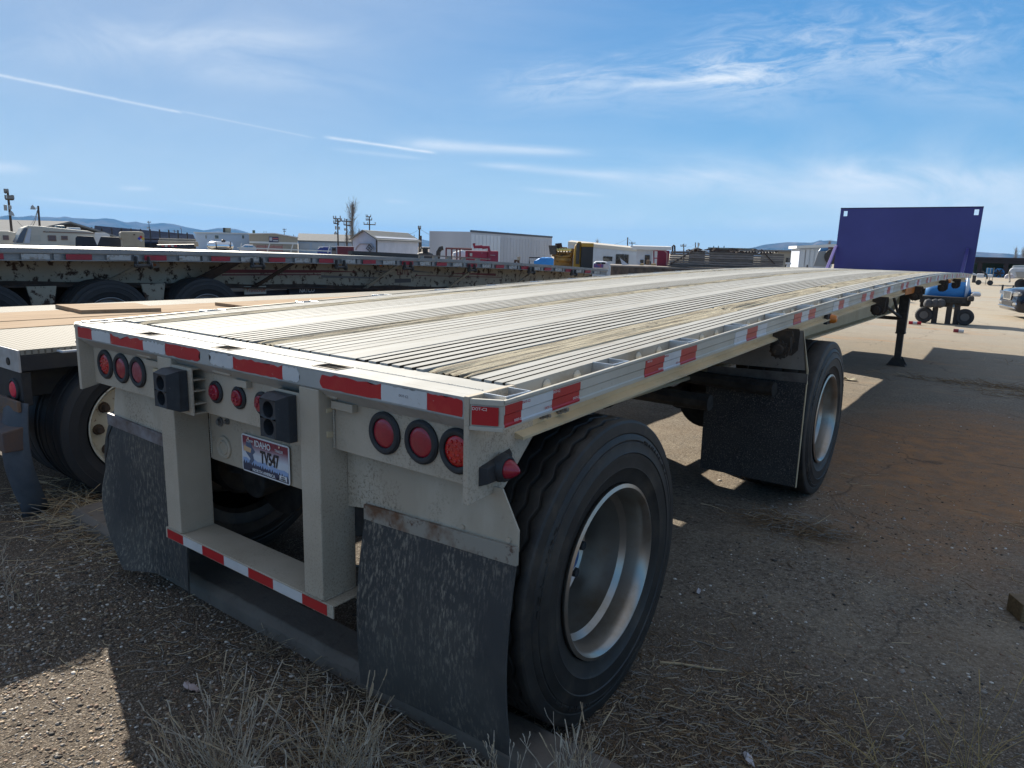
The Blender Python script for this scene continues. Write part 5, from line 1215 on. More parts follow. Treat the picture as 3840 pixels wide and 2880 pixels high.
for i in range(60):
    u = random.random(); x = xl+(xr-xl)*(.18+.74*u); z = zt+random.uniform(.0, .07+.06*math.sin(u*PI)); y = random.uniform(.0, 1); a = random.uniform(0, 6.3)
    b.tube([(x, y, z), (x+.12*math.cos(a), y+.1*math.sin(a), z+.03), (x+.25*math.cos(a+.5), y+.1, z)], random.uniform(.012, .03), 5)
b.build('chain_heap', MATS['rusty_chain'], t2)['kind'] = 'stuff'
b = MB()
for i in range(14): x = xl+(xr-xl)*.62+i*.10; b.tube([(x, 0, zt+.03), (x+.05, .5, zt+.06)], .012, 4)
b.box(xl+(xr-xl)*.62, xr-.3, 0, .03, zt+.07, zt+.11); b.build('ladder_rack', mat('grey_rack', (.20, .19, .18), .7), t2)
# clutter on the timber deck
for i, (a0, a1, tp, lb, m_) in enumerate(((2325, 2350, 968, 'bent pale sheet metal triangle on the timber deck, left one', white_cool), (2388, 2405, 976, 'bent pale sheet metal triangle on the timber deck, right one', white_cool))):
    s = Spot(a0, 26, 0); t = s.th('sheet_metal', lb, 'sheet metal'); b = MB(); p = s.poly([(a0, tp), (a1+8, 993), (a0+8, 994)], 0); b.prism([(p[0][0], p[0][1]), (p[1][0], p[1][1]), (p[2][0], p[2][1])], 'y', 0, .04); b.build('sheet', m_, t)
s = Spot(2430, 26.4, 0); t = s.th('carton', 'small brown box with a dark lid on the timber deck', 'box'); b = MB(); s.pbox(b, 2425, 2437, 975, 993, 0, .4); b.build('box_body', mat('brown_carton', (.20, .13, .08), .8), t, bevel=.01); b = MB(); s.pbox(b, 2437.5, 2442, 980, 993, 0, .4); b.build('lid', steel_dk, t)
for a0, a1, lb in ((2400, 2414, 'left of the two yellow wooden blocks on the timber deck'), (2442, 2461, 'right of the two yellow wooden blocks on the timber deck')):
    s = Spot(a0, 25.9, 0); t = s.th('wooden_block', lb, 'wood block'); b = MB(); s.pbox(b, a0, a1, 988, 995, 0, .3); b.build('block', mat('yellow_block', (.36, .25, .12), .8), t)

# ---- mountains
mm_ = bpy.data.materials.new('mountain_slopes'); mm_.use_nodes = True
_t = mm_.node_tree; _n = _t.nodes; _b = _n['Principled BSDF']; _b.inputs['Roughness'].default_value = 1; _b.inputs['Specular IOR Level'].default_value = 0
_tc = _n.new('ShaderNodeTexCoord'); _x = _n.new('ShaderNodeTexNoise'); _x.inputs['Scale'].default_value = .004; _x.inputs['Detail'].default_value = 8; _t.links.new(_tc.outputs['Object'], _x.inputs[0])
_r_ = _n.new('ShaderNodeValToRGB'); _t.links.new(_x.outputs['Fac'], _r_.inputs[0]); _r_.color_ramp.elements[0].position = .38; _r_.color_ramp.elements[0].color = (.035, .04, .045, 1); _r_.color_ramp.elements[1].position = .66; _r_.color_ramp.elements[1].color = (.14, .11, .10, 1)
_t.links.new(_r_.outputs[0], _b.inputs['Base Color'])
def range_(name, pts, dist, label=None, rows=14, depth=1500, seed=0, gul=.10):
    """skyline given as directions; the slopes come down towards the viewer with gullies"""
    P_ = []; 
    x = pts[0][0]; 
    xs_ = np.linspace(pts[0][0], pts[-1][0], 150); ys_ = np.interp(xs_, [p[0] for p in pts], [p[1] for p in pts])
    v = []; nr = rows
    for j in range(-4, nr+1):
        for i, (px, py) in enumerate(zip(xs_, ys_)):
            p = at(px, py, dist); top = p.z; d = Vector((p.x-CAM.x, p.y-CAM.y, 0)).normalized()
            t_ = j/nr if j >= 0 else -j/4
            g_ = noise.noise(Vector((px*.020, t_*1.2, seed)))*.9+noise.noise(Vector((px*.06, t_*2.0, seed+7)))*.5
            h = top*(1-t_**.8)*(1+(gul*2.2*g_ if 0 < t_ < 1 else 0)) if t_ < 1 else -5
            off = -t_*depth if j >= 0 else t_*depth
            q = p+d*off; v.append((q.x, q.y, max(h, -5)))
    nn_ = len(xs_); f = [(j*nn_+i, j*nn_+i+1, (j+1)*nn_+i+1, (j+1)*nn_+i) for j in range(nr+4) for i in range(nn_-1)]
    # order rows from the back to the front
    rows_ = list(range(-4, nr+1)); order = sorted(range(len(rows_)), key=lambda r_: (rows_[r_] if rows_[r_] >= 0 else rows_[r_]))
    vv = [v[0]]*0
    back = [v[k_*nn_:(k_+1)*nn_] for k_ in range(4)]     # rows -4..-1 : far foot to just behind the crest
    vv = [p for r_ in back for p in r_]+v[4*nn_:]
    o = MB().add(vv, f).build(name, mm_, None, smooth=True); o['kind'] = 'structure'; return o
range_('mountain_range', [(-900, 850), (-500, 820), (-200, 815), (0, 812), (20, 808), (33, 808), (62, 814), (90, 812), (121, 807), (150, 814), (170, 813), (220, 816), (245, 811), (270, 817), (330, 820), (360, 822), (390, 818), (425, 821), (470, 834), (485, 834), (506, 830), (540, 838), (575, 839), (610, 836), (650, 840), (700, 852), (765, 864), (800, 858), (822, 854), (860, 856), (890, 860), (930, 872), (1000, 890), (1100, 896), (1200, 898)], 9000, seed=1)
range_('mountain_range', [(1480, 915), (1520, 905), (1560, 896), (1580, 897), (1608, 903), (1622, 899), (1640, 902), (1655, 901), (1690, 910), (1800, 915), (1950, 925), (2050, 935), (2160, 940)], 8500, seed=3)
range_('mountain_range', [(2480, 944), (2560, 940), (2640, 938), (2740, 938), (2790, 933), (2820, 929), (2870, 917), (2950, 908), (2990, 909), (3040, 910), (3075, 904), (3110, 901), (3130, 903), (3170, 912), (3300, 922), (3600, 940), (3900, 960), (4300, 980)], 7000, seed=5, gul=.16)
# ---- buildings and sheds far off, left to right
roof_grey = mat('grey_metal_roof', (.16, .165, .17), .9, 0, (.21, .21, .21), 1, stretch=(8, 1, 1), spec=.05); roof_dark = mat('dark_shed_roof', (.035, .045, .07), 1.0, 0, (.025, .03, .05), 2, spec=0)
dark_wall = mat('dark_shed_wall', (.035, .033, .035), .9, 0, (.06, .05, .045), 1); beige = mat('beige_siding', (.40, .35, .27), .7); tan_w = mat('tan_siding', (.33, .28, .22), .7)
trim_w = mat('white_trim', (.62, .62, .60), .6); house_w = mat('white_siding', (.50, .57, .66), .8, spec=.2)
def gable(s, t, pxl, pxr, py_eave_l, py_peak, px_peak, py_eave_r, depth, wall, roof, over=.3, turn=0):
    """gable end facing the viewer (local y = 0) with the roof running back"""
    xl, zl = s.q(pxl, py_eave_l); xp, zp = s.q(px_peak, py_peak); xr, zr = s.q(pxr, py_eave_r)
    MB().prism([(xl, 0), (xr, 0), (xr, zr-.05), (xp, zp-.05), (xl, zl-.05)], 'y', 0, depth).build('wall', wall, t)
    MB().add([(xl-over, -over, zl-.1), (xp, -over, zp), (xp, depth+over, zp), (xl-over, depth+over, zl-.1), (xl-over, -over, zl-.22), (xp, -over, zp-.14), (xp, depth+over, zp-.14), (xl-over, depth+over, zl-.22)], [(0, 1, 2, 3), (4, 7, 6, 5), (0, 4, 5, 1), (3, 2, 6, 7), (0, 3, 7, 4)]).build('roof', roof, t)
    MB().add([(xr+over, -over, zr-.1), (xp, -over, zp), (xp, depth+over, zp), (xr+over, depth+over, zr-.1), (xr+over, -over, zr-.22), (xp, -over, zp-.14), (xp, depth+over, zp-.14), (xr+over, depth+over, zr-.22)], [(0, 1, 2, 3), (4, 7, 6, 5), (0, 4, 5, 1), (3, 2, 6, 7), (0, 3, 7, 4)]).build('roof', roof, t)
def side_on(s, t, pxl, pxr, pyt_l, pyt_r, depth, wall, name='wall', roof=None, rise=0):
    xl, zl = s.q(pxl, pyt_l); xr, zr = s.q(pxr, pyt_r)
    MB().hexa([(xl, 0, 0), (xr, 0, 0), (xr, depth, 0), (xl, depth, 0)], [(xl, 0, zl), (xr, 0, zr), (xr, depth, zr+rise), (xl, depth, zl+rise)]).build(name, wall, t)
    if roof: MB().hexa([(xl-.2, -.2, zl), (xr+.2, -.2, zr), (xr+.2, depth, zr+rise+.02), (xl-.2, depth, zl+rise+.02)], [(xl-.2, -.2, zl+.15), (xr+.2, -.2, zr+.15), (xr+.2, depth, zr+rise+.2), (xl-.2, depth, zl+rise+.2)]).build('roof', roof, t)
def rectp(s, t, name, px0, px1, py0, py1, m_, y=-.03, th=.03, bevel=0):
    b = MB(); x0, z1 = s.q(px0, py0, y); x1, z0 = s.q(px1, py1, y); b.box(min(x0, x1), max(x0, x1), y, y+th, min(z0, z1), max(z0, z1)); return b.build(name, m_, t, bevel=bevel)
# big barn
s = Spot(254, 130, .9); t = s.th('barn', 'wide low barn with grey metal roof and black gable behind the travel trailer', 'barn')
D = 45
xp, zp = s.q(254, 830); hw = 14
MB().prism([(-hw, 0), (hw, 0), (hw, zp-2.6), (0, zp-.1), (-hw, zp-2.6)], 'y', 0, D).build('wall', dark_wall, t)
for sg in (-1, 1):
    MB().add([(sg*(hw+.6), -.8, zp-2.7), (0, -.8, zp), (0, D, zp), (sg*(hw+.6), D, zp-2.7), (sg*(hw+.6), -.8, zp-2.95), (0, -.8, zp-.25), (0, D, zp-.25), (sg*(hw+.6), D, zp-2.95)], [(0, 1, 2, 3), (4, 7, 6, 5), (0, 4, 5, 1), (3, 2, 6, 7), (0, 3, 7, 4)]).build('roof', roof_grey, t)
s = Spot(545, 150, 0); t = s.th('long_shed', 'long dark open fronted shed with bluish roof between the barn and the white building', 'shed')
xl, zl = s.q(345, 862); xr, zr = s.q(735, 884); xp, zp = s.q(360, 854)
b = MB(); b.hexa([(xl, -1, zl-2.2), (xr, -1, zr-1.5), (xr, 9, zr), (xl, 9, zl+.6)], [(xl, -1, zl-1.9), (xr, -1, zr-1.2), (xr, 9, zr+.3), (xl, 9, zl+.9)]); b.build('roof', roof_dark, t)
MB().box(xl, xr, 8, 9, 0, zr-.1).build('wall', dark_wall, t); MB().box(xl, xr, 1, 8, 0, 1.7).build('stacked_goods', mat('brown_goods', (.10, .06, .045), .9, 0, (.05, .04, .04), 1), t)
for i in range(12): x = xl+(xr-xl)*i/11; MB().box(x-.12, x+.12, -.6, -.4, 0, 3.4 if i < 10 else 3.0).build('post', dark_wall, t)
# white mobile building and tan shop
s = Spot(835, 110, 0); t = s.th('white_building', 'white flat roofed building with small windows left of the tan shop', 'building')
side_on(s, t, 732, 934, 874, 878, 8, house_w, roof=trim_w)
for a, c in ((769, 776), (804, 821), (906, 917)): 
    w_ = rectp(s, t, 'window', a, c, 881, 896, trim_w); rectp(s, w_, 'pane', a+1.5, c-1.5, 882.5, 894.5, mat('window_glass', (.10, .13, .14), .15), -.06)
w_ = rectp(s, t, 'roof_unit', 836, 866, 854, 872, mat('cooler_tan', (.30, .28, .22), .7), 2, 2.0); w_ = rectp(s, t, 'roof_unit_side', 835.5, 845, 854, 872, dark_wall, 1.9, .1)
rectp(s, t, 'vent', 947, 957, 863, 874, mat('green_vent', (.06, .10, .08), .7), 3, 1)
s = Spot(1025, 95, 0); t = s.th('tan_shop_building', 'tan and beige metal shop with low gable and a blue sign', 'building')
xa, za = s.q(934, 877); xb_, zb2 = s.q(1030, 876); xc_, zc2 = s.q(1116, 891)
MB().prism([(xa, 0), (xc_, 0), (xc_, zc2), (xb_, zb2), (xa, za)], 'y', 0, 18).build('wall', tan_w, t)
x0, z0 = s.q(936, 908); x1, _ = s.q(1114, 913)
n_ = 34
for i in range(n_):
    u0, u1 = xa+(xc_-xa)*i/n_, xa+(xc_-xa)*(i+.86)/n_
    zt = lambda u: (za+(zb2-za)*(u-xa)/(xb_-xa) if u < xb_ else zb2+(zc2-zb2)*(u-xb_)/(xc_-xb_))-.08
    MB().prism([(u0, z0+.1), (u1, z0+.1), (u1, zt(u1)), (u0, zt(u0))], 'y', -.06, 0).build('siding_panel', beige, t)
MB().box(xa, xc_, -.09, -.06, z0-.12, z0+.12).build('band', trim_w, t)
MB().prism([(xa-.1, za-.05), (xb_, zb2-.05), (xc_+.1, zc2-.05), (xc_+.1, zc2+.08), (xb_, zb2+.08), (xa-.1, za+.08)], 'y', -.2, 18).build('roof', trim_w, t)
sg = rectp(s, t, 'sign', 1008, 1045, 887, 909, mat('sign_navy', (.03, .035, .09), .6), -.12, .06)
rectp(s, sg, 'sign_logo', 1010, 1021, 890, 903, mat('sign_pale', (.45, .45, .48), .6), -.14, .02); rectp(s, sg, 'sign_print', 1023, 1043, 892, 897, mat('sign_print_red', (.40, .12, .12), .6), -.14, .02); rectp(s, sg, 'sign_print', 1024, 1043, 900, 905, MATS['sign_pale'], -.14, .02)
for px in (989, 997): rectp(s, t, 'flue', px, px+1.6, 866, 877, steel_dk, 4, .2)
rectp(s, t, 'flue', 1100, 1102, 880, 890, steel_dk, 4, .2)
# row of white storage units
s = Spot(1230, 105, 0); t = s.th('storage_building', 'long white storage building with grey roof behind the poles', 'building')
side_on(s, t, 1118, 1470, 905, 914, 8, house_w, roof=roof_grey, rise=1.0)
for i in range(7): a = 1122+i*48; rectp(s, t, 'door', a, a+40, 911, 935, mat('pale_door', (.50, .52, .54), .6), -.06)
# white wooden shed with roof
s = Spot(1414, 42, .0); 
# built from its near corner: gable to the left, long side to the right
t = s.th('garden_shed', 'white wooden shed with grey shingle roof and eight sided door frame', 'shed')
c_l = at(1323, 940, 44); c_c = at(1414, 940, 41.5); c_r = at(1568, 940, 47)
def loc(p): d = Vector((p.x, p.y, 0))-s.o; return Vector((d.dot(s.ex), d.dot(s.ey), 0))
L_, C_, R_ = loc(c_l), loc(c_c), loc(c_r); B_ = L_+(R_-C_)
hz = at(1414, 891, 41.5).z; pk = (L_+C_)/2; hp = at(1370, 862, 42.7).z
MB().hexa([tuple(L_), tuple(C_), tuple(R_), tuple(B_)], [(L_.x, L_.y, hz), (C_.x, C_.y, hz), (R_.x, R_.y, hz), (B_.x, B_.y, hz)]).build('wall', white_cool, t)
g_ = MB(); n3 = (C_-L_).normalized(); o3 = Vector((-n3.y, n3.x, 0)); 
pk2 = pk+(R_-C_)
g_.add([(L_.x, L_.y, hz), (C_.x, C_.y, hz), (pk.x, pk.y, hp-.06), (B_.x, B_.y, hz), (R_.x, R_.y, hz), (pk2.x, pk2.y, hp-.06)], [(0, 1, 2), (3, 5, 4), (0, 2, 5, 3), (1, 4, 5, 2)]).build('gable_wall', white_cool, t)
shing = mat('shingle_roof', (.18, .185, .18), .85, 0, (.20, .21, .21), 3, .42, .6, stretch=(1, 1, 4))
u_ = (R_-C_).normalized(); 
for side, e in (('a', C_), ('b', L_)):
    out_ = (e-pk).normalized(); e0 = e+out_*.25-u_*.25; e1 = e+out_*.25+u_*((R_-C_).length+.25); p0 = pk-u_*.25; p1 = pk2+u_*.25; ez = hz-.12
    N_ = 9
    for i in range(N_):        # courses of shingles
        a0, a1 = i/N_, (i+1)/N_
        q = lambda f_, base, ed: base.lerp(ed, f_)
        A0, A1, B0, B1 = q(a0, p0, e0), q(a1, p0, e0), q(a0, p1, e1), q(a1, p1, e1); za_, zb_2 = hp+(ez-hp)*a0, hp+(ez-hp)*a1
        MB().add([(A0.x, A0.y, za_), (A1.x, A1.y, zb_2+.03), (B1.x, B1.y, zb_2+.03), (B0.x, B0.y, za_), (A0.x, A0.y, za_-.05), (A1.x, A1.y, zb_2-.05), (B1.x, B1.y, zb_2-.05), (B0.x, B0.y, za_-.05)], [(0, 1, 2, 3), (4, 7, 6, 5), (0, 4, 5, 1), (1, 5, 6, 2), (2, 6, 7, 3), (3, 7, 4, 0)]).build('shingle_course', shing, t)
MB().tube([(C_.x-.02, C_.y-.05, 0), (C_.x-.02, C_.y-.05, hz-.1)], .05, 4).build('corner_trim', steel_dk, t)
s2 = Spot(1370, 43, 0); 
fr = MB(); 
def gp(px, py): # point on gable wall
    d = ray(px, py); nrm = Vector((-n3.y, n3.x, 0)); W0 = s.o+s.ex*L_.x+s.ey*L_.y; nw = s.ex*nrm.x+s.ey*nrm.y; t_ = (W0-CAM).dot(nw)/d.dot(nw); P = CAM+d*t_-s.o; return Vector((P.dot(s.ex), P.dot(s.ey), P.z))+Vector((o3.x, o3.y, 0))*(-.05)
pts = [gp(*p) for p in ((1337, 938), (1339, 928), (1352, 914), (1392, 914), (1404, 928), (1405, 940))]
fr.tube(pts, .035, 4); fr.build('door_frame', mat('grey_trim', (.28, .30, .34), .7), t)
pts = [gp(*p) for p in ((1387, 917), (1399, 931), (1391, 943), (1376, 932))]; fr = MB(); fr.tube(pts+[pts[0]], .03, 4); fr.tube([(pts[0]+pts[3])/2, (pts[1]+pts[2])/2], .02, 4); fr.tube([(pts[0]+pts[1])/2, (pts[2]+pts[3])/2], .02, 4); fr.build('hazard_diamond_frame', mat('dark_trim', (.06, .07, .09), .6), t)
# box trailer
s = Spot(1850, 40, 0); t = s.th('box_trailer', 'long pale corrugated semi box trailer standing behind the red generator', 'trailer')
cl, cr2 = at(1765, 940, 38), at(2068, 950, 49)
a_, c_ = cl-s.o, cr2-s.o; A_ = Vector((a_.dot(s.ex), a_.dot(s.ey), 0)); C2 = Vector((c_.dot(s.ex), c_.dot(s.ey), 0)); u_ = (C2-A_).normalized(); nb = Vector((-u_.y, u_.x, 0))
zt1 = at(1765, 877, 38).z; zt2 = at(2068, 902, 49).z; zt1 = zt2 = (zt1+zt2)/2+.15; ln = (C2-A_).length
box_m = mat('weathered_trailer_skin', (.50, .49, .51), .5, .2, (.42, .41, .43), .6, stretch=(1, 1, .2)); box_p = mat('smooth_trailer_skin', (.56, .56, .58), .45, .2)
b = MB(); p = [A_, C2, C2+nb*2.5, A_+nb*2.5]; b.hexa([(q.x, q.y, .55) for q in p], [(q.x, q.y, zt1) for q in p]); b.build('body', box_m, t)
nP = 26
for i in range(nP):
    q0, q1 = A_+u_*(ln*i/nP+.01)-nb*.02, A_+u_*(ln*(i+.94)/nP)-nb*.02
    if i < 8: MB().hexa([(q0.x, q0.y, .6), (q1.x, q1.y, .6), (q1.x+nb.x*.02, q1.y+nb.y*.02, .6), (q0.x+nb.x*.02, q0.y+nb.y*.02, .6)], [(q0.x, q0.y, zt1-.12), (q1.x, q1.y, zt1-.12), (q1.x+nb.x*.02, q1.y+nb.y*.02, zt1-.12), (q0.x+nb.x*.02, q0.y+nb.y*.02, zt1-.12)]).build('side_panel', box_p, t)
    else:
        b = MB()
        for j in range(13):
            z0_, z1_ = .6+(zt1-.75)*j/13, .6+(zt1-.75)*(j+.72)/13; o_ = nb*(-.02)
            b.hexa([(q0.x, q0.y, z0_), (q1.x, q1.y, z0_), (q1.x+nb.x*.02, q1.y+nb.y*.02, z0_), (q0.x+nb.x*.02, q0.y+nb.y*.02, z0_)], [(q0.x, q0.y, z1_), (q1.x, q1.y, z1_), (q1.x+nb.x*.02, q1.y+nb.y*.02, z1_), (q0.x+nb.x*.02, q0.y+nb.y*.02, z1_)])
        b.build('corrugated_panel', box_m, t)
p = [A_-nb*.04, C2-nb*.04, C2+nb*.05, A_+nb*.05]; MB().hexa([(q.x, q.y, zt1-.02) for q in p], [(q.x, q.y, zt1+.09) for q in p]).build('top_rail', mat('dark_top_rail', (.06, .07, .09), .6), t)
p = [A_-nb*.04, C2-nb*.04, C2+nb*.05, A_+nb*.05]; MB().hexa([(q.x, q.y, .42) for q in p], [(q.x, q.y, .56) for q in p]).build('bottom_rail', MATS['dark_top_rail'], t)
for i in (.82, .90): q = A_+u_*ln*i; MB().cyl((q.x, q.y, .5), (q.x+nb.x*.3, q.y+nb.y*.3, .5), .5, n=20).build('wheel', tyre_far, t)
q = A_+u_*ln*.18; MB().box(q.x-.06, q.x+.06, q.y-.06, q.y+.06, 0, .5).build('landing_leg', steel_dk, t)
# red generator on a rack
red_m = mat('faded_red_paint', (.30, .018, .045), .6, 0, (.22, .02, .05), 2, dirt=True, dcol=(.25, .2, .2), ds=6, dlo=.62, dhi=.7)
s = Spot(1800, 24, 0); t = s.th('red_generator', 'faded red engine housing with exhaust pipe and open red frame', 'generator')
b = MB(); s.pbox(b, 1745, 1830, 940, None, 0, 1.4); b.build('housing', red_m, t, bevel=.02); b = MB(); s.pbox(b, 1831, 1869, 941, None, -.05, 1.5); b.build('end_housing', red_m, t, bevel=.02)
Q3 = lambda a, c, y=0: (s.q(a, c, y)[0], y, s.q(a, c, y)[1])
b = MB()
for px in (1673, 1694, 1713, 1725): b.tube([Q3(px, 931), Q3(px, 985)], .03, 4)
b.tube([Q3(1673, 931), Q3(1770, 935)], .03, 4).tube([Q3(1694, 931, 1.2), Q3(1770, 933, 1.2)], .03, 4).tube([Q3(1673, 931), Q3(1694, 931, 1.2)], .03, 4); b.build('frame', mat('dark_red_frame', (.12, .02, .03), .6), t)
MB().tube([Q3(1778, 913), Q3(1779, 926), Q3(1806, 925), Q3(1812, 928), Q3(1832, 927), Q3(1834, 942)], .055, 8).build('exhaust_pipe', red_m, t); MB().tube([Q3(1777, 912), Q3(1780, 927), Q3(1805, 926)], .03, 6).build('intake_pipe', steel_dk, t)
rectp(s, t, 'housing_door', 1756, 1759, 941, 972, MATS['dark_red_frame'], -.03); rectp(s, t, 'gauge_panel', 1762, 1771, 949, 961, mat('pale_gauge', (.4, .4, .38), .5), -.03)
rectp(s, t, 'maker_stripe', 1838, 1857, 956, 958, mat('faint_white', (.5, .45, .45), .6), -.08)
s = Spot(1735, 27, 0); t = s.th('propane_tank', 'small white rounded tank between the red frame and the red housing', 'tank'); b = MB(); x, z = s.q(1730, 950); b.lathe([(-.35, 0), (-.3, .15), (0, .25), (.3, .15), (.35, 0)], (x, 0, z-.12), 'x', 16); b.build('shell', white_paint, t, smooth=True)
# valve pipe, blue tarp
s = Spot(1940, 20, 0); t = s.th('valve_pipe', 'rusty pipe elbow with pale valve standing behind the trailer rail', 'pipe'); Q3 = lambda a, c, y=0: (s.q(a, c, y)[0], y, s.q(a, c, y)[1])
MB().tube([Q3(1930, 990), Q3(1932, 977), Q3(1944, 978), Q3(1945, 1000)], .04, 8).build('elbow', rust_dk, t); MB().cyl(Q3(1945, 976), Q3(1945, 962), .05, .045, 10).build('valve', mat('pale_valve', (.3, .27, .22), .6), t)
blue_m = mat('bright_blue_tarp', (.03, .22, .60), .45, 0, (.04, .30, .72), 2)
s = Spot(2040, 22, 0); t = s.th('blue_tarp', 'bright blue tarp draped over a lump left of the yellow engine', 'tarp')
b = MB(); v = []; n1, n2 = 16, 8
for i in range(n1+1):
    for j in range(n2+1):
        px = 2002+(2080-2002)*i/n1; u_2 = i/n1; top = 967+14*(1-min(1, u_2*3.2))+8*max(0, u_2-.85)*6
        x, z = s.q(px, top+3*noise.noise(Vector((i*.5, j*.4, 2)))); v.append((x, j*.14, (z if 0 < j < n2 else z*0.55)*(1 if j else .5)+.02*noise.noise(Vector((i, j, 0)))))
f = [(i*(n2+1)+j, (i+1)*(n2+1)+j, (i+1)*(n2+1)+j+1, i*(n2+1)+j+1) for i in range(n1) for j in range(n2)]
x0, _ = s.q(2002, 970); x1, _ = s.q(2080, 970); b.add(v, f); b.build('sheet', blue_m, t, smooth=True); MB().box(x0+.1, x1-.1, .1, 1.0, 0, .75).build('lump', steel_dk, t)
s = Spot(2010, 22.5, 0); t = s.th('thin_pipe_rack', 'thin grey bent pipe beside the blue tarp', 'pipe'); Q3 = lambda a, c, y=0: (s.q(a, c, y)[0], y, s.q(a, c, y)[1]); MB().tube([Q3(1985, 990), Q3(1985, 966), Q3(2042, 967)], .02, 6).build('pipe', steel_dk, t)
# yellow engine
yel = mat('engine_yellow', (.32, .18, .04), .55, .1, (.12, .07, .025), 3, .45, .6, dirt=True, dcol=(.05, .035, .02), ds=5, dlo=.55, dhi=.65); yel2 = mat('clean_engine_yellow', (.36, .21, .04), .6, spec=.2)
s = Spot(2140, 19, 0); t = s.th('yellow_engine', 'big yellow diesel engine with black radiator standing in the yard', 'engine'); Q3 = lambda a, c, y=0: (s.q(a, c, y)[0], y, s.q(a, c, y)[1])
b = MB(); s.pbox(b, 2078, 2150, 944, None, .1, 1.0); b.build('engine_block', yel, t, bevel=.03)
x0, z0 = s.q(2074, 939); x1, _ = s.q(2152, 939)
b = MB(); s.pbox(b, 2100, 2128, 926, 940, .2, .8); b.build('valve_housing', yel, t, bevel=.02)
for i in range(6):
    px = 2088+i*10.5; b = MB(); b.tube([Q3(px, 938, .0), Q3(px+1, 948, -.05), Q3(px, 958, .05)], .03, 6); b.build('manifold', yel, t)
    x, z = s.q(px, 937); MB().lathe([(-.03, 0), (-.02, .045), (.02, .045), (.03, 0)], (x, .0, z), 'y', 10).build('cylinder_cap', mat('brassy_cap', (.65, .50, .18), .3, .6), t, smooth=True)
MB().tube([Q3(2070, 955), Q3(2100, 961), Q3(2135, 960), Q3(2146, 950), Q3(2148, 932)], .045, 8).build('coolant_pipe', yel, t); MB().tube([Q3(2080, 970), Q3(2140, 976)], .06, 8).build('oil_pipe', yel, t)
b = MB(); x0, z0 = s.q(2057, 920, -.2); x1, z1 = s.q(2088, 920, -.2); x2, z2 = s.q(2086, 955, -.2); x3, z3 = s.q(2062, 955, -.2)
b.prism([(x3, z3), (x2, z2), (x1, z1), (x0, z0)], 'y', -.2, .4); b.build('air_box', steel_dk, t, bevel=.01)
MB().cyl(Q3(2094, 912, .4), Q3(2096, 938, .4), .09, .11, 12).build('exhaust_stub', rust_dk, t)
b = MB(); x0, zt = s.q(2153, 906, .0); x1, _ = s.q(2180, 906, 0)
b.prism([(x0, 0), (x1, 0), (x1, zt-.0), (x0+.09, zt-.0), (x0+.02, zt-.12), (x0, zt-.3)], 'y', -.3, .9); b.build('radiator_side', yel2, t, bevel=.03)
b = MB(); s.pbox(b, 2181, 2226, 918, None, -.35, .9); b.build('radiator_core', mat('radiator_black', (.018, .018, .02), .6), t, bevel=.01); b = MB(); s.pbox(b, 2181, 2227, 911, 925, -.37, -.2); b.build('radiator_tank', yel2, t, bevel=.01)
b = MB(); s.pbox(b, 2162, 2175, 911, 990, -.36, -.30); b.build('radiator_strap', steel_dk, t, bevel=.01)
# the white caravans in the middle
rv_roof = mat('caravan_roof', (.55, .50, .42), .6)
s = Spot(2310, 38, .0); t = s.th('caravan', 'large white fifth wheel caravan with dark windows right of the yellow engine', 'caravan')
side_on(s, t, 2130, 2390, 916, 942, 2.5, white_paint, 'body'); xl, zl = s.q(2130, 916); xr, zr = s.q(2392, 942)
MB().hexa([(xl, -.05, zl-.02), (xr, -.05, zr-.02), (xr, 2.5, zr+.15), (xl, 2.5, zl+.15)], [(xl, -.05, zl+.14), (xr, -.05, zr+.14), (xr, 2.5, zr+.25), (xl, 2.5, zl+.25)]).build('roof', rv_roof, t)
for a, c, d, e in ((2262, 2296, 961, 979), (2310, 2325, 953, 992), (2327, 2340, 953, 992), (2343, 2356, 954, 992)): rectp(s, t, 'window', a, c, d, e, glass_dk, -.04, .03, .01)
b = MB(); s.pbox(b, 2363, 2394, 921, 936, .6, 1.5); b.build('roof_unit', white_paint, t, bevel=.05); b = MB(); s.pbox(b, 2389, 2395, 921, 936, .5, .6); b.build('unit_grille', steel_dk, t)
s = Spot(2425, 34, 0); t = s.th('caravan', 'small white caravan with an open door next to the red metal frame', 'caravan')
side_on(s, t, 2388, 2500, 935, 938, 2.4, white_paint, 'body', roof=trim_w); b = MB(); s.pbox(b, 2388, 2418, 931, 940, -.0, 2.4); b.build('front_cap', white_paint, t, bevel=.1)
rectp(s, t, 'window', 2401, 2412, 974, 990, glass_dk, -.05); rectp(s, t, 'door', 2419, 2435, 956, 992, glass_dk, -.05); rectp(s, t, 'door_leaf', 2445, 2463, 941, 995, mat('pale_door', (.5, .52, .54), .6), -.05)
s = Spot(2250, 30, 0); t = s.th('parked_car', 'small white car with red and blue markings behind the trailer rail', 'car'); b = MB()
b.prism([s.q(2225, 1008), s.q(2284, 1008), s.q(2284, 992), s.q(2276, 984), s.q(2262, 981), s.q(2236, 981), s.q(2225, 986)], 'y', 0, 1.7); b.build('body', white_paint, t, bevel=.05)
rectp(s, t, 'window', 2234, 2252, 984, 989, glass_dk, -.02); rectp(s, t, 'window', 2255, 2270, 984, 990, glass_dk, -.02); rectp(s, t, 'door_panel', 2226, 2262, 990, 1004, mat('red_blue_wrap', (.25, .04, .10), .5, 0, (.05, .06, .22), 6, .45, .55), -.02)
for px in (2234, 2274): x, z = s.q(px, 1010); MB().cyl((x, -.02, .3), (x, .2, .3), .3, n=18).build('wheel', tyre_far, t)
s = Spot(2480, 28, 0); t = s.th('red_metal_box', 'dark red metal box with an open side frame left of the lumber stack', 'metal box')
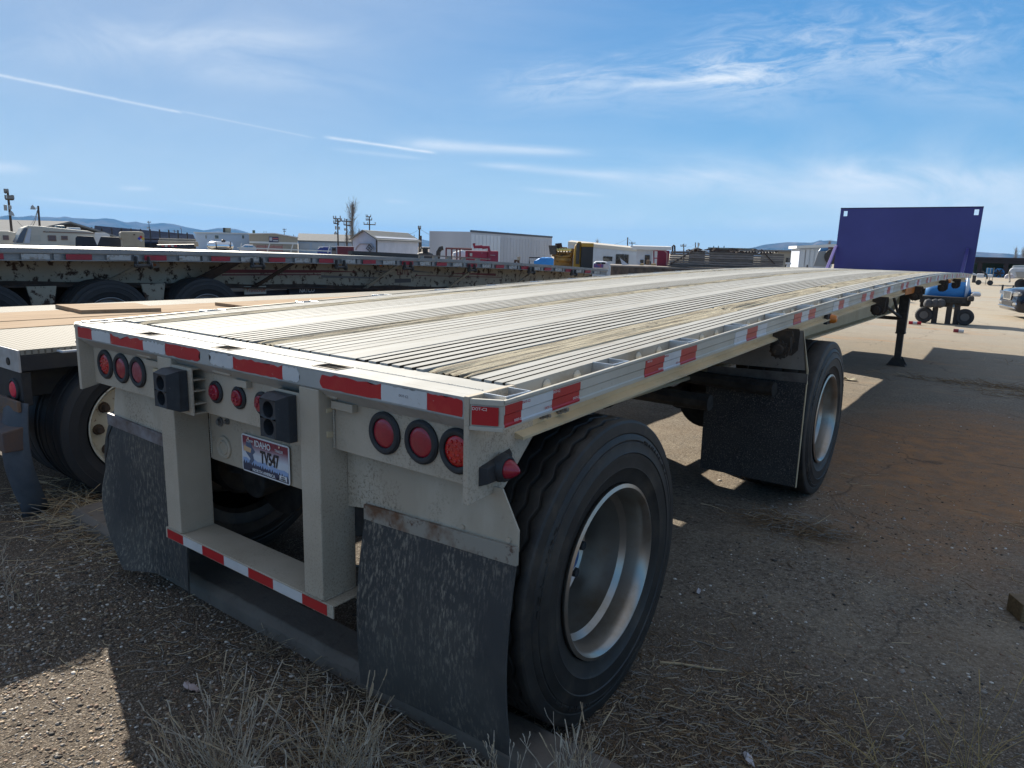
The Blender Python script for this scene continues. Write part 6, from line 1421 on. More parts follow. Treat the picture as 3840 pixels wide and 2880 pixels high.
b = MB(); s.pbox(b, 2466, 2511, 939, None, 0, 1.5); b.build('box_body', mat('crimson_paint', (.24, .012, .04), .6, 0, (.18, .015, .04), 3), t, bevel=.01); Q3 = lambda a, c, y=0: (s.q(a, c, y)[0], y, s.q(a, c, y)[1])
MB().tube([Q3(2452, 995), Q3(2452, 940), Q3(2466, 940)], .025, 4).tube([Q3(2452, 968), Q3(2466, 968)], .02, 4).build('side_frame', MATS['crimson_paint'], t)
MB().tube([Q3(2500, 995), Q3(2502, 950), Q3(2492, 940)], .03, 6).build('drain_pipe', mat('pinkish_pipe', (.4, .2, .2), .6), t)
s = Spot(2527, 29, 0); t = s.th('exhaust_loop', 'small dark pipe loop sticking up left of the lumber stack', 'pipe'); Q3 = lambda a, c, y=0: (s.q(a, c, y)[0], y, s.q(a, c, y)[1])
MB().tube([Q3(2522, 955), Q3(2522, 924), Q3(2526, 920), Q3(2530, 922), Q3(2531, 955)], .035, 6).build('pipe', rust_dk, t)
s = Spot(1594, 30, 0); t = s.th('vent_cowl', 'black mushroom shaped vent on a dark body beside the white shed', 'vent'); x, z = s.q(1594, 945)
MB().lathe([(0, .45), (z-.25, .42), (z-.05, .30), (z+.0, .12), (z+.12, .12), (z+.13, .22), (z+.19, .20), (z+.21, 0)], (x, .3, 0), 'z', 20).build('cowl', steel_dk, t, smooth=True)
s = Spot(1650, 31, 0); t = s.th('bent_chute', 'bent dark chute pipe left of the pale box trailer', 'pipe'); Q3 = lambda a, c, y=0: (s.q(a, c, y)[0], y, s.q(a, c, y)[1])
MB().tube([Q3(1640, 985), Q3(1644, 945), Q3(1652, 932), Q3(1662, 930)], .10, 8).build('pipe', steel_dk, t)
# houses
def house(px, dist, label, a, c, ye, yp, pk0, pk1, wall, roof, wins=()):
    s = Spot(px, dist, 0); t = s.th('house', label, 'house'); xl, zl = s.q(a, ye); xr, _ = s.q(c, ye); x0, zp = s.q(pk0, yp); x1, _ = s.q(pk1, yp)
    MB().box(xl+.3, xr-.3, 0, 7, 0, zl).build('wall', wall, t); MB().add([(xl, -.4, zl), (xr, -.4, zl), (xr, 7.4, zl), (xl, 7.4, zl), (x0, 3.5, zp), (x1, 3.5, zp)], [(0, 1, 5, 4), (2, 3, 4, 5), (3, 0, 4), (1, 2, 5), (0, 3, 2, 1)]).build('roof', roof, t)
    for w0, w1, w2, w3 in wins: rectp(s, t, 'window', w0, w1, w2, w3, glass_dk, -.03)
    return s, t
house(1620, 90, 'brown roofed house left of the pale box trailer', 1590, 1680, 945, 927, 1604, 1655, mat('house_tan', (.3, .27, .25), .8), mat('brown_shingles', (.13, .10, .095), .9), [(1645, 1652, 950, 962)])
house(2615, 85, 'house with a blue grey pointed roof behind the lumber stack', 2575, 2655, 941, 926, 2612, 2616, dark_wall, mat('blue_grey_roof', (.06, .09, .13), .7))
s = Spot(2745, 80, 0); t = s.th('flat_roof_building', 'low dark building with flat grey green roof behind the lumber stack', 'building'); side_on(s, t, 2662, 2828, 933, 937, 8, dark_wall, roof=mat('grey_green_roof', (.12, .15, .15), .8)); 
for a in (2675, 2693, 2714): rectp(s, t, 'flue', a, a+2, 922, 934, steel_dk, 2, .2)
block_m = mat('block_wall', (.34, .30, .24), .8, 0, (.30, .27, .22), .5)
s = Spot(2935, 60, 0); t = s.th('block_building', 'plain tan block building with a dark doorway right of the lumber stack', 'building'); side_on(s, t, 2855, 3004, 944, 947, 8, block_m, roof=mat('block_cap', (.16, .14, .12), .8))
rectp(s, t, 'door', 2948, 2970, 967, 1004, glass_dk, -.05); s = Spot(2957, 40, 0); t = s.th('hydrant', 'small white hydrant standing before the dark doorway', 'hydrant'); x, z = s.q(2956, 988); MB().cyl((x, 0, 0), (x, 0, z), .07, n=10).build('post', white_paint, t); MB().box(x-.14, x+.14, -.06, .06, z-.05, z+.05).build('cap', white_paint, t, bevel=.01)
s = Spot(3050, 45, .1); t = s.th('enclosed_trailer', 'plain white enclosed trailer left of the purple headboard', 'trailer'); side_on(s, t, 3000, 3125, 932, 925, 6, white_cool, 'body', roof=trim_w)
for i in range(7): rectp(s, t, 'side_panel', 3003+i*17, 3003+i*17+15, 935-i*.7, 1000, mat('panel_white', (.54, .56, .58), .5), -.03)
s = Spot(3075, 33, 0); t = s.th('dump_truck_body', 'grey slanted truck hood with round dark end beside the headboard', 'truck body')
b = MB(); b.prism([s.q(3050, 998), s.q(3100, 1000), s.q(3106, 942), s.q(3068, 944)], 'y', 0, 1.5); b.build('hood', mat('grey_hood', (.22, .23, .24), .5), t, bevel=.02)
b = MB(); b.prism([s.q(3068, 943), s.q(3106, 941), s.q(3108, 928), s.q(3078, 930)], 'y', .2, 1.4); b.build('windshield', mat('sky_glass', (.10, .25, .45), .2), t, bevel=.02)
x, z = s.q(3122, 962); MB().cyl((x, -.05, z), (x, .4, z), .32, n=24).build('round_end', steel_dk, t, bevel=.02); b = MB(); s.pbox(b, 3106, 3135, 927, 933, 0, .1); s.pbox(b, 3108, 3128, 939, 943, 0, .1); b.build('rack', mat('maroon_rack', (.14, .05, .06), .7), t)
for a in (3052, 3066): b = MB(); s.pbox(b, a, a+5, 998, None, 0, .2); b.build('leg', white_cool, t)
b = MB(); s.pbox(b, 3025, 3030, 993, None, 0, .1); b.build('hitch', steel_dk, t)

# ---- left part: travel trailer, hoppers, tank
rv_w = mat('travel_trailer_skin', (.48, .46, .40), .55, 0, (.43, .41, .36), 1)
s = Spot(210, 42, .10); t = s.th('travel_trailer', 'old cream travel trailer with curved dark front window and brown stripe', 'caravan')
o_ = s.poly([(60, 932), (355, 932), (356, 874), (330, 866), (150, 848), (108, 846), (86, 855), (72, 880)], 0); b = MB(); b.prism(o_, 'y', 0, 2.4); b.build('body', rv_w, t, bevel=.03)
b = MB(); b.prism(s.poly([(60, 910), (86, 911), (104, 856), (92, 855), (76, 876)], -.02), 'y', -.02, 2.42); b.build('front_window', mat('slate_window', (.07, .09, .13), .2), t, bevel=.02)
b = MB(); b.prism(s.poly([(90, 911), (111, 911), (118, 857), (107, 857)], -.03), 'y', -.03, 0); b.build('front_panel', white_cool, t)
rectp(s, t, 'stripe', 162, 355, 871, 873, mat('brown_stripe', (.18, .12, .10), .7), -.02, .02)
for a, c, d, e in ((179, 212, 882, 904), (229, 255, 884, 900)): w_ = rectp(s, t, 'window', a, c, d, e, mat('brown_stripe', (.18, .12, .10), .7), -.04, .04); rectp(s, w_, 'pane', a+4, c-4, d+3, e-3, mat('brown_pane', (.10, .07, .08), .3), -.05, .01)
rectp(s, t, 'hatch', 114, 154, 880, 904, mat('hatch_grey', (.40, .39, .35), .6), -.02, .02); rectp(s, t, 'hatch', 168, 184, 862, 870, mat('hatch_grey', (.4, .39, .35), .6), -.02, .02); rectp(s, t, 'hatch', 261, 280, 906, 920, mat('hatch_grey', (.4, .39, .35), .6), -.02, .02)
text('LAYTON', .20, 'lettering', MATS['brown_stripe'], t, (s.q(182, 912)[0], -.01, s.q(182, 912)[1]), (PI/2, 0, 0), .005) if False else None
b = MB(); s.pbox(b, 211, 243, 845, 858, .6, 1.5); b.build('roof_unit', mat('blue_roof_unit', (.05, .10, .13), .5), t, bevel=.05); b = MB(); s.pbox(b, 256, 302, 852, 862, .6, 1.5); b.build('roof_unit', white_paint, t, bevel=.04)
s = Spot(20, 46, 0); t = s.th('travel_trailer', 'pale rounded travel trailer cut off by the left edge', 'caravan'); o_ = s.poly([(-120, 930), (62, 930), (66, 890), (58, 872), (30, 866), (-120, 864)], 0); MB().prism(o_, 'y', 0, 2.4).build('body', rv_w, t, bevel=.04); rectp(s, t, 'window', 10, 34, 882, 900, mat('brown_pane', (.1, .07, .08), .3), -.03)
s = Spot(385, 60, 0); t = s.th('travel_trailer', 'white travel trailer with domed roof behind the black hoppers', 'caravan'); o_ = s.poly([(352, 935), (415, 935), (412, 880), (395, 873), (354, 872)], 0); MB().prism(o_, 'y', 0, 2.4).build('body', white_paint, t, bevel=.04)
hop = mat('black_blue_hopper', (.012, .016, .026), .55, 0, (.02, .026, .04), 4)
for lb, o4 in (('black hopper bin with right side slanting, left of the pair', [(283, 926), (368, 927), (350, 887), (290, 884), (283, 892)]), ('black hopper bin with left side slanting, right of the pair', [(362, 928), (460, 932), (460, 890), (378, 887)])):
    s = Spot((o4[0][0]+o4[1][0])/2, 20, 0); t = s.th('hopper_bin', lb, 'hopper', 'black hoppers behind the rusty trailer'); p_ = s.poly(o4, 0); zmin = p_[0][1]
    b = MB(); b.prism(p_, 'y', 0, 1.0); b.build('bin', hop, t, bevel=.01); b = MB(); b.box(p_[0][0]+.1, p_[1][0]-.1, .1, .9, 0, zmin-.01); b.build('stand', steel_dk, t)
s = Spot(497, 18.5, .05); t = s.th('chemical_tote', 'cream square tank with a hazard diamond and torn top edge', 'tank')
p_ = s.poly([(460, 934), (543, 934), (541, 875), (535, 870), (520, 868), (455, 868), (451, 874), (452, 893), (459, 898)], 0); MB().prism(p_, 'y', 0, .9).build('tank', mat('tote_cream', (.42, .36, .26), .6, 0, (.35, .28, .20), 3), t, bevel=.015); MB().box(p_[0][0]+.05, p_[1][0]-.05, .05, .85, 0, p_[0][1]-.01).build('pallet', wood_brown, t)
hx, hz_ = s.q(529, 895); dS = .075
for (dx, dz), mm3 in zip(((-dS, 0), (0, dS), (dS, 0), (0, -dS)), (mat('hz_blue', (.03, .05, .4), .5), mat('hz_red', (.5, .03, .03), .5), mat('hz_yellow', (.6, .4, .05), .5), white_paint)):
    cx, cz = hx+dx*.5, hz_+dz*.5; MB().prism([(cx-dS*.48, cz), (cx, cz-dS*.48), (cx+dS*.48, cz), (cx, cz+dS*.48)], 'y', -.006, -.001).build('hazard_quarter', mm3, t)
s = Spot(500, 18.4, .05); rectp(s, t, 'label_tag', 503, 510, 878, 882, rust_dk, -.01, .01)
# pieces in the yard between
s = Spot(655, 60, 0); t = s.th('roll_of_pipe', 'heap of long beige troughs stacked before the white building', 'pipe stack')
for i, (a, c, y0, y1) in enumerate(((592, 742, 902, 916), (596, 735, 893, 900), (600, 744, 908, 921))): b = MB(); s.pbox(b, a, c, y0, y1, i*.5, i*.5+.5); b.build('trough', mat('trough_beige', (.36, .32, .25), .7, 0, (.25, .2, .16), 1), t, bevel=.03)
s = Spot(660, 50, 0); t = s.th('lowboy_trailer', 'black low trailer with a red and white taped edge before the beige troughs', 'trailer'); b = MB(); b.prism(s.poly([(587, 918), (730, 916), (728, 934), (665, 936), (587, 930)], 0), 'y', 0, 2.4); b.build('frame', hop, t)
for i in range(5): rectp(s, t, 'reflective_tape', 606+i*12, 616+i*12, 919, 926, (o_r, o_w)[i % 2], -.02, .02)
s = Spot(822, 48, 0); t = s.th('tank_trailer', 'polished steel tank trailer reflecting the sky in the yard', 'tank trailer'); x0, z0 = s.q(775, 921); x1, _ = s.q(876, 921)
MB().lathe([(0, 0), (.05, .18), (.25, .26), (x1-x0-.25, .28), (x1-x0-.05, .2), (x1-x0, 0)], (x0, .3, z0), 'x', 24).build('tank', chrome, t, smooth=True); b = MB(); b.box(x0, x1, .1, .5, 0, z0-.28); b.build('chassis', steel_dk, t)
for px in (808, 863): b = MB(); s.pbox(b, px, px+3, 906, None, -.1, -.04); b.build('post', steel_dk, t)
MB().lathe([(0, .12), (.1, .12), (.14, .05)], ((x0+x1)/2+.2, .3, z0+.26), 'z', 12).build('hatch', steel_dk, t)
s = Spot(930, 44, 0); t = s.th('parked_car', 'blue and white car parked before the tan shop', 'car'); b = MB(); b.prism(s.poly([(900, 940), (962, 940), (961, 928), (948, 919), (918, 918), (903, 927)], 0), 'y', 0, 1.7); b.build('body', white_cool, t, bevel=.04); rectp(s, t, 'window', 916, 932, 921, 927, mat('sky_glass', (.1, .25, .45), .2), -.02); rectp(s, t, 'window', 934, 948, 921, 927, MATS['sky_glass'], -.02)
for px in (913, 950): x, z = s.q(px, 938); MB().cyl((x, -.02, .32), (x, .2, .32), .3, n=16).build('wheel', tyre_far, t)
s = Spot(1010, 50, 0); t = s.th('red_stake_frame', 'faded red slatted rack before the tan shop', 'rack')
for i in range(5): b = MB(); s.pbox(b, 962, 1058, 920+i*4, 922.5+i*4, 0, .06); b.build('slat', mat('faded_red_slat', (.22, .07, .08), .7), t)
for a in (962, 994, 1026, 1057): b = MB(); s.pbox(b, a, a+2, 918, None, .06, .12); b.build('post', MATS['faded_red_slat'], t)
s = Spot(1215, 40, 0); t = s.th('pickup_cab', 'dark blue truck cab with white wind fairing behind the rusty trailer', 'truck'); b = MB(); b.prism(s.poly([(1189, 952), (1241, 952), (1240, 932), (1232, 926), (1205, 925), (1191, 934)], 0), 'y', 0, 1.9); b.build('cab', mat('royal_blue_paint', (.015, .035, .20), .35), t, bevel=.05); rectp(s, t, 'fairing', 1194, 1212, 925, 929, white_paint, -.03, .5)
s = Spot(1295, 40, 0); t = s.th('red_dumpster', 'ribbed dark red steel container beside the white shed', 'container'); b = MB(); s.pbox(b, 1264, 1327, 924, None, 0, 2.2); b.build('body', mat('container_red', (.20, .04, .06), .7, 0, (.14, .035, .05), 3), t); rectp(s, t, 'top_rim', 1263, 1328, 922, 925, white_cool, -.05, .05)
for i in range(7): rectp(s, t, 'rib', 1268+i*9, 1270+i*9, 926, 950, MATS['container_red'], -.06, .06)
s = Spot(1252, 41, 0); t = s.th('grey_machine', 'small grey cabinet machine left of the red container', 'machine'); b = MB(); s.pbox(b, 1243, 1262, 924, None, 0, 1); b.build('cabinet', mat('machine_grey', (.25, .28, .30), .6), t, bevel=.02); rectp(s, t, 'panel', 1246, 1259, 930, 940, steel_dk, -.02, .02)

# ---- utility poles
pole_m = mat('pole_wood', (.055, .042, .035), .9, 0, (.09, .07, .055), 4)
def pole(label, bx_, by_, tx2, ty_, dist, arms=(), trans=(), lamp=None, r=.10, group='utility poles on the skyline'):
    s = Spot(bx_, dist, 0, py=by_); t = s.th('utility_pole', label, 'utility pole', group)
    x0, _ = s.q(bx_, by_); x1, z1 = s.q(tx2, ty_); zb = s.q(bx_, by_)[1]; k_ = (x1-x0)/max(.1, (z1-zb)); xb0 = x0-k_*zb
    MB().tube([(xb0, 0, 0), (x1, 0, z1)], r, 8, r1=r*.7).build('post', pole_m, t)
    for a, c, y, yr in arms:
        xa, za = s.q(a, y); xc, zc_ = s.q(c, yr); MB().tube([(xa, -.15, za), (xc, -.15, zc_)], .06, 4).build('crossarm', pole_m, t)
        for u in (a+1, (a*2+c)/3, c-1): x, z = s.q(u, y); MB().cyl((x, -.15, z), (x, -.15, z+.25), .05, n=6).build('insulator', mat('grey_insulator', (.2, .2, .2), .5), t)
    for a, c, y0, y1 in trans:
        x, z = s.q((a+c)/2, y0); xx, zz2 = s.q((a+c)/2, y1); rr = abs(s.q(c, y0)[0]-s.q(a, y0)[0])/2; MB().cyl((x, -.2, zz2), (x, -.2, z), rr, n=14).build('transformer', mat('transformer_grey', (.30, .32, .33), .6), t, bevel=.02)
    if lamp:
        a, c, y = lamp; x, z = s.q(a, y); x2, z2 = s.q(c, y); MB().tube([(x, 0, z), (x2, -.1, z2)], .03, 5).lathe([(0, .16), (.2, .1), (.3, .02)], (x2, -.1, z2-.1), 'z', 10).build('yard_lamp', mat('transformer_grey', (.3, .32, .33), .6), t)
    return s, t
pA = pole('leaning utility pole with two grey transformers at the far left', 44, 870, 28, 710, 55, [(17, 30, 724, 720), (20, 47, 747, 749), (35, 52, 748, 748)], [(13, 26, 768, 790), (31, 43, 770, 785)], (36, 43, 803), r=.09)
pB = pole('shorter brown pole with a lamp arm beside the travel trailer', 149, 850, 143, 772, 60, [], [], (141, 123, 780), r=.09)
pole('small pole rising behind the long dark shed', 560, 868, 558, 828, 190, [(552, 566, 834, 834), (551, 563, 854, 854)], [(551, 556, 852, 858)])
pole('short pole left of the white building', 655, 880, 654, 862, 240, [(648, 662, 866, 868)])
pole('thin lamp pole on the skyline behind the dark shed', 681, 880, 680, 858, 240, [(676, 681, 857, 859)], r=.10)
pole('pole behind the tan shop roof', 1066, 885, 1066, 857, 200, [(1060, 1074, 861, 861), (1062, 1072, 868, 868)])
pA2 = pole('tall pole with three crossarms and two transformers left of the bare tree', 1268, 924, 1266, 823, 70, [(1250, 1277, 820, 821), (1257, 1278, 829, 830), (1251, 1272, 837, 841)], [(1256, 1262, 847, 861), (1268, 1275, 850, 861)], (1268, 1258, 875), r=.09)
pole('tall pole with one pair of crossarms in front of the bare tree', 1301, 924, 1300, 821, 74, [(1280, 1318, 829, 831), (1289, 1316, 843, 847)], [(1290, 1297, 856, 865)], r=.09)
pole('pole with three wide crossarms rising behind the white shed roof', 1386, 870, 1385, 814, 90, [(1372, 1391, 813, 813), (1372, 1395, 825, 825), (1364, 1408, 841, 843)], r=.10)
pC = pole('pole with two wires right of the white shed', 1572, 940, 1573, 854, 62, [(1568, 1578, 858, 858)], r=.09)
s = Spot(1575.5, 61, 0); t = s.th('brown_post', 'short brown post standing against the pole right of the white shed', 'post'); x, z = s.q(1576, 884); MB().tube([(x, 0, 0), (x, 0, z)], .14, 8).build('post', pole_m, t)
pole('tiny pole above the shed roof right end', 1553, 900, 1553, 880, 200, [])
pole('pole with wide crossarm above the box trailer roof', 1905, 900, 1905, 872, 150, [(1893, 1919, 879, 877)], r=.10)
pole('tiny pole above the right end of the box trailer', 2031, 905, 2031, 893, 220, [(2029, 2038, 896, 896)], r=.1)
pD = pole('slim pole with sagging wires above the white caravan', 2353, 930, 2354, 890, 90, [], r=.09)
pole('small pole with crossarm right of the slim pole above the caravan', 2370, 925, 2370, 908, 150, [(2359, 2382, 912, 912)], r=.12)
pole('pole rising over the lumber stack left end', 2564, 942, 2564, 914, 110, [(2552, 2573, 923, 923)])
pE = pole('left of two close poles above the pointed roof', 2608, 935, 2608, 909, 120, []); pole('right of two close poles above the pointed roof', 2618, 935, 2618, 910, 120, [], [(2618, 2624, 912, 922)])
def wire(p, q, label, sag, r=.012):
    o = p; d = q-p; n_ = 16; t = thing('power_line', label, 'power line', p)
    MB().tube([tuple(d*(i/n_)+Vector((0, 0, -sag*4*(i/n_)*(1-i/n_)))) for i in range(n_+1)], r, 4).build('wire', mat('wire_grey', (.10, .10, .11), .6), t)
wire(at(143, 777, 60), at(66, 830, 58), 'wire sagging left from the short brown pole', .8); wire(at(143, 777, 60), at(95, 833, 70), 'pale wire sagging to the barn roof from the short brown pole', .8, .02)
wire(at(1573, 857, 62), at(1520, 878, 60), 'wire running left from the pole right of the white shed', .15); wire(at(1573, 857, 62), at(1676, 893, 70), 'wire running right from the pole right of the white shed', .25)
wire(at(2354, 893, 90), at(2268, 918, 90), 'wire running left from the slim pole above the caravan', .3); wire(at(2354, 893, 90), at(2435, 930, 95), 'wire running right from the slim pole above the caravan', .3)
wire(at(2608, 914, 120), at(2572, 926, 120), 'wire running left from the left of two close poles', .2)

# ---- bare trees
def bare_tree(label, px, dist, pybase, pytop, pxl, pxr, seed, m_, cat='tree', n_br=60, group=None):
    random.seed(seed); s = Spot(px, dist, 0); t = s.th('bare_tree', label, cat, group); x0, _ = s.q(px, pybase); _, H = s.q(px, pytop); wdt = abs(s.q(pxr, pybase)[0]-s.q(pxl, pybase)[0])/2
    MB().tube([(x0, 0, 0), (x0+.1, 0, H*.3), (x0, .1, H*.6), (x0+.05, 0, H)], H*.018, 8, r1=H*.003).build('trunk', m_, t)
    b = MB()
    def br(p, d, l_, r, lev):
        q = p; pts = [p]
        for i in range(4):
            d = (d+Vector((random.gauss(0, .09), random.gauss(0, .09), .10))).normalized(); q = q+d*l_/4; pts.append(q)
        b.tube(pts, r, 4, r1=r*.4)
        if lev > 0:
            for i in range(4): br(pts[random.randint(1, 3)], (d+Vector((random.gauss(0, .45), random.gauss(0, .45), random.uniform(0, .3)))).normalized(), l_*random.uniform(.35, .6), r*.5, lev-1)
    for i in range(n_br):
        h = H*random.uniform(.10, .85); a = random.uniform(0, 2*PI); sp = wdt/H*random.uniform(.5, 1.5)
        br(Vector((x0, 0, h)), Vector((math.cos(a)*sp, math.sin(a)*sp, 1)).normalized(), min(H-h, H*.45)*random.uniform(.6, 1.05), H*.004, 2)
    b.build('crown', m_, t); return t
bark = mat('pale_bark', (.20, .18, .16), .9)
bare_tree('tall bare poplar tree rising behind the storage building', 1322, 80, 910, 757, 1300, 1346, 2, bark, n_br=46)
bare_tree('low bare bush left of the poplar tree', 1300, 84, 912, 868, 1285, 1312, 3, bark, 'bush', 22); bare_tree('low bare bush right of the poplar tree', 1345, 84, 912, 858, 1332, 1362, 4, bark, 'bush', 22)
bare_tree('hazy bare tree behind the yellow engine', 2238, 150, 930, 900, 2222, 2256, 5, mat('brown_twigs', (.22, .17, .14), .9), n_br=26)
bare_tree('brown bare tree before the mountain left of the headboard', 3108, 140, 938, 903, 3090, 3124, 6, MATS['brown_twigs'], n_br=30)
bare_tree('bare tree above the long shed, left of two', 3806, 150, 968, 930, 3790, 3824, 7, bark, n_br=30, group='bare trees above the long shed'); bare_tree('bare tree above the long shed, right of two at the frame edge', 3836, 150, 968, 926, 3822, 3856, 8, bark, n_br=30, group='bare trees above the long shed')

# ---- right hand side of the yard
s = Spot(3760, 95, 0); t = s.th('long_open_shed', 'long dark roofed open shed with green inside, right of the headboard', 'shed')
xl, zl = s.q(3560, 961); xr, zr = s.q(4250, 972); _, ze = s.q(3700, 987)
MB().hexa([(xl, -1, ze), (xr, -1, ze), (xr, 12, zl-.4), (xl, 12, zl-.4)], [(xl, -1, ze+.35), (xr, -1, ze+.35), (xr, 12, zl), (xl, 12, zl)]).build('roof', mat('brown_black_roof', (.025, .02, .022), .9), t)
MB().box(xl, xr, 9, 9.3, 0, ze+.5).build('back_wall', mat('teal_wall', (.05, .10, .085), .8, 0, (.035, .07, .065), .4), t); MB().box(xl, xr, -.8, -.6, ze+.0, zl+.0).build('fascia', mat('dark_brown_fascia', (.035, .022, .022), .8), t)
for px in (3676, 3774, 3590, 3872, 3990, 4110): x, _ = s.q(px, 990, -.7); MB().box(x-.22, x+.22, -.9, -.5, 0, ze+.1).build('post', MATS['dark_brown_fascia'], t)
s = Spot(3740, 62, 0); t = s.th('blue_hose_reel', 'big round blue reel on a blue cradle before the long shed', 'reel'); x, z = s.q(3746, 1024); R_2 = abs(s.q(3767, 1024)[0]-s.q(3725, 1024)[0])/2
bl2 = mat('reel_blue', (.02, .17, .42), .5)
MB().lathe([(0, R_2), (.08, R_2), (.08, R_2*.82), (0, R_2*.82)], (x, 0, z), 'y', 32, closed=True).build('rim', bl2, t); MB().lathe([(.4, R_2*.8), (1.4, R_2*.8), (1.4, R_2), (1.5, R_2)], (x, 0, z), 'y', 32).build('drum', bl2, t); MB().cyl((x, .1, z), (x, 1.4, z), R_2*.78, n=32).build('core', bl2, t)
for a in range(6): MB().tube([(x, -.02, z), (x+R_2*.9*math.cos(a*PI/3), -.02, z+R_2*.9*math.sin(a*PI/3))], .05, 5).build('spoke', steel_dk, t)
b = MB(); s.pbox(b, 3700, 3724, 1006, 1040, .0, 1.4); b.build('frame', bl2, t, bevel=.03)
for px in (3703, 3715, 3727): b = MB(); s.pbox(b, px, px+2.5, 1004, None, -.2, -.1); b.build('post', mat('pale_post', (.4, .36, .28), .7), t)
s = Spot(3690, 60, 0); t = s.th('utility_trailer', 'small white trailer with dark wheels left of the blue reel', 'trailer'); b = MB(); s.pbox(b, 3664, 3692, 1027, 1041, 0, 1.6); s.pbox(b, 3700, 3724, 1030, 1040, 0, 1.4); b.build('body', white_paint, t, bevel=.03)
for px in (3672, 3716): x, _ = s.q(px, 1040); MB().cyl((x, .1, .18), (x, .3, .18), .18, n=16).build('wheel', tyre_far, t)
Q3 = lambda a, c, y=0: (s.q(a, c, y)[0], y, s.q(a, c, y)[1]); MB().tube([Q3(3684, 1016), Q3(3700, 1030), Q3(3702, 1046)], .05, 6).build('boom', steel_dk, t)
s = Spot(3657, 66, 0); t = s.th('white_boat', 'small white hull just right of the headboard, by the long shed', 'boat'); b = MB(); b.prism(s.poly([(3642, 1022), (3664, 1030), (3664, 1034), (3650, 1033), (3642, 1030)], 0), 'y', 0, 2); b.build('hull', white_paint, t, bevel=.05); MB().box(s.q(3648, 1033)[0], s.q(3662, 1033)[0], .2, 1.8, 0, s.q(3650, 1034)[1]).build('cradle', steel_dk, t)
s = Spot(3815, 55, 0); t = s.th('motor_boat', 'white motor boat with windscreen on a trailer at the right edge', 'boat')
b = MB(); b.prism(s.poly([(3783, 1018), (3788, 1008), (3800, 1004), (3900, 1004), (3900, 1042), (3810, 1042), (3795, 1032)], 0), 'y', 0, 2.2); b.build('hull', white_paint, t, bevel=.15); b = MB(); b.prism(s.poly([(3794, 1005), (3800, 996), (3860, 994), (3866, 1005)], .3), 'y', .3, 1.9); b.build('windscreen', mat('pale_screen', (.35, .38, .38), .3), t, bevel=.03)
b = MB(); b.prism(s.poly([(3808, 1019), (3900, 1019), (3900, 1040), (3815, 1040)], -.04), 'y', -.04, 0); b.build('hull_stripe', mat('grey_hull', (.30, .29, .27), .6), t)
for px in (3832, 3850): x, _ = s.q(px, 1040); MB().cyl((x, .1, .3), (x, .35, .3), .33, n=18).build('wheel', tyre_far, t)
s = Spot(3788, 50, 0); t = s.th('covered_cart', 'small white covered cart on two wheels in front of the motor boat', 'trailer'); b = MB(); b.prism(s.poly([(3765, 1045), (3807, 1045), (3804, 1034), (3796, 1028), (3778, 1028), (3769, 1034)], 0), 'y', 0, 1.5); b.build('body', mat('lilac_white', (.5, .48, .52), .6), t, bevel=.05)
for px in (3764, 3805): x, _ = s.q(px, 1050); b = MB(); b.cyl((x-.05, .3, .17), (x+.05, .3, .17), .17, n=18); b.build('wheel', tyre_far, t)
Q3 = lambda a, c, y=0: (s.q(a, c, y)[0], y, s.q(a, c, y)[1]); MB().tube([Q3(3786, 1057, -.6), Q3(3785, 1040, -.3), Q3(3785, 1020, -.05)], .05, 6).build('drawbar', steel_dk, t)

# ---- blue tank trailer behind the headboard
s = Spot(3570, 21.5, 0); t = s.th('blue_tank_trailer', 'blue and white rounded tank on a black chassis beyond the landing legs', 'tank trailer'); tb = mat('tank_blue', (.02, .16, .42), .5, 0, (.025, .20, .48), .8); 
xa, za = s.q(3455, 1100); xb3, zb3 = s.q(3652, 1062); 
b = MB(); b.lathe([(0, 0), (.06, .18), (.2, .30), (.5, .36), (xb3-xa-.35, .40), (xb3-xa-.1, .30), (xb3-xa, .0)], (xa, .5, za+.05), 'x', 32); b.build('tank', tb, t, smooth=True)
b = MB(); b.lathe([(0, .36), (.02, .40), (.05, .36), (.09, .2), (.10, 0)], (xb3-.16, .5, za+.12), 'x', 32); b.build('tank_end', mat('tank_end_white', (.55, .60, .68), .35), t, smooth=True)
b = MB(); s.pbox(b, 3450, 3645, 1108, 1134, -.1, .9); s.pbox(b, 3520, 3566, 1120, 1150, .0, .8); s.pbox(b, 3600, 3640, 1118, 1148, .05, .7); s.pbox(b, 3452, 3500, 1120, 1152, .05, .7); b.build('chassis', under, t, bevel=.03)
for px in (3470, 3625): x, _ = s.q(px, 1140); MB().lathe([(.02, 0), (.02, .12), (0, .13), (0, .18), (.03, .205), (.2, .205), (.24, .18), (.24, .12)], (x, -.12, .207), 'y', 24).build('wheel', tyre_far, t); MB().cyl((x, -.11, .207), (x, .05, .207), .10, n=16).build('axle_hub', mat('dull_hub', (.09, .09, .09), .6), t)
for px in (3508, 3560, 3590): x, _ = s.q(px, 1140); MB().box(x-.05, x+.08, .0, .2, 0, .55).build('support_leg', steel_dk, t)
for px in (3485, 3510, 3530): x, z = s.q(px, 1118); MB().lathe([(-.05, 0), (0, .10), (.06, .12), (.16, .09), (.2, 0)], (x, -.2, z-.2), 'z', 14).build('valve_body', mat('valve_steel', (.06, .06, .065), .6, .2), t, smooth=True)
b = MB(); s.pbox(b, 3648, 3680, 1098, 1112, -.2, .7); b.build('fender', mat('chrome_fender', (.5, .5, .52), .3, .6), t, bevel=.03); b = MB(); s.pbox(b, 3630, 3655, 1112, 1130, -.2, .7); b.build('coupler', steel_dk, t, bevel=.03)
for (a, c, y), m_ in zip(((3418, 3432, 1135), (3432, 3447, 1136), (3447, 3460, 1137)), (tape_r, tape_w, tape_r)): pass
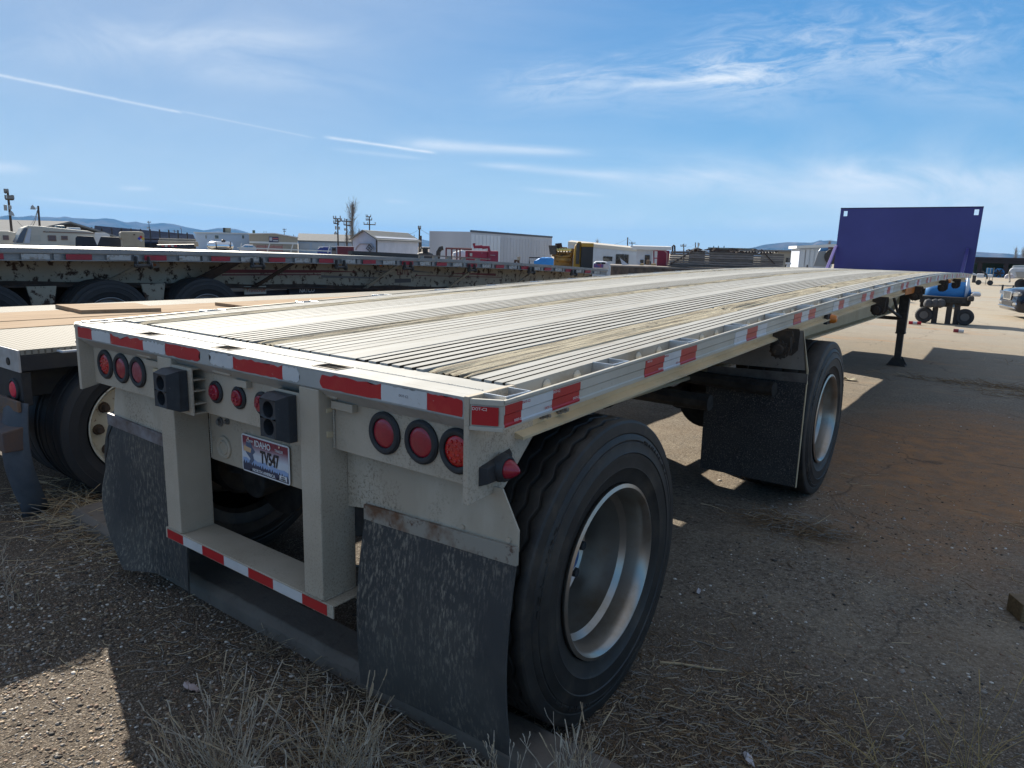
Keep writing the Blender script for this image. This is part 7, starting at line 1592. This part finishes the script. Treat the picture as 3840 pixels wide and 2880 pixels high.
s = Spot(3440, 20.5, 0); t = s.th('marker_pole', 'red and white pole lying on the ground left of the blue tank trailer', 'pole')
for i, m_ in enumerate((tape_r, tape_w, tape_r)): x0, _ = s.q(3417+i*16, 1136); x1, _ = s.q(3433+i*16, 1136); MB().cyl((x0, 0, .05), (x1, 0, .05), .04, n=10).build('segment', m_, t)
s = Spot(3605, 19, 0); t = s.th('marker_pole', 'short red and white pole lying in front of the blue tank trailer', 'pole')
for i, m_ in enumerate((mat('dark_red_pole', (.2, .02, .03), .6), tape_w)): x0, _ = s.q(3588+i*20, 1150); x1, _ = s.q(3608+i*20, 1150); MB().cyl((x0, 0, .05), (x1, 0, .05), .04, n=10).build('segment', m_, t)
weed('dry_weed', 'pale tumbleweed lying in front of the blue tank trailer', 0, 0, .22, .30, 60, 31, (0, 1), base=tuple(ground(3570, 1158)), r=.004)

# ---- dark sports utility car at the right edge
s = Spot(3750, 17.2, 0, py=1180); t = thing('dark_suv', 'dark blue sports utility car with chrome grille entering at the right edge', 'car', ground(3806, 1200), math.radians(196))
# local frame: x forward out of the front of the car, y to its left, z up; origin below the front left corner of the bumper
carp = mat('dark_car_paint', (.006, .008, .016), .22, 0, coat=.6, spec=.3); trim_b = mat('black_trim', (.01, .01, .012), .4)
hull = [(0.0, .35, .62), (-.02, .55, .80), (-.05, .80, .88), (-.25, .98, .90), (-1.3, 1.08, .93), (-1.5, 1.12, .93)]
def loft(sections, name, m_, mirror=True):
    v = []; n_ = len(sections[0])
    for s_ in sections: v += s_
    f = [(j*n_+i, j*n_+(i+1) % n_, (j+1)*n_+(i+1) % n_, (j+1)*n_+i) for j in range(len(sections)-1) for i in range(n_)]+[tuple(range(n_)), tuple(range((len(sections)-1)*n_, len(sections)*n_))]
    o = MB().add(v, f).build(name, m_, t, smooth=True, auto=40); return o
W2 = .99
def sec(x, zb, zt, w, wt=None, crown=.03, yc=-W2):
    wt = wt or w*.9; z1 = zb+(zt-zb)*.35; z2 = zb+(zt-zb)*.80
    return [(x, yc-w*.94, zb), (x, yc-w, z1), (x, yc-w*.985, z2), (x, yc-wt, zt-.02), (x, yc, zt+crown), (x, yc+wt, zt-.02), (x, yc+w*.985, z2), (x, yc+w, z1), (x, yc+w*.94, zb)]
body = loft([sec(.0, .42, .62, .80, .78), sec(-.03, .30, .95, .88, .80), sec(-.10, .26, 1.04, .94, .84), sec(-.35, .24, 1.10, .98, .88), sec(-1.0, .24, 1.16, .99, .90), sec(-1.55, .26, 1.20, .99, .92), sec(-3.0, .26, 1.18, .99, .93), sec(-4.6, .28, 1.16, .98, .92), sec(-5.0, .40, 1.05, .90, .85)], 'body', carp)
loft([sec(-1.45, 1.10, 1.19, .93, .88, .02), sec(-2.1, 1.10, 1.72, .88, .70, .03), sec(-2.6, 1.10, 1.80, .87, .68, .03), sec(-4.3, 1.10, 1.78, .86, .66, .03), sec(-4.85, 1.10, 1.2, .85, .80, .02)], 'cabin_glass', glass_dk)
loft([sec(-2.05, 1.715, 1.745, .70, .66, .03), sec(-2.6, 1.795, 1.825, .70, .64, .03), sec(-4.35, 1.775, 1.805, .68, .62, .03)], 'roof', carp)
grille = MB().prism([(-W2-.36, .66), (-W2+.36, .66), (-W2+.42, .92), (-W2+.36, .985), (-W2-.36, .985), (-W2-.42, .92)], 'x', .0, .035).build('grille', chrome, t, bevel=.01)
for i in range(9): y_ = -W2-.30+i*.075; MB().box(.036, .040, y_-.012, y_+.012, .70, .95).build('grille_bar', mat('grille_grey', (.2, .21, .22), .3, .6), grille)
for sg in (-1, 1):
    hl = MB().prism([(-W2+sg*.46, .80), (-W2+sg*.90, .84), (-W2+sg*.93, .94), (-W2+sg*.46, .96)], 'x', -.10, -.005).build('headlight', mat('headlamp_glass', (.22, .24, .27), .12, .5, coat=.6), t, bevel=.01); hl.rotation_euler = (0, 0, 0)
    for z in (.825, .875, .93): MB().prism([(-W2+sg*.46, z), (-W2+sg*.90, z+.015), (-W2+sg*.90, z+.03), (-W2+sg*.46, z+.015)], 'x', -.004, .012).build('chrome_strip', chrome, hl)
    MB().prism([(-W2+sg*.55, .50), (-W2+sg*.86, .52), (-W2+sg*.84, .60), (-W2+sg*.55, .58)], 'x', -.02, .01).build('fog_lamp', chrome, t, bevel=.005)
MB().prism([(-W2-.84, .38), (-W2+.84, .38), (-W2+.80, .435), (-W2-.80, .435)], 'x', -.02, .03).build('bumper_strip', chrome, t, bevel=.01)
MB().prism([(-W2-.50, .45), (-W2+.50, .45), (-W2+.55, .62), (-W2-.55, .62)], 'x', -.01, .012).build('lower_intake', trim_b, t, bevel=.01)
for x_ in (-.98, -4.0):
    for y_ in (-.02, -1.96):
        sg = 1 if y_ > -1 else -1
        w_ = MB().lathe([(-.22*sg, .20), (-.22*sg, .33), (-.18*sg, .36), (-.02*sg, .36), (.01*sg, .33), (.01*sg, .22)], (x_, y_, .36), 'y', 32).build('wheel', tyre_m, t, smooth=True)
        MB().lathe([(-.02*sg, .24), (.0, .23), (-.03*sg, .18), (-.02*sg, .05), (0, .0)], (x_, y_, .36), 'y', 20).build('rim', rim_m, w_)
        if sg > 0: MB().lathe([(.002, .40), (.006, .42), (-.02, .43), (-.03, .38)], (x_, y_-.01, .37), 'y', 32, closed=True).build('wheel_arch', trim_b, t)

for ch in t.children_recursive:
    if ch.type == 'MESH' and not ch.name.startswith(('wheel', 'rim')):
        for v_ in ch.data.vertices: v_.co.z = v_.co.z*.80 if v_.co.z > .0 else v_.co.z
# ---- air: thin haze over the whole plain
hz = MB().box(-13000, 13000, -13000, 13000, -12, 420).build('haze', [], None); hz['kind'] = 'stuff'
hm = bpy.data.materials.new('haze_air'); hm.use_nodes = True; _n = hm.node_tree.nodes; _n.clear(); _o = _n.new('ShaderNodeOutputMaterial'); _v = _n.new('ShaderNodeVolumePrincipled'); _v.inputs['Density'].default_value = .00007; _v.inputs['Color'].default_value = (.20, .52, 1.0, 1); _v.inputs['Anisotropy'].default_value = .0
hm.node_tree.links.new(_v.outputs[0], _o.inputs['Volume']); hz.data.materials.append(hm)
